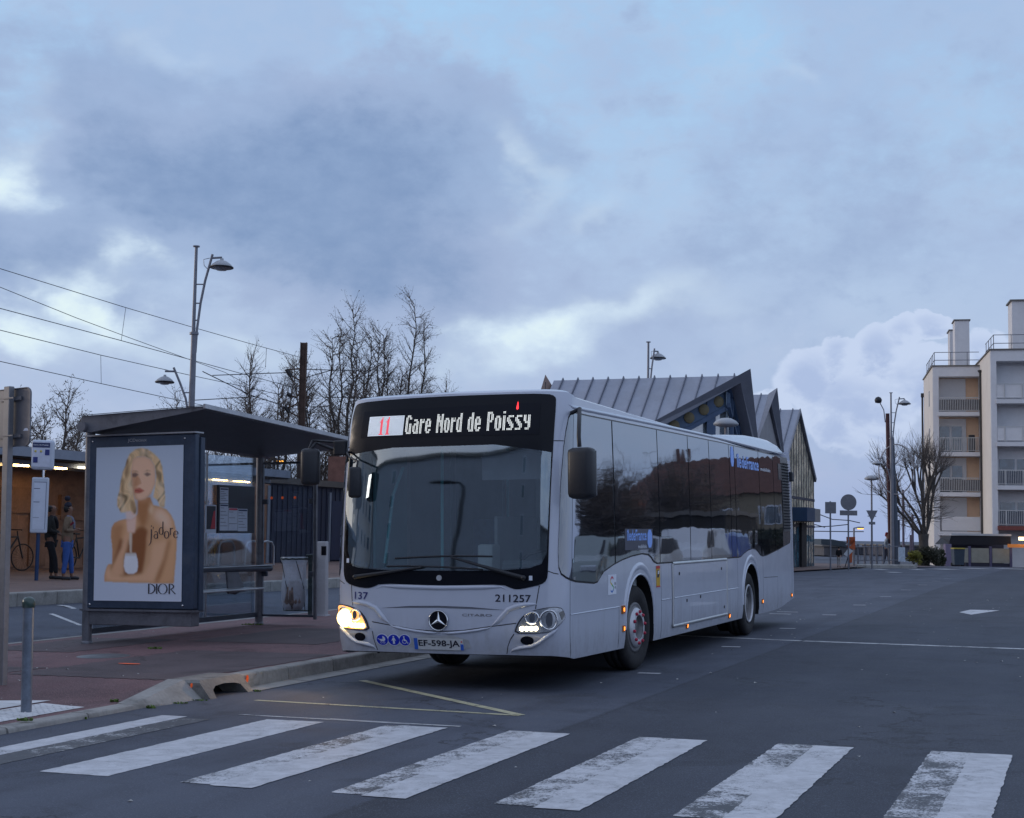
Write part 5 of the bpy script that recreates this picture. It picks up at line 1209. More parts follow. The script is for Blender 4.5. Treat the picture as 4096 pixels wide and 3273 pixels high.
b = MB(); w, h, r, n = .33, .285, .06, 5; ou = []
for cx_, cz_, a0 in ((w-r, h-r, 0), (-w+r, h-r, 90), (-w+r, -h+r, 180), (w-r, -h+r, 270)):
    for i in range(n+1): a = radians(a0+90*i/n); ou.append((cx_+r*cos(a)-.05, .05, 2.615+cz_+r*sin(a)))
b.prism(ou, (0, .012, 0)); plate_ = b.build('sign_plate', SGM, ts)
b = MB(); b.tube([(x, .048, z) for x, _, z in ou], .007, 5, closed=True); b.build('plate_rim', SGM, plate_)
b = MB()
for z in (2.80, 2.43): b.box(-.20, .15, .031, .049, z-.018, z+.018); b.box(-.12, .12, -.036, -.03, z-.006, z+.006)
b.build('sign_bracket', SHM, ts)
b = MB(); b.add([(.17, .0489, 2.475), (.255, .0489, 2.475), (.245, .0489, 2.495), (.22, .0489, 2.503), (.19, .0489, 2.497)], [(0, 1, 2, 3, 4)]); b.build('torn_sticker', SW, plate_)

# ticket validator post and the hanging rubbish bag
p = Vector((-6.44, 9.12, .15)); va = near(thing('validator_post', p, 'slim white post with a small black reader standing behind the shelter', 'ticket post'))
b = MB(); b.box(-.085, .085, -.06, .06, 0, 1.30, bev=.012); b.box(-.11, .11, -.09, .09, -.02, .02, bev=.006); b.build('post', mat('pale_post', (.42, .43, .46), .4, var=.08), va)
b = MB(); b.box(0.005, .09, -.068, -.03, 1.06, 1.22, bev=.004); b.build('reader', BLKG, va)
p = Vector((-6.58, 8.93, .15)); bi = near(thing('litter_bag', p, 'clear rubbish bag hanging from a hoop on a dark post behind the shelter', 'rubbish bag'))
GRN = mat('dark_green_post', (.012, .022, .022), .4)
b = MB(); b.cyl((0, 0, 0), (0, 0, 1.06), .04, 16); b.box(-.06, .06, -.06, .06, 1.03, 1.08, bev=.01); b.build('post', GRN, bi)
b = MB(); cxx = -.33
b.tube([(cxx+.25*cos(2*pi*i/24), .02+.19*sin(2*pi*i/24), 1.0+.01*sin(3*i)) for i in range(24)], .018, 8, closed=True); b.cyl((-.1, .02, 1.0), (0, 0, 1.0), .02); b.build('hoop', GRN, bi)
bg_ = MB(); n = 40; rr_ = random.Random(5); L = [(1.035, 1.06), (1.01, 1.10), (.98, 1.09), (.95, 1.04), (.93, .94), (.85, .86), (.7, .86), (.5, .92), (.3, .93), (.18, .84), (.11, .6), (.10, .0)]
ph = [rr_.uniform(-.08, .08) for _ in range(n)]
vv = []
for z, k_ in L:
    for i in range(n):
        a = 2*pi*i/n; q = k_*(1+(ph[i]+.05*sin(7*a+z*6)+.03*sin(13*a-z*9))*(1 if z < .9 else .15)); vv.append((cxx+.235*cos(a)*q-.02*(1-z), .02+.18*sin(a)*q, z))
bg_.add(vv, [(j*n+i, j*n+(i+1) % n, (j+1)*n+(i+1) % n, (j+1)*n+i) for j in range(len(L)-1) for i in range(n)], True)
BAG = mat('clear_plastic', (.62, .66, .74), .3, alpha=.50, var=.15, vscale=4, bump=.8, bscale=9, coat=.3)
bg_.build('bag', BAG, bi)
ln2 = MB(); ln2.lathe([(0, .12), (.12, .13), (.19, .25), (.17, .5), (.08, .62), (0, .6)], (cxx, .02, 0), 14); ln2.build('rubbish', mat('mixed_rubbish', (.16, .11, .09), .8, var=.6, vscale=9), bi)
b = MB()
for i in (0, 1, 2, 3): a = i*pi/2+.5; b.tube([(cxx+.25*cos(a), .02+.19*sin(a), 1.0), (cxx+.22*cos(a+.8), .02+.17*sin(a+.8), .5), (cxx+.2*cos(a+1.3), .02+.15*sin(a+1.3), .1)], .007, 5)
b.tube([(cxx+.2*cos(2*pi*i/20), .02+.15*sin(2*pi*i/20), .1) for i in range(20)], .008, 5, closed=True); b.tube([(cxx, .02, .1), (0, 0, .1)], .01, 5); b.build('bag_straps', GRN, bi)
# ------------------------------------------------------------------ left: platform shelter wall, people, masts, wires
WOOD = mat('timber_cladding', (.26, .15, .10), .75, var=.25, vscale=1.4, bump=.3, bscale=20, dirt=((.07, .045, .035), .5, 1.2))
WOODD = mat('timber_relief', (.21, .12, .08), .75, var=.3, vscale=2)
DKR = mat('dark_soffit', (.022, .02, .022), .7)
FAS = mat('canopy_fascia', (.24, .27, .33), .45, metal=.4, var=.1)
NAVM = mat('navy_cladding', (.028, .034, .06), .5, var=.2, vscale=.8)
WARM = mat('warm_tube_light', (1, .8, .4), .4, emit=(1, .60, .20), es=30)
WARMW = mat('white_tube_light', (1, .95, .85), .4, emit=(1, .85, .6), es=4)
pb = thing('station_pavilion', (-20, 10, .445), 'long brown timber clad pavilion with a dark flat canopy and warm tube lights', 'pavilion'); pb.rotation_euler = (0, 0, 0)
PO = Vector((-20, 10, .445))
def L_(m, o): m.v = [tuple(Vector(v)-o) for v in m.v]; return m
m_ = MB(); m_.box(-24, -20, -12, 29.8, .44, 3.15); L_(m_, PO).build('wall', WOOD, pb)
m_ = MB(); r_ = random.Random(21)
y = -10.0
while y < 29.5:
    z = .5
    while z < 3.0:
        h = r_.choice((.35, .5, .7, .9)); w = r_.choice((.7, 1.1, 1.5))
        if r_.random() < .75 and z+h < 3.1 and y+w < 29.7: m_.box(-20.0, -20+r_.choice((.03, .06, .09, .12)), y+.02, y+w-.02, z+.01, z+h-.01)
        z += h
    y += 1.15
L_(m_, PO).build('cladding_relief', WOODD, pb)
m_ = MB(); m_.box(-24, -17.05, -12, 26, 3.16, 3.30); L_(m_, PO).build('canopy', DKR, pb)
m_ = MB(); m_.box(-17.05, -16.98, -12, 26, 3.20, 3.43); m_.box(-24, -17.0, -12, 26.0, 3.38, 3.43); L_(m_, PO).build('canopy_edge', FAS, pb)
m_ = MB(); m_.box(-17.8, -17.7, -12, 26, 3.05, 3.16); m_.box(-19, -18.9, -12, 26, 3.05, 3.16); L_(m_, PO).build('canopy_beam', FAS, pb)
for i, (a, b, row) in enumerate(((855, 905, 1921), (938, 975, 1921), (985, 995, 1922), (60, 110, 1862), (225, 262, 1866))):
    p, q = on_x(a, row, -18.6), on_x(b, row, -18.6); m_ = MB(); m_.box(-18.65, -18.55, p.y, q.y, 3.06, 3.13); L_(m_, PO).build('tube_light', WARM, pb)
p = on_x(318, 1860, -17.6); m_ = MB(); m_.box(-17.65, -17.55, p.y, p.y+1.1, 3.05, 3.10); L_(m_, PO).build('tube_light', WARMW, pb)
# darker half of the building, with doors
nb = thing('service_building', (-20, 33, .4), 'low dark blue flat roofed building with a brown door behind the bus shelter glass', 'building'); NO = Vector((-20, 33, .4))
m_ = MB(); m_.box(-26, -20.05, 29.85, 46, .2, 3.2); L_(m_, NO).build('wall', NAVM, nb)
m_ = MB(); m_.box(-26.2, -19.9, 29.7, 46.2, 3.2, 3.42); L_(m_, NO).build('roof', mat('brown_parapet', (.10, .085, .075), .7), nb)
m_ = MB(); y = 30
while y < 46: m_.box(-20.05, -20.02, y, y+.03, .4, 3.15); y += .35
L_(m_, NO).build('wall_ribs', mat('navy_ribs', (.018, .022, .042), .5), nb)
def xd(px): return on_x(px, 2200, -20).y
m_ = MB(); m_.box(-20.04, -19.98, xd(975), xd(1060), .4, 2.75); L_(m_, NO).build('door', mat('brown_door', (.20, .085, .045), .6, var=.2), nb)
m_ = MB(); m_.box(-20.04, -19.97, xd(1063), xd(1073), .4, 3.1); L_(m_, NO).build('door_post', FAS, nb)
m_ = MB(); m_.box(-20.04, -19.97, xd(1312), xd(1318), .4, 3.0); L_(m_, NO).build('door_post', FAS, nb)
m_ = MB(); m_.box(-20.04, -19.98, xd(1322), xd(1372), .5, 2.7); L_(m_, NO).build('door', mat('blue_door', (.02, .026, .06), .5), nb)
p = at(1362, 1900, 58); m_ = MB(); m_.box(-.35, .5, -.4, .4, -1.6, 1.02); 
chm = m_.build('brick_stack', mat('brick_red', (.17, .085, .07), .8, var=.25, vscale=3, bump=.3, bscale=12), loc=(p.x, p.y, p.z-.3), label='square red brick stack above the dark roof, left of the bus windscreen', category='chimney')

# ---- people
def skinned(nodes, edges, sub=1):
    me = bpy.data.meshes.new('sk'); me.from_pydata([n[:3] for n in nodes], edges, []); o = bpy.data.objects.new('sk', me); C.objects.link(o)
    mo = o.modifiers.new('s', 'SKIN'); sv = me.skin_vertices[0].data
    for i, n in enumerate(nodes): r = n[3]; sv[i].radius = r if isinstance(r, tuple) else (r, r)
    sv[0].use_root = True; mo.use_smooth_shade = True
    s2 = o.modifiers.new('u', 'SUBSURF'); s2.levels = sub; s2.render_levels = sub
    dg = bpy.context.evaluated_depsgraph_get(); m = bpy.data.meshes.new_from_object(o.evaluated_get(dg)); bpy.data.objects.remove(o); bpy.data.meshes.remove(me)
    m.polygons.foreach_set('use_smooth', [True]*len(m.polygons)); return m
SKN = mat('skin_brown', (.17, .085, .055), .5, var=.08); SKN2 = mat('skin_light', (.42, .24, .18), .5, var=.08)
def person(loc, rz, label, H, skin, top, legs, shoes, arms, hair=None, hat=None, scarf=None, stance=(.07, -.06), coat=.0, bulk=1.0, lean=0, **kw):
    k = H/1.68; t = thing('person', loc, label, 'person', rz)
    sL, sR = stance; v = lambda *a: (a[0]*k, a[1]*k, a[2]*k, a[3]*k if not isinstance(a[3], tuple) else (a[3][0]*k, a[3][1]*k))
    P0 = [v(0, 0, .88, (.115, .10)), v(lean*.4, 0, 1.08, .10), v(lean, 0, 1.28, (.105, .12)), v(lean*1.1, 0, 1.405, .048), v(lean+.015, 0, 1.47, .062), v(lean+.02, 0, 1.565, .088), v(lean+.01, 0, 1.65, .06),
          v(lean, .155, 1.345, .052), v(*arms[0][0], .038), v(*arms[0][1], .026), v(lean, -.155, 1.345, .052), v(*arms[1][0], .038), v(*arms[1][1], .026),
          v(.0, .085, .82, .078), v(.02+sL*.6, .09, .46, .052), v(sL, .095, .09, .036), v(sL+.13, .11, .035, .034), v(0, -.085, .82, .078), v(.02+sR*.6, -.09, .46, .052), v(sR, -.095, .09, .036), v(sR+.13, -.11, .035, .034)]
    E = [(0, 1), (1, 2), (2, 3), (3, 4), (4, 5), (5, 6), (2, 7), (7, 8), (8, 9), (2, 10), (10, 11), (11, 12), (0, 13), (13, 14), (14, 15), (15, 16), (0, 17), (17, 18), (18, 19), (19, 20)]
    nodes = list(P0); ed = list(E)
    for hi, (el_, wr_) in ((9, arms[0]), (12, arms[1])):   # palm, four fingers, thumb
        w = Vector(nodes[hi][:3]); e = Vector(nodes[hi-1][:3]); d = (w-e).normalized(); s = d.cross(Vector((0, 0, 1)));
        s = s.normalized() if s.length > .1 else Vector((0, 1, 0))
        pl_ = w+d*.055*k; nodes.append((*pl_, .026*k)); pi_ = len(nodes)-1; ed.append((hi, pi_))
        for f in range(4):
            a = pl_+s*(.024-.016*f)*k+d*(.035)*k; b = a+d*(.03-.004*abs(f-1))*k+Vector((0, 0, -.012*k)); nodes.append((*a, .009*k)); nodes.append((*b, .008*k)); ed += [(pi_, len(nodes)-2), (len(nodes)-2, len(nodes)-1)]
        a = w+d*.03*k+s*.03*k; b = a+d*.03*k+s*.01*k; nodes.append((*a, .010*k)); nodes.append((*b, .009*k)); ed += [(hi, len(nodes)-2), (len(nodes)-2, len(nodes)-1)]
    obj('body', skinned(nodes, ed, 1), skin, t)
    J = [v(0, 0, .80-coat, (.15*bulk, .14*bulk)), v(lean*.4, 0, 1.05, (.135*bulk, .13*bulk)), v(lean, 0, 1.28, (.14*bulk, .145*bulk)), v(lean*1.1, 0, 1.40, .075), v(lean, .16, 1.35, .072*bulk), v(*arms[0][0], .058*bulk), v(*arms[0][1], .042*bulk), v(lean, -.16, 1.35, .072*bulk), v(*arms[1][0], .058*bulk), v(*arms[1][1], .042*bulk)]
    obj('jacket', skinned(J, [(0, 1), (1, 2), (2, 3), (2, 4), (4, 5), (5, 6), (2, 7), (7, 8), (8, 9)], 2), top, t)
    Tn = [v(0, 0, .90, (.13, .125)), v(.0, .088, .80, .098), v(.02+sL*.6, .09, .46, .068), v(sL, .095, .13, .048), v(0, -.088, .80, .098), v(.02+sR*.6, -.09, .46, .068), v(sR, -.095, .13, .048)]
    obj('trousers', skinned(Tn, [(0, 1), (1, 2), (2, 3), (0, 4), (4, 5), (5, 6)], 2), legs, t)
    for s_, x in ((1, sL), (-1, sR)):
        obj('shoe', skinned([v(x-.05, s_*.095, .055, .048), v(x+.05, s_*.10, .055, .046), v(x+.17, s_*.115, .04, .036)], [(0, 1), (1, 2)], 2), shoes, t)
    hx = (lean+.02)*k
    fc = MB(); fc.lathe([(0, .02), (.012, .012), (.016, 0)], (hx+.088*k, 0, 1.56*k), 6, Matrix.Rotation(pi/2, 3, 'Y')); fc.build('nose', skin, t)
    ey = MB()
    for s_ in (1, -1): ey.lathe([(0, .006), (.009, .003), (.011, 0)], (hx+.078*k, s_*.032*k, 1.585*k), 8, Matrix.Rotation(pi/2, 3, 'Y'))
    ey.build('eyes', mat('eye_dark', (.02, .015, .012), .3), t)
    mo_ = MB(); mo_.box(hx+.078*k, hx+.086*k, -.022*k, .022*k, 1.512*k, 1.522*k); mo_.build('mouth', mat('lips', (.25, .06, .05), .5), t)
    for s_ in (1, -1): e_b = MB(); e_b.lathe([(0, .008), (.02, .008), (.022, 0)], (hx-.005*k, s_*.085*k, 1.565*k), 8, Matrix.Rotation(pi/2*s_, 3, 'X')); e_b.build('ear', skin, t)
    if hair: obj('hair', skinned([v(lean-.03, 0, 1.48, .07), v(lean-.03, 0, 1.58, .095), v(lean-.005, 0, 1.64, .085)], [(0, 1), (1, 2)], 2), hair, t)
    if hat:
        hm, pom = hat; ho2 = obj('hat', skinned([v(lean-.01, 0, 1.60, .10), v(lean-.015, 0, 1.68, .085), v(lean-.02, 0, 1.73, .05)], [(0, 1), (1, 2)], 2), hm, t)
        if pom: 
            b_ = MB(); b_.lathe([(0, -.055), (.035, -.045), (.06, -.01), (.055, .03), (.03, .055), (0, .06)], ((lean-.03)*k, 0, 1.80*k), 14); b_.build('pompom', hm, ho2)
    if scarf: obj('scarf', skinned([v(lean-.06, .05, 1.40, .045), v(lean+.05, .05, 1.39, .05), v(lean+.07, -.03, 1.38, .05), v(lean-.04, -.06, 1.40, .045), v(lean+.12, 0, 1.27, .045), v(lean+.13, .0, 1.12, .035)], [(0, 1), (1, 2), (2, 3), (2, 4), (4, 5)], 2), scarf, t)
    return t
FACE_R = atan2(sin(-YAW), cos(YAW))   # towards the right of the street
p = at(262, 2320, 30.2); p.z = .445
person(p, FACE_R+.25, 'person in a tan jacket, blue jeans and pompom hat looking at a phone', 1.60, SKN, mat('tan_jacket', (.17, .125, .085), .8, var=.2, vscale=8), mat('blue_jeans', (.03, .085, .30), .8, var=.2, vscale=8), mat('black_shoe', (.015, .015, .02), .6),
       (((-.03, .20, 1.12), (.17, .10, 1.13)), ((-.05, -.19, 1.10), (.14, -.07, 1.10))), hair=mat('black_hair', (.012, .01, .01), .6), hat=(mat('navy_knit', (.018, .02, .035), .9), True), scarf=mat('grey_scarf', (.13, .14, .19), .9, var=.3, vscale=20), stance=(.12, -.05), lean=.0)
q = at(288, 2095, 30.1); b = MB(); b.box(-.02, .02, -.006, .006, -.05, .05, M=Matrix.Rotation(.9, 3, 'Y'), bev=0); b.build('phone', mat('red_phone_case', (.16, .015, .03), .4), loc=q, label='red phone held in the hands of the person in the tan jacket', category='phone')
p = at(196, 2318, 30.4); p.z = .445
person(p, FACE_R+.1, 'person in dark clothes with a long black scarf standing behind the white stop pole', 1.60, SKN, mat('dark_olive_coat', (.022, .024, .024), .85, var=.2), mat('black_trousers', (.008, .009, .014), .8), MATS['black_shoe'],
       (((-.02, .19, 1.10), (.17, .14, 1.02)), ((-.02, -.19, 1.10), (.17, -.12, 1.02))), hair=MATS['black_hair'], scarf=mat('black_scarf', (.008, .008, .012), .9), stance=(.02, .17), bulk=1.08)
# bus stop pole with its two cases
BSW = mat('stop_white_plastic', (.52, .58, .68), .4, var=.06); BSB = mat('stop_pole_blue', (.02, .05, .13), .4)
p = at(145, 2325, 29.9); p.z = .445
bsp = thing('bus_stop_pole', p, 'white two part bus stop pole on the far platform by two waiting people', 'bus stop', -YAW*0+(-.38)*-1*0+YAW*-1*0)
bsp.rotation_euler = (0, 0, -YAW+.25)
b = MB(); b.cyl((0, 0, 0), (0, 0, 1.3), .04, 12); b.build('pole', BSB, bsp); b = MB(); b.cyl((.04, 0, 2.13), (.04, 0, 2.32), .035, 12); b.build('pole_joint', CHR, bsp)
b = MB(); b.box(-.17, .17, -.08, .08, .98, 2.14, bev=.03); ch1 = b.build('timetable_case', BSW, bsp); b = MB(); b.box(-.12, .12, -.086, -.08, 1.06, 2.04); b.build('timetable', PAP, ch1)
b = MB(); b.box(-.12, .0, -.089, -.086, 1.90, 1.912); b.box(-.12, .0, -.089, -.086, 1.62, 1.632); b.box(-.12, -.0, -.089, -.086, 1.3, 1.306); b.box(.118, .124, -.088, -.08, 1.06, 2.04); b.box(-.12, .124, -.088, -.08, 2.035, 2.045); b.build('timetable_print', INKB, ch1)
b = MB(); b.box(-.20, .25, -.13, .13, 2.30, 2.92, bev=.05); hd = b.build('head_case', BSW, bsp); b = MB(); b.box(-.185, .17, -.137, -.13, 2.36, 2.88); b.build('head_panel', mat('panel_white', (.60, .64, .76), .4), hd)
b = MB(); b.box(-.18, .165, -.142, -.137, 2.76, 2.86); b.build('head_band', INKB, hd)
body_l = text_fit('Gare de Poissy', lambda a, b_: Vector((-.165+.30*a, -.1435, 2.795+.03*b_)), .02).build('head_lettering', SW, hd)
for (x, z) in ((.07, 2.60), (-.16, 2.44)): b = MB(); b.box(x, x+.09, -.142, -.137, z, z+.12); b.build('line_logo', mat('logo_navy', (.03, .045, .2), .4), hd)
for x in (-.12, -.01): b = MB(); b.lathe([(0, .003), (.025, .003), (.025, 0)], (x, -.138, 2.68), 12, Matrix.Rotation(pi/2, 3, 'X')); b.build('line_disc', mat('logo_yellow', (.6, .5, .12), .5), hd)
# bicycles and hoops
def bicycle(loc, rz, label, col):
    t = thing('bicycle', loc, label, 'bicycle', rz); fm = mat('cycle_'+col[0], col[1], .4)
    for x in (-.52, .52):
        b = MB(); b.tube([(x+.33*cos(2*pi*i/28), 0, .34+.33*sin(2*pi*i/28)) for i in range(28)], .018, 6, closed=True)
        for i in range(10): a = pi*i/10; b.tube([(x+.32*cos(a), 0, .34+.32*sin(a)), (x-.32*cos(a), 0, .34-.32*sin(a))], .003, 3)
        b.build('wheel', RUB, t)
    b = MB(); A_, B_, D_, E_, F_ = (-.52, 0, .34), (-.05, 0, .3), (-.22, 0, .82), (.36, 0, .86), (.52, 0, .34)
    for a, c_ in ((A_, B_), (A_, D_), (B_, D_), (D_, E_), (B_, E_), (E_, F_)): b.cyl(a, c_, .022, 6)
    b.cyl(E_, (.33, 0, 1.0), .016, 6); b.build('frame', fm, t)
    b = MB(); b.tube([(.25, -.27, 1.02), (.34, -.2, 1.03), (.34, .2, 1.03), (.25, .27, 1.02)], .014, 6); b.build('handlebar', BLK, t)
    b = MB(); b.cyl(D_, (-.25, 0, .93), .014, 6); b.box(-.38, -.12, -.06, .06, .92, .97, bev=.02); b.build('saddle', BLK, t)
    return t
p = on_x(18, 2275, -18.9); bicycle((p.x, p.y, .445), pi/2-.2, 'dark bicycle leaning by the timber wall at the picture edge', ('black', (.02, .02, .022)))
p = on_x(858, 2262, -19.0); bicycle((p.x, p.y, .445), pi/2+.35, 'yellow framed bicycle seen through the shelter glass', ('yellow', (.42, .24, .02)))
p = on_x(320, 2262, -18.9); bicycle((p.x, p.y, .445), pi/2+.1, 'dark bicycle parked between the people and the shelter post', ('black', (.02, .02, .022)))
HOOP = mat('hoop_steel', (.45, .47, .52), .35, metal=.7)
for i, px in enumerate((905, 1010, 1065)):
    p = on_x(px, 2262, -18.3); b = MB(); b.tube([(0, -.45, 0), (0, -.42, .6), (0, -.3, .74), (0, 0, .77), (0, .3, .74), (0, .42, .6), (0, .45, 0)], .03, 8)
    b.build('cycle_hoop', HOOP, loc=(p.x, p.y, .445), label='steel cycle hoop on the far platform seen through the shelter glass', category='cycle stand', group='steel cycle hoops on the far platform')

# ---- lamps
LMP = mat('lamp_post_grey', (.19, .20, .235), .45, metal=.4, var=.15); LHD = mat('lamp_head_pale', (.33, .35, .38), .4, var=.1); LLN = mat('lamp_lens', (.25, .27, .30), .15)
def lamp_head(c, R_, parent):
    b = MB(); b.lathe([(0, R_*.78), (R_*.14, R_*.78), (R_*.16, R_*.62), (R_*.45, R_*.52), (R_*.8, R_*.27), (R_, .0), (R_*.97, -.02), (0, -.02)], c, 24); h = b.build('lamp_head', LHD, parent)
    b = MB(); b.lathe([(0, -R_*.32), (R_*.4, -R_*.28), (R_*.66, -R_*.1), (R_*.72, 0)], c, 20); b.build('lens', LLN, h); 
    b = MB(); b.lathe([(R_*1.02, .012), (R_*1.03, -.02), (R_*.95, -.03)], c, 24); b.build('rim', BLK, h)
def street_lamp(px, depth, rz, label, low=True, low_rz=0):
    p = at(px, 2250, depth); z0 = ground(p.x, p.y); t = thing('street_lamp', (p.x, p.y, z0), label, 'street lamp', -YAW+rz, 'tall twin arm street lamps'); dz_ = .24-z0
    b = MB(); b.tube([(0, 0, 0), (0, 0, 6.45)], [.10, .075], 14); b.lathe([(.12, -.03), (.12, .03)], (0, 0, 6.4), 14); b.tube([(-.02, 0, 6.4), (-.02, 0, 8.7)], [.05, .04], 10); b.lathe([(0, .02), (.09, .02), (.09, -.01)], (-.02, 0, 8.7), 12); b.build('pole', LMP, t)
    b = MB(); b.tube([(.05, 0, 5.9), (.07, 0, 6.5), (.14, 0, 7.2), (.24, 0, 7.8), (.41, 0, 8.5)], .033, 8)
    for z, x in ((6.75, .10), (7.2, .14), (7.7, .22)): b.cyl((-.02, 0, z), (x, 0, z), .018, 6)
    b.cyl((.38, 0, 8.40), (.66, 0, 8.42), .028, 8); b.tube([(.34, 0, 8.4), (.18, 0, 8.36), (.2, 0, 8.2), (.3, 0, 8.1)], .009, 4); b.build('arm', LMP, t)
    lamp_head((.66, 0, 8.16), .30, t)
    if low:
        b = MB(); b.tube([(-.06, 0, 4.2), (-.16, 0, 4.7), (-.32, 0, 5.1), (-.50, 0, 5.5)], .03, 8); b.cyl((0, 0, 4.85), (-.22, 0, 4.85), .018, 6); b.cyl((-.47, 0, 5.4), (-.72, 0, 5.4), .026, 8); b.build('low_arm', LMP, t)
        lamp_head((-.72, 0, 5.12), .24, t)
    return t
street_lamp(744, 37, 0, 'tall grey twin headed street lamp rising behind the bus shelter roof')
street_lamp(2588, 54, .9, 'tall grey street lamp in front of the seamed metal station roof', low=False)
street_lamp(3570, 71.5, 0, 'tall grey street lamp beside the rusty mast near the bare tree')
def mushroom(px, depth, H, label):
    p = at(px, 2250, depth); z0 = ground(p.x, p.y); t = thing('dome_lamp', (p.x, p.y, z0), label, 'lamp', 0, 'dome topped low street lamps')
    b = MB(); b.tube([(0, 0, 0), (0, 0, H)], [.06, .045], 10); b.build('pole', LMP, t); b = MB(); b.lathe([(0, .14), (.16, .12), (.32, .04), (.40, -.05), (.38, -.10), (.2, -.15), (0, -.16)], (0, 0, H-.05), 24); b.build('lamp_head', LHD, t)
mushroom(2902, 45, 5.05, 'dome topped lamp in front of the station gable above the bus roof'); mushroom(3488, 80, 4.9, 'small dome topped lamp above the give way sign')
def lit_lamp(px, row, depth, label):
    p = at(px, row, depth); z0 = .24; t = thing('lit_street_lamp', (p.x, p.y, z0), label, 'street lamp', -YAW); H = p.z-z0
    b = MB(); b.cyl((-.35, 0, 0), (-.35, 0, H), .06, 8); b.cyl((-.35, 0, H), (.1, 0, H+.06), .04, 6); b.build('pole', LMP, t)
    b = MB(); b.box(-.15, .3, -.12, .12, -.02+H, .10+H, bev=.04); b.build('lamp_head', LHD, t); b = MB(); b.box(-.1, .26, -.1, .1, -.06+H, -.02+H); b.build('glowing_lens', mat('sodium_glow', (1, .6, .1), .4, emit=(1, .42, .05), es=3), t)
lit_lamp(1110, 1842, 66, 'small lit orange lamp glowing behind the shelter end glass'); lit_lamp(3437, 2113, 95, 'small lit orange lamp glowing low beyond the round sign')
# ---- catenary mast and wires
RUST = mat('rusty_mast', (.10, .068, .055), .75, metal=.2, var=.3, vscale=4); WIRE = mat('dark_wire', (.05, .055, .07), .5)
def hbeam(b, px, row, depth, w=.27, z0=.2):
    p = at(px, row, depth); r = Vector((cos(YAW), -sin(YAW), 0)); f = Vector((sin(YAW), cos(YAW), 0)); c_ = Vector((p.x, p.y, 0))
    Mx = Matrix(((r.x, f.x, 0, c_.x), (r.y, f.y, 0, c_.y), (0, 0, 1, 0), (0, 0, 0, 1)))
    b.box(-w/2, -w/2+.03, -.13, .13, z0, p.z, M=Mx); b.box(w/2-.03, w/2, -.13, .13, z0, p.z, M=Mx); b.box(-w/2+.03, w/2-.03, -.01, .01, z0, p.z, M=Mx)
mt = thing('catenary_mast', at(1208, 2100, 60), 'rusty brown railway mast standing among the bare trees behind the shelter', 'mast'); MO = mt.location.copy(); mt.location = MO
b = MB(); hbeam(b, 1216, 1371, 60); L_(b, MO).build('pole', RUST, mt)
def rods(lst, r, m, nm, par, o, depth=60):
    b = MB()
    for L in lst: b.tube([at(x, y, depth if len(q_) == 0 else q_[0]) for x, y, *q_ in L], r, 6)
    L_(b, o).build(nm, m, par)
rods([[(1150, 1480), (1180, 1477), (1203, 1476)], [(1165, 1503), (1200, 1522)], [(1152, 1630), (1180, 1620), (1200, 1622)], [(1160, 1650), (1195, 1668)], [(1150, 1577), (1190, 1592)]], .035, RUST, 'bracket', mt, MO)
rods([[(1146, 1478), (1166, 1508)], [(1140, 1626), (1158, 1652)], [(1148, 1575), (1165, 1583)]], .09, BLK, 'insulator', mt, MO)
rods([[(810, 1486, 58), (1000, 1580, 59), (1108, 1615), (1145, 1640)], [(850, 1502, 58), (1000, 1496, 59), (1150, 1491)], [(763, 1602, 58), (1030, 1587, 60)], [(1225, 1478), (1485, 1485, 62)], [(1485, 1480, 62), (1225, 1655)], [(1225, 1510), (1330, 1480, 61)], [(1300, 1590, 62), (1490, 1590, 62)]], .02, WIRE, 'registration_arm', mt, MO)
ws_ = [('uppermost overhead wire sloping down from the left edge towards the mast', [(-400, 955, 38), (0, 1075, 42), (500, 1230, 47), (755, 1305, 51), (1000, 1375, 56), (1210, 1432, 60)], .012),
       ('second overhead wire from the top at the left edge, crossing the third one', [(-400, 985, 38), (0, 1149, 42), (300, 1270, 45), (500, 1345, 48), (750, 1436, 52), (900, 1490, 55), (1100, 1600, 59)], .011),
       ('third overhead wire from the top, meeting the second behind the lamp post', [(-400, 1130, 38), (0, 1234, 42), (485, 1363, 47), (750, 1436, 52), (1000, 1504, 56), (1210, 1560, 60)], .013),
       ('fourth overhead wire from the top, passing just above the low lamp head', [(-400, 1225, 38), (0, 1321, 42), (403, 1421, 47), (740, 1497, 52), (1000, 1552, 57), (1210, 1600, 60)], .012),
       ('lowest overhead wire, ending behind the shelter roof', [(-400, 1352, 38), (0, 1446, 42), (405, 1535, 47), (740, 1607, 52), (1000, 1660, 57)], .012)]
for lb_, L, r in ws_:
    b = MB(); b.tube([at(*q) for q in L], r, 5); o = at(*L[1]); L_(b, o).build('overhead_wire', WIRE, loc=o, label=lb_, category='overhead wire')
for (a, c_, lb_) in (((503, 1231, 47), (485, 1363, 47), 'thin dropper wire hanging left of the lamp post between upper wires'), ((403, 1421, 47), (405, 1535, 47), 'thin dropper wire hanging between the two lowest overhead wires'), ((1066, 1393, 57), (1062, 1470, 57), 'thin dropper wire near the rusty mast')):
    b = MB(); o = at(*a); b.tube([at(*a), at(*c_)], .009, 4); L_(b, o).build('dropper_wire', WIRE, loc=o, label=lb_, category='dropper wire')
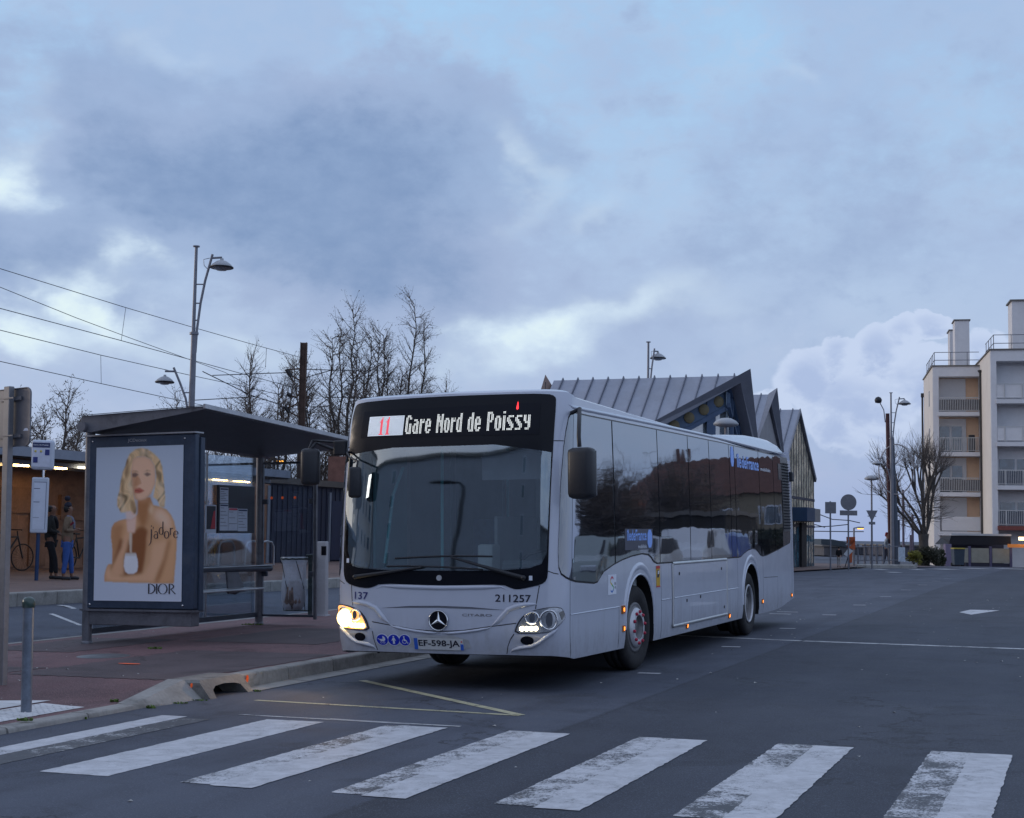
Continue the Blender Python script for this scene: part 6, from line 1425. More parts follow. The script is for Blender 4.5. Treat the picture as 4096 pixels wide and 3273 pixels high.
# ---- bare trees
BARK = mat('bare_bark', (.075, .068, .064), .85, var=.3, vscale=2); TWIG = mat('twigs', (.115, .098, .09), .85, var=.3); SEED = mat('seed_tufts', (.12, .098, .08), .85, var=.4, vscale=6)
def bare_tree(px, row_top, depth, width, label, seed, limbs=6, fork=.16, droop=False, tsize=.05, group='bare trees behind the shelter', z0=None, seeds=3):
    """winter tree: a few long limbs fanning up from a low fork, side branches, fine twigs with hanging seed tufts"""
    q = random.Random(seed); p = at(px, row_top, depth); gz = .24 if z0 is None else z0; H = p.z-gz; W_ = width*depth/FPX
    t = thing('bare_tree', (p.x, p.y, gz), label, 'tree', 0, group); T_, B_, S_ = MB(), MB(), MB()
    rv = lambda k=1: Vector((q.uniform(-1, 1), q.uniform(-1, 1), q.uniform(-1, 1)*k))
    T_.tube([(0, 0, -.1), (.05, 0, H*fork*.5), (0, .04, H*fork)], [.17, .13, .12], 8, cap=False)
    def twig(p0, d, ln, r):
        d = (d+rv()*.35).normalized(); m = p0+d*ln*.5+rv()*.04; e = m+(d+rv()*.3+Vector((0, 0, -.1 if droop else .15))).normalized()*ln*.5
        B_.tube([p0, m, e], [r, r*.7, r*.4], 3, cap=False)
        for c_ in (m, e):
            for _ in range(seeds if q.random() < .8 else 0):
                s_ = tsize*q.uniform(.5, 1.2); o = c_+rv()*.10+Vector((0, 0, -.05)); u = rv().normalized()*s_; w = rv().normalized()*s_*.55; S_.add([o-u, o+w, o+u], [(0, 1, 2)])
    for i in range(limbs):
        an = 2*pi*i/limbs+q.uniform(-.4, .4); rad = W_*.5*(q.uniform(.15, 1.0) if limbs > 1 else 0); top = H*(1.0 if i == 0 else q.uniform(.74, .98)-.22*(rad/(W_*.5))**2)
        st = Vector((0, 0, H*fork*q.uniform(.55, 1.15))); end = Vector((cos(an)*rad, sin(an)*rad, top)); bow = Vector((cos(an), sin(an), 0))*rad*.22
        n = 9; pts = [st]
        for k_ in range(1, n+1):
            f = k_/n; pts.append(st.lerp(end, f)+bow*sin(pi*f)+rv(.3)*.09)
        r0 = .085 if i else .10; T_.tube(pts, [r0*(1-f/n)+.012 for f in range(n+1)], 5, cap=False)
        nb = int(20+H*2.0)
        for j in range(nb):
            f = .16+.84*(j+q.random())/nb; k_ = min(int(f*n), n-1); p0 = pts[k_].lerp(pts[k_+1], f*n-k_); tg = (pts[k_+1]-pts[k_]).normalized()
            out_ = rv(.2).normalized(); d = (tg*q.uniform(.5, .9)+out_*q.uniform(.5, .9)).normalized(); ln = W_*q.uniform(.16, .30)*(1.05-.65*f)+.25
            m = p0+d*ln*.5+rv()*.05; e = m+(d+Vector((0, 0, .25))+rv()*.2).normalized()*ln*.5; B_.tube([p0, m, e], [.022, .015, .007], 4, cap=False)
            for h_ in range(6):
                g_ = q.random(); c_ = p0.lerp(m, g_*2) if g_ < .5 else m.lerp(e, g_*2-1); twig(c_, (d+rv()*.8), q.uniform(.3, .7), .009)
            twig(e, d, q.uniform(.3, .6), .007)
    T_.build('trunk', BARK, t); co_ = B_.build('crown', TWIG, t)
    if S_.v: S_.build('seed_heads', SEED, co_)
    return t
bare_tree(985, 1430, 60, 330, 'slender bare tree with pale twigs left of the rusty mast', 31, 6, seeds=2)
bare_tree(1110, 1480, 64, 250, 'smaller bare tree between the lamp post and the rusty mast', 38, 5, seeds=2)
bare_tree(1375, 1240, 62, 400, 'tall dense bare tree just right of the rusty mast', 32, 10)
bare_tree(1550, 1222, 63, 360, 'tallest bare tree rising above the left end of the bus roof', 33, 8)
bare_tree(1664, 1310, 64, 120, 'thin single stemmed bare tree at the right of the tree group', 34, 2)
bare_tree(1735, 1545, 66, 150, 'low bare tree top peeping over the bus roof', 35, 4)
bare_tree(170, 1600, 50, 290, 'bare tree with small seed clusters behind the square sign', 36, 6, tsize=.07)
bare_tree(300, 1685, 52, 150, 'low bare tree with seed clusters left of the shelter post', 37, 4, tsize=.07)
bare_tree(690, 1600, 55, 140, 'twiggy tree top above the shelter roof under the low lamp', 39, 4)
bare_tree(900, 1745, 58, 480, 'wide low bare tree seen through the shelter glass', 40, 9, seeds=0)
bare_tree(1290, 1720, 66, 480, 'broad bare tree spreading low behind the dark flat roof', 41, 9, seeds=0)
# ------------------------------------------------------------------ station hall: three bays with seamed metal roofs
ZINC = mat('zinc_roof', (.30, .325, .385), .42, metal=.35, var=.12, vscale=.6, dirt=((.27, .28, .31), .4, .8))
ZSM = mat('zinc_seam', (.17, .185, .23), .5, metal=.35); BSTL = mat('blue_steel', (.06, .10, .18), .45, metal=.2, var=.12); GUTT = mat('grey_verge', (.20, .215, .26), .5, var=.1)
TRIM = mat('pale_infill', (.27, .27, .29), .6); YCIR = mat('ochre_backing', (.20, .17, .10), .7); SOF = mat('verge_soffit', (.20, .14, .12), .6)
SGL = tint_glass('gable_glass', (.30, .36, .42), .28, .6, wave=.004); FGL = tint_glass('facade_glass', (.48, .44, .34), .10, .28, wave=.01, wscale=.8); FGLB = tint_glass('facade_glass_low', (.05, .12, .16), .12, .3, wave=.01)  # low facade glass has a bluish reflection painted into its base colour
XG = -5.9
def bay(yr, zr, yf, zf, yb, zb, xl, label, prow=.3):
    t = thing('station_hall', ((XG+xl)/2, yr, .2), label, 'station building', 0, 'gabled bays of the station'); o = t.location.copy(); xe = XG+.10
    m_ = MB(); th = .12
    m_.prism([(xl, yf, zf), (xl, yr, zr), (xl, yr, zr-th), (xl, yf, zf-th)], (xe-xl, 0, 0)); m_.prism([(xl, yr, zr), (xl, yb, zb), (xl, yb, zb-th), (xl, yr, zr-th)], (xe-xl, 0, 0)); L_(m_, o).build('roof', ZINC, t)
    m_ = MB(); x = xl+.3
    while x < xe-.1:
        for (ya, za, yb_, zb_) in ((yf, zf, yr, zr), (yb, zb, yr, zr)):
            m_.prism([(x, ya, za-.01), (x, yb_, zb_-.01), (x, yb_, zb_+.07), (x, ya, za+.05)], (.035, 0, 0))
        x += .56
    L_(m_, o).build('roof_seams', ZSM, t)
    for xx, sg in ((xe, 1), (xl, -1)):   # verge boards rising to a prow at the ridge
        m_ = MB()
        for (ya, za) in ((yf, zf), (yb, zb)):
            tip = (xx+sg*prow, yr, zr+prow*.7+.03); low = (xx+sg*.03, ya, za+.03)
            m_.add([low, tip, (xx+sg*.05, yr, zr-.12), (xx, ya, za-.12)], [(0, 1, 2, 3)]); m_.add([low, tip, (xx-sg*.02, yr, zr+.03), (xx-sg*.02, ya, za+.02)], [(0, 1, 2, 3)])
            m_.add([(xx+sg*.05, yr, zr-.12), (xx, ya, za-.12), (xx-sg*.1, ya, za-.12), (xx-sg*.1, yr, zr-.12)], [(0, 1, 2, 3)])
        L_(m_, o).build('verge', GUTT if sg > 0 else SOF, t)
    return t, o
t1 = thing('station_hall', (-9, 37.9, .2), 'large station bay with a long seamed metal roof and a blue trussed gable', 'station building', 0, 'gabled bays of the station'); o1 = t1.location.copy()
AX, AY, AZ, SL, KX = XG+.45, 37.9, 7.42, .92, .744     # ridge end, roof slope, splay of the front verge in plan
def vp(k, dz_=0, out_=0): return Vector((AX-k/KX+out_*.6, AY-k-out_*.8, AZ-SL*k+dz_))     # along the splayed verge
KE = 3.3; xl = -12.6
m_ = MB(); m_.add([(xl, AY, AZ), (AX, AY, AZ), tuple(vp(KE)), (xl, AY-KE, AZ-SL*KE)]+[(xl, AY, AZ-.12), (AX, AY, AZ-.12), tuple(vp(KE, -.12)), (xl, AY-KE, AZ-SL*KE-.12)], [(0, 3, 2, 1), (4, 5, 6, 7), (1, 2, 6, 5), (3, 7, 6, 2)])
m_.prism([(xl, AY, AZ), (xl, AY+3.6, AZ-.85*3.6), (xl, AY+3.6, AZ-.85*3.6-.12), (xl, AY, AZ-.12)], (AX-xl, 0, 0)); L_(m_, o1).build('roof', ZINC, t1)
m_ = MB(); x = xl+.35
while x < AX-.12:
    k_ = min(KE, (AX-x)*KX); m_.prism([(x, AY, AZ-.01), (x, AY-k_, AZ-SL*k_-.01), (x, AY-k_, AZ-SL*k_+.055), (x, AY, AZ+.10)], (.035, 0, 0)); m_.prism([(x, AY, AZ-.01), (x, AY+3.5, AZ-.85*3.5-.01), (x, AY+3.5, AZ-.85*3.5+.05), (x, AY, AZ+.10)], (.035, 0, 0)); x += .60
L_(m_, o1).build('roof_seams', ZSM, t1)
m_ = MB(); tip = Vector((AX+.42, AY-.05, AZ+.24))
m_.add([vp(KE, .03, .12), tip, Vector((AX+.05, AY, AZ-.26)), vp(KE, -.32, .12)], [(0, 1, 2, 3)]); m_.add([vp(KE, .03, .12), tip, vp(0, .03), vp(KE, .03)], [(0, 1, 2, 3)]); m_.add([vp(KE, -.32, .12), Vector((AX+.05, AY, AZ-.26)), vp(.0, -.2)+Vector((-.35, .3, 0)), vp(KE, -.3)+Vector((-.1, .45, 0))], [(0, 1, 2, 3)])
bk = lambda k: Vector((AX, AY+k, AZ-.85*k))
m_.add([bk(3.6)+Vector((.03, 0, .03)), tip, Vector((AX+.05, AY, AZ-.26)), bk(3.6)+Vector((0, 0, -.3))], [(0, 1, 2, 3)]); m_.add([Vector((AX+.05, AY, AZ-.26)), bk(3.6)+Vector((0, 0, -.3)), bk(3.6)+Vector((-.45, 0, -.3)), Vector((AX-.4, AY, AZ-.2))], [(0, 1, 2, 3)])
L_(m_, o1).build('verge', GUTT, t1)
m_ = MB(); m_.add([(xl, AY-KE, AZ-SL*KE), (xl-.35, AY, AZ+.24), (xl, AY, AZ-.3), (xl, AY-KE, AZ-SL*KE-.3)], [(0, 1, 2, 3)]); m_.add([(xl, AY+3.6, AZ-3.06), (xl-.35, AY, AZ+.24), (xl, AY, AZ-.3)], [(0, 1, 2)]); L_(m_, o1).build('end_verge', SOF, t1)
def gp(k, z, o_=0): v = vp(max(k, 0)); return (v.x-.42+o_*.6, v.y+.28-o_*.8, z)     # point on the splayed gable face
def topz(k): return AZ-SL*k
m_ = MB()
for d0, d1 in ((.26, .38), (.98, 1.16)):
    A_ = [gp(0, topz(0)-d0), gp(3.2, topz(3.2)-d0), gp(3.2, topz(3.2)-d1), gp(0, topz(0)-d1)]; m_.prism(A_, (.09, -.12, 0))
for k_, w in ((.45, .2), (1.6, .14), (2.6, .14)):
    a_, b_ = gp(k_-w/2, 0), gp(k_+w/2, 0); m_.prism([(a_[0], a_[1], .3), (b_[0], b_[1], .3), (b_[0], b_[1], topz(k_)-.3), (a_[0], a_[1], topz(k_)-.3)], (.06, -.08, 0))
a_, b_ = gp(0, 0), gp(3.2, 0); m_.prism([(a_[0], a_[1], 4.86), (b_[0], b_[1], 4.86), (b_[0], b_[1], 5.0), (a_[0], a_[1], 5.0)], (.06, -.08, 0))
for y, w in ((38.4, .12), (39.4, .12), (40.4, .12)): m_.box(XG, XG+.12, y-w/2, y+w/2, .3, AZ-.85*(y-AY)-.3)
m_.prism([(XG, AY, AZ-.3), (XG, 41.3, AZ-.85*3.4-.3), (XG, 41.3, AZ-.85*3.4-.42), (XG, AY, AZ-.42)], (.12, 0, 0)); m_.prism([(XG, AY, AZ-1.0), (XG, 41.3, AZ-.85*3.4-1.0), (XG, 41.3, AZ-.85*3.4-1.15), (XG, AY, AZ-1.15)], (.12, 0, 0)); m_.box(XG, XG+.1, AY, 41.4, 4.88, 5.0)
L_(m_, o1).build('gable_truss', BSTL, t1)
m_ = MB(); a_, b_ = gp(0, 0, -.1), gp(3.2, 0, -.1); m_.add([(a_[0], a_[1], .3), (b_[0], b_[1], .3), (b_[0], b_[1], topz(3.2)-.3), (a_[0], a_[1], topz(0)-.3)], [(0, 1, 2, 3)]); m_.add([(XG-.04, AY, .3), (XG-.04, 41.4, .3), (XG-.04, 41.4, AZ-.85*3.5-.3), (XG-.04, AY, AZ-.3)], [(0, 1, 2, 3)]); L_(m_, o1).build('gable_glazing', SGL, t1)
m_ = MB(); m_.prism([gp(0, topz(0)-.38, .03), gp(3.2, topz(3.2)-.38, .03), gp(3.2, topz(3.2)-.98, .03), gp(0, topz(0)-.98, .03)], (.02, -.02, 0)); L_(m_, o1).build('truss_web', mat('blue_web', (.075, .13, .22), .5), t1)
GA = atan2(.8, -.6)
for i in range(9):
    k_ = .28+i*.34; c_ = gp(k_, topz(k_)-.68, .09); m_ = MB(); m_.lathe([(0, .02), (.19, .02), (.205, .0)], c_, 18, Matrix.Rotation(atan2(-.8, .6), 3, 'Z') @ Matrix.Rotation(pi/2, 3, 'Y')); L_(m_, o1).build('round_hole', YCIR, t1)
m_ = MB(); m_.box(xl+.2, AX-KE/KX-.3, AY-KE+.25, AY-KE+.5, .3, AZ-SL*KE-.1); m_.box(xl+.2, xl+.4, AY-KE+.3, 41.3, .3, 4.3); L_(m_, o1).build('wall', TRIM, t1)
t2, o2 = bay(44.9, 7.42, 41.6, 4.7, 48.2, 4.7, -12.6, 'middle station bay roof showing between the large gable and the glass one', .34)
m_ = MB(); m_.prism([(XG-.05, 41.75, .3), (XG-.05, 48.2, .3), (XG-.05, 48.2, 4.6), (XG-.05, 44.9, 7.2), (XG-.05, 41.75, 4.7)], (.05, 0, 0)); L_(m_, o2).build('gable_wall', TRIM, t2)
m_ = MB(); m_.box(XG, XG+.12, 48.0, 48.25, .3, 5.2); L_(m_, o2).build('post', BSTL, t2)
t3, o3 = bay(51.8, 7.40, 48.2, 4.6, 56.0, 4.4, -12.6, 'far station bay with a tall striped glass gable right of the bus', .03)
m_ = MB(); m_.add([(XG, 48.3, 2.15), (XG, 56.0, 2.15), (XG, 56.0, 4.3), (XG, 51.8, 7.2), (XG, 48.3, 4.55)], [(0, 1, 2, 3, 4)]); L_(m_, o3).build('upper_glazing', FGL, t3)
m_ = MB(); m_.add([(XG, 48.3, .2), (XG, 56.0, .2), (XG, 56.0, 2.15), (XG, 48.3, 2.15)], [(0, 1, 2, 3)]); L_(m_, o3).build('lower_glazing', FGLB, t3)
m_ = MB(); y = 48.3
while y < 56.05:
    zt_ = 7.25-.76*abs(51.8-y) if y < 51.8 else 7.25-.70*(y-51.8); m_.box(XG, XG+.015, y-.045, y+.045, .2, zt_); y += .62
for z in (2.15, 3.4): m_.box(XG-.01, XG+.02, 48.3, 56.05, z-.06, z+.06)
L_(m_, o3).build('mullions', mat('dark_mullion', (.04, .045, .07), .5), t3)
m_ = MB(); m_.box(XG+.0, XG+.12, 52.1, 53.3, .2, 2.3); L_(m_, o3).build('doorway', mat('dark_doorway', (.006, .006, .01), .6), t3)
m_ = MB(); m_.box(XG+.05, XG+.7, 50.2, 52.2, 2.35, 2.95); L_(m_, o3).build('entrance_sign', mat('navy_sign', (.02, .05, .11), .5), t3); m_ = MB(); m_.box(XG+.05, XG+.6, 52.25, 54.2, 2.35, 2.95); L_(m_, o3).build('entrance_canopy', mat('grey_soffit', (.22, .21, .21), .6), t3)
m_ = MB(); m_.box(-12.5, XG-.1, 55.9, 56.05, .2, 4.3); L_(m_, o3).build('wall', mat('dark_side_wall', (.04, .04, .045), .6), t3)
# forecourt strip in front of the hall
fc_ = MB(); fc_.add([(-5.0, 30, .30), (-4.6, 44, .30), (-3.6, 56, .30), (-.5, 62, .30), (-14, 66, .30), (-14, 30, .30)], [(0, 1, 2, 3, 4, 5)]); struct(fc_.build('station_forecourt', REDB))
# ------------------------------------------------------------------ right: flats, tree, signs, crossing fence
WALLP = mat('pale_render', (.68, .68, .70), .8, var=.06, vscale=.5, dirt=((.56, .55, .56), .5, .35)); WALLS = mat('cream_render', (.72, .68, .63), .8, var=.06, vscale=.5, dirt=((.60, .56, .51), .5, .4))
ORNG = mat('apricot_render', (.80, .54, .36), .8, var=.06); SHUT = mat('roller_shutter', (.66, .66, .68), .6, var=.04); RAILM = mat('balcony_rail', (.50, .50, .50), .5, var=.08)
WING = tint_glass('flat_window_glass', (.05, .085, .12), .12, .4, wave=.0); DKB = mat('dark_balcony_slats', (.10, .095, .10), .6); COPE = mat('dark_coping', (.15, .14, .13), .6)
class Loc:
    """facade frame: X along the wall, Y into the building, measured from a corner"""
    def __init__(s, px, depth, head, gz):
        p = at(px, 2200, depth); s.o = Vector((p.x, p.y, gz)); s.rz = -head; s.ex = Vector((cos(head), -sin(head))); s.ey = Vector((sin(head), cos(head)))
    def __call__(s, px, row, Y):
        d = ray_g(px, row); d2 = Vector((d.x, d.y)); c_ = Vector((CAM.x-s.o.x, CAM.y-s.o.y)); t = (Y-c_.dot(s.ey))/d2.dot(s.ey)
        return (c_+d2*t).dot(s.ex), CAM.z+d.z*t-s.o.z
F = Loc(3738, 98.9, YAW+.21, -.15)
def flats(label, XL, XR, Y0, ztop, slabs, opx0, opx1, win_kinds, zb_first):
    t = thing('apartment_block', (0, 0, 0), label, 'apartment building', F.rz); t.location = F.o; return t
ab = thing('apartment_block', F.o, 'pale four storey block with apricot loggias behind the bare tree', 'apartment building', F.rz)
X1 = F(3755, 1600, 0)[0]; X2 = F(3921, 1600, 0)[0]; ZT = F(3840, 1466, 0)[1]; YB = -6.2
m_ = MB(); m_.box(0, X1, 0, 8.8, 0, ZT); m_.box(X1, X2+.2, 1.3, 8.8, 0, ZT); m_.box(X1, X2+.2, 0, 1.3, F(3840, 1506, 0)[1], ZT); m_.build('wall', WALLP, ab)
m_ = MB(); m_.box(-.012, 0, .25, 8.75, 0, ZT-.02); m_.build('side_wall', WALLS, ab)
m_ = MB(); m_.box(-.08, X2+.2, -.08, 8.9, ZT, ZT+.09); m_.build('coping', COPE, ab)
rows = [(1506, 1656), (1667, 1817), (1826, 1978), (1986, 2135)]
for i, (rt, rs) in enumerate(rows):
    z0 = F(3840, rs, 0)[1]; z1 = F(3840, rt, 0)[1]
    m_ = MB(); m_.box(X1-.1, X2+.2, -.12, 1.3, z0-.14, z0+.14); m_.build('floor_slab', WALLP, ab)
    m_ = MB(); m_.box(X1, X2, 1.26, 1.295, z0+.14, z1+.3); m_.build('loggia_wall', ORNG, ab)
    xa, xb = X1+.05, X1+1.75; zt_ = z1-.25
    if i in (0, 3): m_ = MB(); m_.box(xa-.05, xb+.15, 1.16, 1.26, z0+.14, zt_+.2); w_ = m_.build('shutter', SHUT, ab)
    else:
        m_ = MB(); m_.box(xa-.05, xb+.15, 1.16, 1.26, z0+.14, zt_+.2); m_.build('window_frame', SHUT, ab)
        for k_ in range(2): m_ = MB(); x0 = xa+.08+k_*.82; m_.box(x0, x0+.66, 1.12, 1.16, z0+.2, zt_-.35); m_.build('window', WING, ab)
    if i == 3: m_ = MB(); m_.box(X1+.12, X2-.1, -.1, -.05, z0+.2, z0+1.15); m_.build('balcony_panel', SHUT, ab)
    else:
        m_ = MB(); m_.box(X1, X2, -.10, -.05, z0+1.10, z0+1.15); m_.box(X1, X2, -.09, -.06, z0+.22, z0+.26); m_.build('balcony_rail', RAILM, ab)
        m_ = MB(); x = X1+.06
        while x < X2-.02: m_.box(x, x+.035, -.09, -.06, z0+.2, z0+1.1); x += .115
        m_.build('balcony_bars', RAILM, ab)
        if i != 1: m_ = MB(); m_.box(X1+.02, X2-.02, -.045, -.03, z0+.24, z0+1.0); m_.build('balcony_screen', DKB, ab)
        else: m_ = MB(); m_.box(X2-.75, X2-.35, .2, .6, z0+.14, z0+1.35, bev=.05); m_.build('balcony_clutter', BLK, ab)
# chimneys and roof rail of the left block
for (a, b_, rt, Y, nm) in ((3819, 3877, 1283, 2.2, 'chimney'), (3799, 3812, 1323, 5, 'chimney')):
    xa, zt_ = F(a, rt, Y); xb, _ = F(b_, rt, Y); m_ = MB(); m_.box(xa, xb, Y, Y+1.6, ZT, zt_); c_ = m_.build(nm, WALLP, ab); m_ = MB(); m_.box(xa-.08, xb+.08, Y-.08, Y+1.7, zt_, zt_+.08); m_.build('chimney_cap', COPE, c_)
def railing(xa, xb, Y0, Y1, z, par, nm='roof_rail'):
    m_ = MB(); x = xa
    for zz in (.5, 1.05): m_.cyl((xa, Y0, z+zz), (xb, Y0, z+zz), .025, 5); m_.cyl((xa, Y0, z+zz), (xa, Y1, z+zz), .025, 5)
    while x <= xb: m_.cyl((x, Y0, z), (x, Y0, z+1.05), .025, 5); x += 1.1
    y = Y0
    while y < Y1: m_.cyl((xa, y, z), (xa, y, z+1.05), .025, 5); y += 1.4
    m_.build(nm, MATS['lamp_post_grey'], par)
railing(.15, X2, .5, 8, ZT, ab)
m_ = MB(); m_.cyl((-.12, 8.7, .2), (-.12, 8.7, ZT-1.2), .07, 6); m_.box(-.22, -.02, 8.6, 8.8, ZT-1.3, ZT-1.0); m_.build('downpipe', MATS['dark_side_wall'], ab)
m_ = MB()
for zz in (3.2, 6, 8.6, 11.3): m_.box(-.03, -.013, 3.0, 3.5, zz, zz+1.1)
m_.build('side_window', WING, ab)
# the block in front on the right
rb_ = thing('apartment_block', F.o, 'taller pale block with white balconies at the right edge', 'apartment building', F.rz)
R0 = F(3964, 1600, YB)[0]; R1 = F(3987, 1600, YB)[0]; RT = F(4000, 1401, YB)[1]; RX = R1+9
m_ = MB(); m_.box(R0, R1, YB, 11, 0, RT); m_.box(R1, RX, YB+1.2, 11, 0, RT); m_.box(R1, RX, YB, YB+1.2, F(4040, 1444, YB)[1], RT); m_.build('wall', WALLP, rb_)
m_ = MB(); m_.box(R0-.012, R0, YB+.3, .0, 0, RT-.02); m_.build('side_wall', WALLS, rb_)
m_ = MB(); m_.box(R0-.08, RX, YB-.08, 11.1, RT, RT+.09); m_.build('coping', COPE, rb_)
for i, (rt, rs) in enumerate(((1444, 1605), (1616, 1776), (1787, 1950), (1961, 2112))):
    z0 = F(4040, rs, YB)[1]; z1 = F(4040, rt, YB)[1]
    m_ = MB(); m_.box(R1-.05, RX, YB-.1, YB+1.2, z0-.15, z0+.12); m_.build('floor_slab', WALLP if i < 3 else mat('brick_red_band', (.20, .06, .05), .7), rb_)
    m_ = MB(); m_.box(R1, RX, YB+1.14, YB+1.19, z0+.12, z1+.3); m_.build('loggia_wall', WALLP if i < 2 else MATS['pale_render'], rb_)
    if i < 2: m_ = MB(); m_.box(R1+.1, R1+4.6, YB+1.04, YB+1.14, z0+.12, z1-.2); m_.build('shutter', SHUT, rb_)
    else:
        m_ = MB(); m_.box(R1+.1, R1+4.6, YB+1.08, YB+1.14, z0+.12, z1-.2); m_.build('window_frame', SHUT, rb_)
        for k_ in range(4): m_ = MB(); x0 = R1+.25+k_*1.08; m_.box(x0, x0+.92, YB+1.03, YB+1.08, z0+.3, z1-.75); m_.build('window', WING, rb_)
    m_ = MB(); m_.box(R1, RX, YB-.08, YB-.03, z0+1.08, z0+1.13); m_.box(R1, RX, YB-.07, YB-.04, z0+.2, z0+.24)
    x = R1+.45
    while x < RX: m_.box(x, x+.06, YB-.09, YB-.05, z0+.1, z0+1.08); x += 1.1
    m_.build('balcony_rail', RAILM, rb_)
    if i < 2: m_ = MB(); m_.box(R1+.02, RX, YB-.035, YB-.02, z0+.24, z0+1.04); m_.build('balcony_screen', WALLP, rb_)
    else:
        m_ = MB(); x = R1+.06
        while x < RX: m_.box(x, x+.03, YB-.07, YB-.045, z0+.2, z0+1.08); x += .11
        m_.build('balcony_bars', RAILM, rb_); m_ = MB(); m_.box(R1+.02, RX, YB-.035, YB-.02, z0+.24, z0+1.04); m_.build('balcony_screen', mat('slate_screen', (.06, .075, .11), .5), rb_)
xa, zt_ = F(4047, 1205, YB+2); m_ = MB(); m_.box(xa, xa+3, YB+2, YB+4, RT, zt_); c_ = m_.build('chimney', WALLP, rb_); m_ = MB(); m_.box(xa-.12, xa+3.1, YB+1.9, YB+4.1, zt_, zt_+.1); m_.build('chimney_cap', COPE, c_)
railing(R0+.25, RX, YB+.4, YB+5, RT, rb_)
xp = F(3947, 1500, -1.0)[0]; m_ = MB(); m_.cyl((R0-.1, -1, .2), (R0-.1, -1, RT-.9), .07, 6); m_.lathe([(.07, 0), (.16, .12), (.16, .2)], (R0-.1, -1, RT-.9), 8); m_.build('downpipe', MATS['dark_side_wall'], rb_)
# shop awning, fence and lit window under the flats
sp = at(3790, 2250, 84); G_ = Loc(3790, 84, YAW, .0)
aw = thing('awning_terrace', G_.o, 'dark awning over a fenced terrace with cream panels under the flats', 'terrace', G_.rz)
def gx_(px): return G_(px, 2200, 0)[0]
def gz_(r): return G_(3900, r, 0)[1]
m_ = MB(); xa, xb = gx_(3796), gx_(4042)
m_.add([(xa+.1, -.1, gz_(2144)), (xb, -.1, gz_(2140)), (xb, 2.8, gz_(2140)-.1), (xa+.4, 2.8, gz_(2144)-.1), (xa, -.1, gz_(2166)), (xa, -.1, gz_(2180)), (xb, -.1, gz_(2178)), (xb, 2.8, gz_(2178)), (xa, 2.8, gz_(2180))], [(0, 1, 2, 3), (4, 5, 6, 1, 0), (5, 8, 7, 6), (0, 3, 8, 5, 4), (1, 6, 7, 2)])
m_.build('awning', mat('black_awning', (.010, .010, .016), .7), aw)
m_ = MB(); m_.box(xa+.1, xb, -.16, -.06, gz_(2143), gz_(2135)); m_.build('awning_bar', RAILM, aw)
for a, b_ in ((3800, 3872), (3884, 3955), (3968, 4037)): m_ = MB(); m_.box(gx_(a), gx_(b_), -.05, 0, gz_(2251), gz_(2193)); m_.build('screen_panel', mat('cream_panel', (.30, .29, .24), .6), aw)
for a in (3796, 3877, 3961, 4042): m_ = MB(); m_.box(gx_(a)-.07, gx_(a)+.07, -.08, .04, 0, gz_(2185)); m_.build('post', mat('violet_grey_post', (.10, .09, .16), .5), aw)
m_ = MB(); m_.box(gx_(3860), gx_(4040), -.02, .1, .0, gz_(2252)); m_.build('base_wall', mat('dark_plinth', (.03, .03, .05), .6), aw); m_ = MB(); m_.box(gx_(3870), gx_(4090), 3.2, 3.4, 0, 1.6); m_.build('back_wall', MATS['dark_plinth'], aw)
m_ = MB(); m_.box(gx_(3776), gx_(3800), -.3, .1, 0, gz_(2178)); m_.build('gate_pillar', mat('mauve_pillar', (.20, .17, .26), .7), aw)
pw = at(4085, 2155, 83); b = MB(); b.box(-.12, 2.4, 0, .1, -.09, .09); swo = b.build('shop_light', mat('warm_shop_light', (1, .75, .4), .5, emit=(1, .62, .28), es=5), loc=pw, label='bright warm strip light in the shop front at the right edge', category='shop light')
swo.rotation_euler = (0, 0, -YAW)
b = MB(); b.box(-.7, 3.4, .2, .3, -.52, -.32); so_ = b.build('shop_window', mat('orange_lit_shop', (.5, .2, .05), .5, emit=(1, .30, .06), es=.16), loc=pw, label='orange lit shop window band behind the dark awning', category='shop window'); so_.rotation_euler = (0, 0, -YAW)
# wheelie bin
def local_thing(name, px, row, depth, label, cat, gz=None, rz=0, group=None):
    p = at(px, row, depth); z = ground(p.x, p.y) if gz is None else gz; return thing(name, (p.x, p.y, z), label, cat, -YAW+rz, group)
wb = local_thing('wheelie_bin', 3832, 2270, 80, 'grey wheelie bin with a yellow lid in front of the cream panels', 'bin', None)
b = MB(); b.add([(-.26, -.25, .08), (.26, -.25, .08), (.26, .25, .08), (-.26, .25, .08), (-.30, -.3, .95), (.30, -.3, .95), (.30, .3, .95), (-.30, .3, .95)], [(0, 3, 2, 1), (4, 5, 6, 7), (0, 1, 5, 4), (1, 2, 6, 5), (2, 3, 7, 6), (3, 0, 4, 7)]); b.build('body', mat('bin_slate', (.045, .065, .09), .5), wb)
b = MB(); b.box(-.32, .32, -.34, .32, .95, 1.02, bev=.02); b.build('lid', mat('bin_yellow', (.42, .33, .04), .5), wb)
b = MB(); b.cyl((-.3, .26, .1), (-.22, .26, .1), .1, 12); b.cyl((.22, .26, .1), (.3, .26, .1), .1, 12); b.build('wheels', RUB, wb)
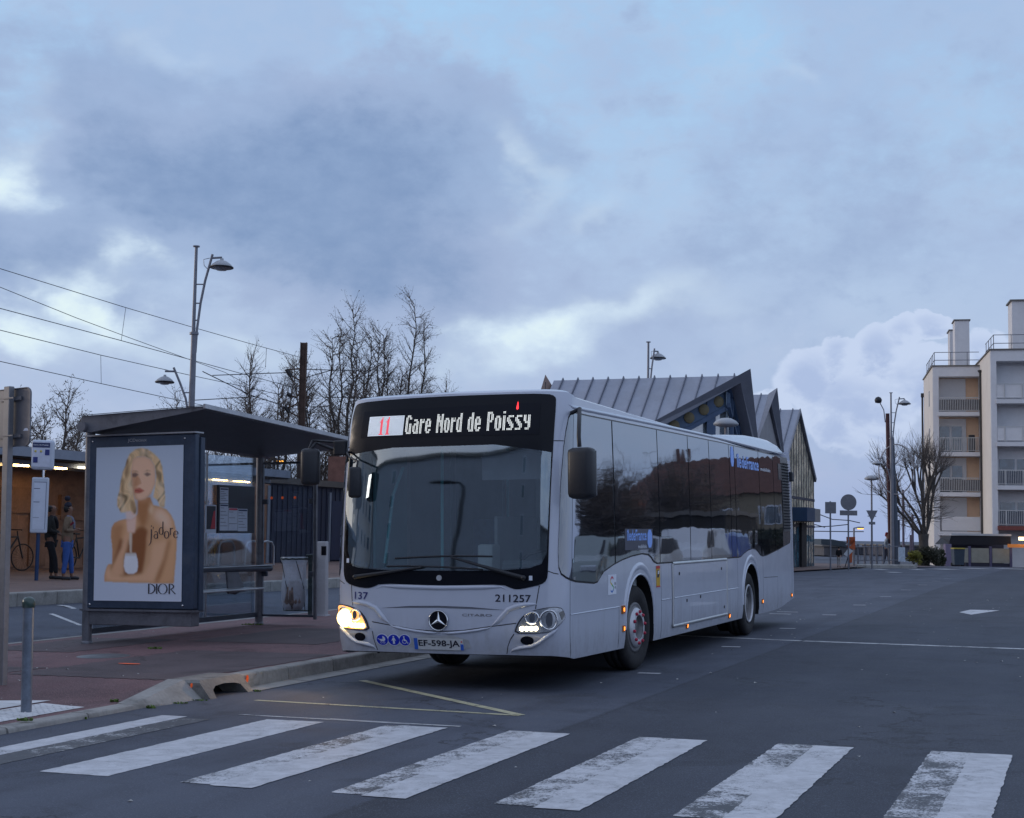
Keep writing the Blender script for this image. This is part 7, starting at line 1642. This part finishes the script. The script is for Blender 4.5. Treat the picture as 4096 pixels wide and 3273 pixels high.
# bushes
def bush(px, row, depth, w, h, label, col, seed, n=2600, leaf=.05):
    p = at(px, row, depth); z = ground(p.x, p.y); q = random.Random(seed); b = MB(); st_ = MB()
    for i in range(10): a = q.uniform(0, 2*pi); st_.tube([(0, 0, 0), (cos(a)*w*.2, sin(a)*w*.15, h*.5), (cos(a)*w*.4*q.random(), sin(a)*w*.3, h*.9)], [.02, .014, .006], 4)
    lob = [(q.uniform(-.42, .42)*w, q.uniform(-.25, .25)*w, q.uniform(.15, .75)*h, q.uniform(.16, .30)) for _ in range(16)]
    for i in range(n):
        cx_, cy_, cz_, r = lob[q.randrange(len(lob))]; v = Vector((q.gauss(0, 1), q.gauss(0, 1), q.gauss(0, .8))).normalized()*(r*min(w, h*1.4)*q.uniform(.6, 1.1)); c_ = Vector((cx_, cy_, cz_))+v
        if c_.z < .0: continue
        s = leaf*q.uniform(.6, 1.4); u = Vector((q.uniform(-1, 1), q.uniform(-1, 1), q.uniform(-1, 1))).normalized()*s; w_ = u.orthogonal().normalized()*s*.5
        b.add([c_-u, c_+w_, c_+u, c_-w_], [(0, 1, 2, 3)])
    t = thing('bush', (p.x, p.y, z), label, 'bush', -YAW); b.build('foliage', mat('leaves_'+col[0], col[1], .7, var=.5, vscale=6), t); st_.build('stems', BARK, t); return t
bush(3655, 2272, 76, .75, .95, 'small yellow green bush at the end of the concrete kerb wall', ('yellow', (.16, .15, .02)), 3, 1500)
bush(3715, 2272, 77, 1.1, 1.15, 'dark brown hedge around the foot of the bare tree', ('dark', (.030, .032, .018)), 4, 3000); bush(3755, 2272, 78, .8, 1.05, 'dark green bush between the tree and the terrace pillar', ('deep', (.02, .03, .012)), 5, 2000)
# pollarded tree
def pollard(px, row_top, depth, label, seed):
    q = random.Random(seed); p = at(px, row_top, depth); gz = ground(p.x, p.y); H = p.z-gz; t = thing('pollarded_tree', (p.x, p.y, gz), label, 'tree', -YAW); T_, B_, W_ = MB(), MB(), MB()
    def rod(b, p0, d, ln, r0, r1, n, wob, lift):
        pts = [p0]; dd_ = d.normalized(); c_ = p0
        for i in range(n): dd_ = (dd_+Vector((q.uniform(-1, 1), q.uniform(-1, 1), q.uniform(-1, 1)))*wob+Vector((0, 0, lift))).normalized(); c_ = c_+dd_*ln/n; pts.append(c_)
        b.tube(pts, [r0+(r1-r0)*i/n for i in range(n+1)], 7 if r0 > .06 else (4 if r0 > .02 else 3), cap=False); return pts, dd_
    T_.tube([(0, 0, -.1), (.02, 0, .5), (0, 0, 1.15), (0, 0, 1.5)], [.34, .27, .26, .30], 12)
    for (ax, L, el_) in ((-.95, 1.9, .9), (-.35, 2.3, 1.5), (.25, 2.0, 1.9), (.75, 2.3, 1.25), (.15, 2.6, 1.7)):
        for sy_ in ((-.5, .3) if abs(ax) > .3 else (.1,)):
            pts, d_ = rod(B_, Vector((ax*.12, sy_*.1, 1.4)), Vector((ax, sy_, el_)), L, .10, .06, 5, .2, .03)
            for k_ in range(3):
                nd = (d_+Vector((q.uniform(-1, 1), q.uniform(-1, 1), q.uniform(.0, 1)))*.6); p2, d2 = rod(B_, pts[-1], nd, q.uniform(.9, 1.5), .07, .045, 4, .12, .05)
                b2 = MB(); B_.lathe([(0, -.07), (.06, -.04), (.08, 0), (.06, .05), (0, .07)], p2[-1], 8)
                for j in range(11):
                    w_, d3 = rod(W_, p2[-1], d2*.6+Vector((q.uniform(-1, 1), q.uniform(-1, 1), q.uniform(-.3, 1)))*.8, q.uniform(.7, 1.7), .015, .005, 4, .20, .05)
                    for j2 in range(4): rod(W_, w_[q.randrange(1, 4)], d3+Vector((q.uniform(-1, 1), q.uniform(-1, 1), q.uniform(-.2, .8)))*.8, q.uniform(.3, .9), .009, .004, 3, .12, .04)
            for pt_ in pts[2:-1]:
                for j in range(6):
                    w_, d3 = rod(W_, pt_, Vector((q.uniform(-1, 1)+ax*.6, q.uniform(-1, 1), q.uniform(-.4, .8))), q.uniform(.8, 1.8), .014, .004, 4, .2, .04)
                    for j2 in range(3): rod(W_, w_[q.randrange(1, 4)], d3+Vector((q.uniform(-1, 1), q.uniform(-1, 1), q.uniform(-.2, .8)))*.8, q.uniform(.3, .8), .008, .004, 3, .12, .04)
    V = B_.v+W_.v; zm = max(v[2] for v in V); k_ = H/zm; xm = max(abs(v[0]) for v in V); kx = 3.7/xm
    for m in (T_, B_, W_): m.v = [(v[0]*(kx if m is not T_ else 1)-.45*sm01((v[2]-1.5)/2.5), v[1]*kx, v[2]*k_) for v in m.v]
    T_.build('trunk', BARK, t); B_.build('limbs', BARK, t); W_.build('crown', TWIG, t)
pollard(3690, 1690, 78, 'wide bare pollarded tree with knobbly limbs in front of the flats', 8)
# ring shaped festive frame hung on the grey mast
# masts beside the lamp
o = at(3545, 2200, 73); m1 = thing('rusty_mast', (o.x, o.y, .24), 'rusty red brown mast with a small lamp head beside the tall grey lamp', 'mast'); MO2 = m1.location.copy()
b = MB(); b.tube([at(3564, 2230, 73), at(3555, 1900, 73), at(3550, 1654, 73)], [.13, .11, .10], 8); L_(b, MO2).build('pole', mat('red_brown_mast', (.085, .04, .045), .7, var=.25, vscale=3), m1)
b = MB(); b.tube([at(3541, 1690, 73), at(3535, 1640, 73), at(3520, 1612, 73)], .025, 6); L_(b, MO2).build('arm', LMP, m1)
p = at(3513, 1602, 73); b = MB(); b.lathe([(0, .2), (.13, .14), (.19, .02), (.15, -.12), (0, -.15)], (p.x-MO2.x, p.y-MO2.y, p.z-MO2.z), 12); b.build('lamp_head', BLK, m1)
o = at(3582, 2262, 72.5); g2 = thing('grey_mast', (o.x, o.y, .22), 'thick blue grey steel mast standing in front of the rusty mast', 'mast'); MO2 = g2.location.copy()
b = MB(); b.tube([at(3584, 2268, 72.5), at(3577, 2060, 72.5), at(3567, 1750, 72.5)], [.20, .17, .12], 10); b.box(-.13+MO2.x, .2+MO2.x, MO2.y, MO2.y+.3, .22, 2.6); L_(b, MO2).build('pole', mat('blue_grey_mast', (.085, .105, .14), .5, metal=.3), g2)
ring = [at(3585+70*cos(2*pi*i/32)*1.0, 1878+100*sin(2*pi*i/32), 72.2) for i in range(32)]
b = MB(); b.tube(ring, .03, 6, closed=True)
for i in range(0, 32, 2): b.tube([ring[i]*.25+at(3585, 1878, 72.2)*.75, ring[i]], .008, 3)
o = at(3585, 1878, 72.2); L_(b, o).build('light_ring', mat('pale_rope_light', (.34, .31, .31), .6), loc=o, label='big pale ring shaped street decoration with thin spokes hung on the grey mast', category='street decoration')
# signs
def sign_post(px, depth, rtop, label, plates, gz=None):
    t = local_thing('traffic_sign', px, 2250, depth, label, 'traffic sign', gz); o = t.location.copy(); s = FPX/depth; Z = lambda r: at(px, r, depth).z-o.z
    b = MB(); b.cyl((0, 0, 0), (0, 0, Z(rtop)), .035, 8); b.build('post', LMP, t)
    for kd, r, w, h in plates:
        z = Z(r); b = MB(); w, h = w/s, h/s
        if kd == 'round': b.lathe([(0, .012), (w/2, .012), (w/2, -.012), (0, -.012)], (0, -.05, z), 32, Matrix.Rotation(pi/2, 3, 'X'))
        elif kd == 'tri': b.prism([(-w/2, -.05, z+h/2), (w/2, -.05, z+h/2), (0, -.05, z-h/2)], (0, .02, 0))
        else: b.box(-w/2, w/2, -.06, -.04, z-h/2, z+h/2, bev=.008)
        b.build('sign_plate', SGM, t, shade=False)
    b = MB(); b.box(-.2, .2, -.04, -.035, Z(plates[0][1])-.02, Z(plates[0][1])+.02); b.build('bracket', SHM, t)
sign_post(3394, 62, 1985, 'grey back of a round traffic sign with a narrow plate below it', [('round', 2009, 64, 64), ('rect', 2052, 70, 20)])
sign_post(3488, 66, 2040, 'downward pointing triangular traffic sign back with a tiny plate under it', [('tri', 2065, 46, 46), ('rect', 2093, 26, 11)])
sign_post(3322, 60, 2005, 'square traffic sign back standing against the glass station gable', [('rect', 2031, 44, 46)])
# fence and concrete edge
o = at(3420, 2262, 70); fe = thing('pedestrian_fence', (o.x, o.y, .25), 'grey pedestrian railing with round topped posts behind the low concrete wall', 'fence'); FO = fe.location.copy()
for i, px in enumerate((3415, 3433, 3460, 3484, 3508, 3533, 3557)):
    p = at(px, 2255, 70); b = MB(); b.cyl((p.x, p.y, .25), (p.x, p.y, 1.32), .05, 8); b.lathe([(0, .07), (.06, .03), (.06, -.03), (.05, -.04)], (p.x, p.y, 1.34), 8); L_(b, FO).build('post', LMP, fe)
b = MB(); 
for r in (2188, 2243): b.cyl(at(3415, r, 70), at(3600, r-2, 70), .025, 6)
x = 3418
while x < 3560: b.cyl(at(x, 2188, 70), at(x, 2244, 70), .012, 4); x += 6
L_(b, FO).build('rails', LMP, fe)
p0, p1_ = at(3423, 2272, 67.5), at(3655, 2272, 69); cw = MB(); d_ = (p1_-p0); d_.z = 0; cw.prism([(p0.x, p0.y, .10), (p0.x, p0.y, .38), (p0.x+.05, p0.y+.28, .42), (p0.x+.1, p0.y+.6, .42), (p0.x+.1, p0.y+.6, .1)], d_)
struct(cw.build('concrete_kerb_wall', CONC))
b = MB(); p = at(3607, 2245, 69); b.box(-.16, .16, -.02, .02, -.02, .66, bev=.006); n_ = b.build('notice_board', mat('pale_notice', (.45, .52, .60), .5, var=.25, vscale=9), loc=p, label='white notice board standing at the foot of the grey mast', category='notice board'); n_.rotation_euler = (0, 0, -YAW)
# people and road works by the crossing
p = at(3545, 2262, 73); p.z = .25
person(p, -YAW*0+FACE_R-.5, 'person in a red hood and pale coat walking behind the grey railing', 1.68, SKN2, mat('pale_grey_coat', (.36, .40, .44), .8, var=.15), mat('navy_trousers', (.012, .014, .035), .8), MATS['black_shoe'], (((-.02, .2, 1.1), (.1, .18, .9)), ((-.02, -.2, 1.1), (.1, -.18, .9))), hair=mat('red_hood', (.22, .025, .03), .9), hat=(MATS['red_hood'], False), stance=(.15, -.12), lean=.05)
p = at(3356, 2268, 66); p.z = .28
person(p, FACE_R+1.2, 'small figure in a black coat and white trousers by the road works board', .98, SKN2, mat('black_coat', (.012, .012, .016), .9), mat('white_trousers', (.4, .4, .4), .8), MATS['black_shoe'], (((-.02, .2, 1.1), (.1, .18, .95)), ((-.02, -.2, 1.1), (.1, -.18, .95))), hair=MATS['black_hair'])
rw_ = local_thing('road_works_board', 3400, 2268, 66, 'tilted orange and white road works boards on a stand by the far kerb', 'road works board', .27); o = rw_.location.copy()
for nm, pts, m in (('orange_panel', [(3380, 2148), (3420, 2148), (3422, 2200), (3385, 2190)], mat('orange_board', (.42, .09, .03), .5)), ('white_panel', [(3378, 2180), (3402, 2150), (3422, 2164), (3398, 2186)], mat('white_board', (.45, .48, .52), .5)), ('white_panel', [(3370, 2218), (3392, 2192), (3412, 2204), (3388, 2228)], MATS['white_board']), ('orange_panel', [(3388, 2226), (3408, 2208), (3409, 2250), (3400, 2252), (3398, 2232)], MATS['orange_board'])):
    b = MB(); P_ = [at(x, y, 66) for x, y in pts]; b.prism(P_, (sin(YAW)*.04, cos(YAW)*.04, 0)); L_(b, o).build(nm, m, rw_)
b = MB(); b.cyl(at(3395, 2150, 66.1), at(3400, 2269, 66.1), .03, 6); b.cyl(at(3388, 2269, 66.3), at(3396, 2220, 66.1), .02, 6); b.box(o.x-.3, o.x+.3, o.y-.1, o.y+.2, .25, .33); L_(b, o).build('stand', BLK, rw_)
# far rooftops, footbridge deck and slight haze of town beyond
fb = thing('footbridge', (0, 0, 0), 'dark curved footbridge deck in the distance between the station and the railing', 'footbridge'); o = at(3350, 2200, 120); fb.location = (o.x, o.y, .2)
b = MB(); tp_ = [(3285, 2156), (3330, 2158), (3370, 2166), (3410, 2178), (3440, 2187)]; bt_ = [(3440, 2190), (3405, 2190), (3370, 2186), (3330, 2181), (3285, 2178)]; b.prism([at(x, y, 119) for x, y in tp_+bt_], (sin(YAW)*3, cos(YAW)*3, 0))
L_(b, fb.location.copy()).build('deck', mat('bridge_slate', (.05, .07, .09), .6), fb)
for i, (a, b_, rt, dp, c_) in enumerate(((3296, 3390, 2186, 140, (.10, .10, .11)), (3560, 3760, 2184, 150, (.09, .09, .11)), (3400, 3560, 2192, 160, (.07, .08, .10)))):
    p = at(a, 2200, dp); w = (b_-a)*dp/FPX; h = at(a, rt, dp).z; m_ = MB(); m_.box(0, w, 0, 12, 0, h, M=Matrix.Rotation(-YAW, 4, 'Z')); h_ = m_.build('wall', mat('far_wall_%s' % 'abc'[i], c_, .8, var=.3, vscale=.4))
    t = thing('distant_building', (p.x, p.y, 0), ['low distant grey building seen past the station gable', 'long low distant building behind the bare tree trunk', 'low distant building behind the grey railing'][i], 'building'); h_.parent = t
    m_ = MB(); m_.box(-.2, w+.2, -.2, 12.2, h, h+.15, M=Matrix.Rotation(-YAW, 4, 'Z')); m_.build('roof', COPE, t)
for i, (px, r0, r1_) in enumerate(((3612, 1960, 2200), (3650, 2060, 2200), (3643, 2140, 2200))):
    p = at(px, r0, 110); b = MB(); b.cyl((0, 0, 0), (0, 0, p.z-.2), .09, 6); b.build('thin_mast', mat('mauve_mast', (.11, .10, .15), .6), loc=(p.x, p.y, .2), label=['tallest thin mauve mast between the grey mast and the bare tree', 'thin mauve mast touching the trunk of the bare tree', 'shortest thin mauve mast left of the tree trunk'][i], category='mast')
b = MB(); o = at(3400, 2100, 112)
for L in ([(3230, 2040), (3330, 2078), (3395, 2082)], [(3230, 2110), (3330, 2105), (3395, 2098)], [(3230, 2125), (3400, 2127), (3455, 2127)], [(3395, 2082), (3440, 2092)], [(3230, 2090), (3300, 2110)]): b.tube([at(x, y, 112) for x, y in L], .035, 4)
L_(b, o).build('distant_cables', WIRE, loc=o, label='tangle of thin railway cables behind the round sign', category='cable')
# ------------------------------------------------------------------ across the street: what the bus glass mirrors
def car(x, y, rz, label, col, kind='car', k=1.0):
    t = thing('parked_car', (x, y, ground(x, y)), label, 'car', rz, 'parked cars mirrored in the bus windows'); pm_ = mat('car_paint_'+col[0], col[1], .25, metal=.2, coat=1, var=.04)
    if kind == 'van': S_ = [(-2.3, .35), (-2.35, .9), (-2.2, 1.75), (-2.0, 1.92), (.7, 1.92), (1.25, 1.35), (2.0, 1.12), (2.3, .85), (2.32, .35)]; G = [(-.2, 1.05), (.2, 1.75), (.66, 1.80), (1.12, 1.32), (1.0, 1.05)]; W = .92
    else: S_ = [(-2.0, .32), (-2.08, .75), (-1.95, 1.0), (-1.45, 1.42), (-.9, 1.52), (.1, 1.50), (.85, 1.02), (1.75, .88), (2.05, .65), (2.08, .32)]; G = [(-1.65, 1.0), (-1.2, 1.38), (-.85, 1.45), (.08, 1.43), (.68, 1.0)]; W = .86
    n = len(S_); secs = []
    for yy, sc_ in ((-W, .0), (-W*.96, .5), (-W*.55, 1), (0, 1.02), (W*.55, 1), (W*.96, .5), (W, 0)):
        secs.append([(x_*(.97+.03*sc_), yy*(1 if z_ < 1.0 else .86), z_*(1 if z_ < 1.0 else .97+.03*sc_)) for x_, z_ in S_])
    b = MB(); b.add([p for s in secs for p in s], [(i*n+j, (i+1)*n+j, (i+1)*n+(j+1) % n, i*n+(j+1) % n) for i in range(6) for j in range(n)]+[tuple(range(n)), tuple(reversed(range(6*n, 7*n)))], False); b.build('body', pm_, t)
    for s in (1, -1):
        b = MB(); b.prism([(x_, s*(W*.875+.02), z_) for x_, z_ in G], (0, s*.01, 0)); b.build('side_glass', BLKG, t)
    b = MB(); fx0 = [(G[-1][0]+.16, G[-1][1]+.02), (G[-2][0]+.14, G[-2][1]-.03)]
    b.add([(fx0[0][0], -W*.8, fx0[0][1]), (fx0[0][0], W*.8, fx0[0][1]), (fx0[1][0], W*.7, fx0[1][1]+.02), (fx0[1][0], -W*.7, fx0[1][1]+.02)], [(0, 1, 2, 3)]); b.build('windscreen', BLKG, t)
    for wx in (-1.3, 1.3):
        for s in (1, -1): b = MB(); b.lathe([(0, .10), (.2, .10), (.22, .11), (.31, .10), (.32, .05), (.32, -.1)], (wx, s*(W-.12), .32), 18, Matrix.Rotation(-s*pi/2, 3, 'X')); b.build('wheel', RUB, t)
    for s in (1, -1):
        xh = 2.06 if kind != 'van' else 2.31; b = MB(); b.box(xh-.1, xh+.01, s*W*.72-.16, s*W*.72+.16, .62, .78, bev=.03); b.build('headlight', SILV, t)
        b = MB(); b.box(-2.1 if kind != 'van' else -2.36, -2.0, s*W*.8-.1, s*W*.8+.1, .72, .92, bev=.02); b.build('tail_light', mat('tail_red', (.35, .01, .01), .3), t)
    b = MB(); b.box((2.07 if kind != 'van' else 2.32), (2.09 if kind != 'van' else 2.34), -.26, .26, .42, .52); b.build('number_plate', PLW, t)
D_ = -pi/2
car(8.3, 21.5, D_, 'silver green parked car nearest in the bus side window reflection', ('silver', (.2, .24, .24))); car(8.8, 27.5, D_, 'pale grey parked car second from the front in the window reflection', ('grey', (.42, .43, .46)))
car(9.6, 36.5, D_, 'white parked van in the middle of the window reflection', ('white', (.60, .61, .64)), 'van'); car(12.2, 46.5, 0.15, 'dark blue parked van mirrored in the rear half of the bus', ('blue', (.03, .07, .30)), 'van'); car(11.0, 42.0, D_, 'pale parked car beside the blue van in the window reflection', ('pale', (.5, .5, .52)))
car(13.0, 58.5, D_, 'grey parked car farthest along the street in the window reflection', ('slate', (.16, .17, .2)))
HST = mat('stone_house_wall', (.27, .23, .17), .85, var=.2, vscale=.6, bump=.2, bscale=6); HRF = mat('tile_roof', (.13, .06, .045), .8, var=.2, vscale=2); HOR = mat('ochre_house_wall', (.42, .27, .14), .85, var=.1)
def house(x, y, w, d, h, rh, rz, label, wm, rm, group=None):
    t = thing('house', (x, y, ground(x, y)-.1), label, 'house', rz, group); b = MB(); b.box(-w/2, w/2, -d/2, d/2, 0, h); b.build('wall', wm, t)
    b = MB()
    if rh > .5: b.add([(-w/2-.4, -d/2-.4, h), (w/2+.4, -d/2-.4, h), (w/2+.4, d/2+.4, h), (-w/2-.4, d/2+.4, h), (-w/2+rh*.5, 0, h+rh), (w/2-rh*.5, 0, h+rh)], [(0, 1, 5, 4), (2, 3, 4, 5), (1, 2, 5), (3, 0, 4), (0, 3, 2, 1)])
    else: b.box(-w/2-.2, w/2+.2, -d/2-.2, d/2+.2, h, h+rh)
    r = b.build('roof', rm, t); b = MB(); b.box(w*.2, w*.2+.8, -.4, .4, h+rh*.4, h+rh+1.0); b.build('chimney', HRF, r)
    fl = int(h/2.9)
    for s, ax in ((-1, 'y'), (1, 'y'), (-1, 'x'), (1, 'x')):
        L = w if ax == 'y' else d; n = max(1, int(L/(2.8 if L < 15 else 16)))
        for f in range(fl):
            for i in range(n):
                c_ = -L/2+L*(i+.5)/n; z = .9+f*2.85
                def bx(b, u0, u1, z0, z1, o0, o1):
                    if ax == 'y': b.box(u0, u1, min(s*(d/2+o0), s*(d/2+o1)), max(s*(d/2+o0), s*(d/2+o1)), z0, z1)
                    else: b.box(min(s*(w/2+o0), s*(w/2+o1)), max(s*(w/2+o0), s*(w/2+o1)), u0, u1, z0, z1)
                b = MB(); bx(b, c_-.62, c_+.62, z-.08, z+1.5, .0, .05); fr_ = b.build('window', SW, t)
                b = MB(); bx(b, c_-.5, c_+.5, z, z+1.4, .05, .06); b.build('pane', WING, fr_)
house(21.5, 92, 13, 9, 6.2, 3.4, .1, 'stone house with tiled roof mirrored in the middle of the bus windows', HST, HRF); house(25, 118, 12, 10, 7.5, 3.0, 0, 'ochre house mirrored in the rear bus windows', HOR, HRF); house(17.5, 62, 8, 7, 3.4, .3, .0, 'low dark flat roofed building mirrored behind the no entry sign', mat('dark_block_wall', (.03, .028, .026), .8), COPE)
house(30, 150, 16, 10, 9, 3.5, 0, 'tall pale house far along the street, mirrored at the back of the bus', HST, HRF)
for i, (x, y, H, w, lb) in enumerate(((20, 73, 9, 9, 'large bare tree mirrored in the front side windows of the bus'), (26, 104, 8, 6, 'bare tree mirrored beside the stone house'), (16.5, 48, 6.5, 5, 'bushy tree mirrored behind the parked vans'))):
    q = random.Random(60+i); t = thing('street_tree', (x, y, .1), lb, 'tree'); b, c_ = MB(), MB(); b.tube([(0, 0, 0), (.1, 0, H*.3), (0, .1, H*.55)], [.25, .2, .1], 8); b.build('trunk', BARK, t)
    for j in range(260):
        a = q.uniform(0, 2*pi); e = q.uniform(.1, 1.4); p0 = Vector((0, 0, H*q.uniform(.25, .5))); d = Vector((cos(a)*cos(e), sin(a)*cos(e), sin(e))); ln = q.uniform(.3, .55)*H; p1_ = p0+Vector((d.x*ln*w/H, d.y*ln*w/H, d.z*ln)); c_.tube([p0, (p0+p1_)*.5+Vector((0, 0, .2)), p1_], [.05, .03, .012], 3, cap=False)
        for m in range(5): e2 = p0.lerp(p1_, q.uniform(.4, 1)); c_.tube([e2, e2+Vector((q.uniform(-1, 1), q.uniform(-1, 1), q.uniform(-.3, 1)))*.9], [.02, .008], 3, cap=False)
    c_.build('crown', TWIG, t)
def hedge(x, y, w, h, d, lb, seed):
    q = random.Random(seed); b = MB(); t = thing('hedge', (x, y, .1), lb, 'hedge')
    for i in range(5200):
        c_ = Vector((q.uniform(-w/2, w/2), q.uniform(-d/2, d/2), h*sqrt(q.random())*(1+.12*sin(i)))); s = q.uniform(.07, .16); u = Vector((q.uniform(-1, 1), q.uniform(-1, 1), q.uniform(-1, 1))).normalized()*s; v_ = u.orthogonal().normalized()*s; b.add([c_-u, c_+v_, c_+u, c_-v_], [(0, 1, 2, 3)])
    b.build('foliage', mat('dark_hedge_leaves', (.018, .025, .012), .8, var=.5, vscale=3), t); b = MB(); b.box(-w/2+.3, w/2-.3, -d/2+.3, d/2-.3, 0, h*.8); b.build('inner_branches', mat('hedge_wood', (.02, .017, .012), .9), t)
hedge(15.5, 74, 5, 2.4, 14, 'dark hedge in front of the stone house, mirrored low in the bus windows', 71); hedge(19, 98, 5, 2.6, 16, 'dark hedge farther along the street mirrored at the back of the bus', 72)
# no entry sign
p = Vector((15.2, 55.5, .1)); t = thing('no_entry_sign', p, 'red round no entry sign with a white bar mirrored in the bus side window', 'traffic sign', .25)
b = MB(); b.cyl((0, 0, 0), (0, 0, 2.5), .035, 8); b.build('post', LMP, t); b = MB(); b.lathe([(0, .02), (.32, .02), (.32, -.0), (0, 0)], (0, -.05, 2.2), 28, Matrix.Rotation(pi/2, 3, 'X')); pl_ = b.build('sign_disc', mat('no_entry_red', (.55, .015, .02), .4), t); b = MB(); b.box(-.22, .22, -.078, -.072, 2.15, 2.25); b.build('white_bar', SW, pl_)
# behind the photographer: flats and lamp mirrored in the windscreen
house(-46, -34, 30, 12, 16.5, .3, .3, 'light beige flats mirrored in the left part of the windscreen', mat('beige_pink_render', (.66, .60, .54), .8, var=.06, vscale=.4), COPE)
house(-12, -40, 38, 12, 14.5, .3, .12, 'grey flats mirrored in the middle of the windscreen', mat('cool_render', (.42, .43, .47), .8, var=.06, vscale=.4), COPE)
house(13, -44, 20, 12, 8.0, .3, -.1, 'lower grey flats mirrored at the right of the windscreen', mat('grey_render', (.25, .255, .27), .8, var=.06, vscale=.4), COPE)
t = thing('curved_street_lamp', (-10.9, -24.5, ground(-10.9, -24.5)), 'dark street lamp with a curved neck mirrored in the middle of the windscreen', 'street lamp', 2.6)
b = MB(); b.tube([(0, 0, 0), (0, 0, 4.2), (.02, 0, 5.0), (.10, 0, 5.45), (.28, 0, 5.7), (.5, 0, 5.75)], [.08, .07, .06, .055, .05, .045], 10); b.build('pole', BLK, t); b = MB(); b.lathe([(0, .10), (.2, .08), (.38, .02), (.40, -.03), (0, -.06)], (.75, 0, 5.72), 20); b.build('lamp_head', BLK, t)
t.scale = (1.1, 1.1, 1.62)
# ------------------------------------------------------------------ settle the near frame on the crossfall
bpy.context.view_layer.update()
for o in NEARLIST:
    o.matrix_world = NEAR @ o.matrix_world
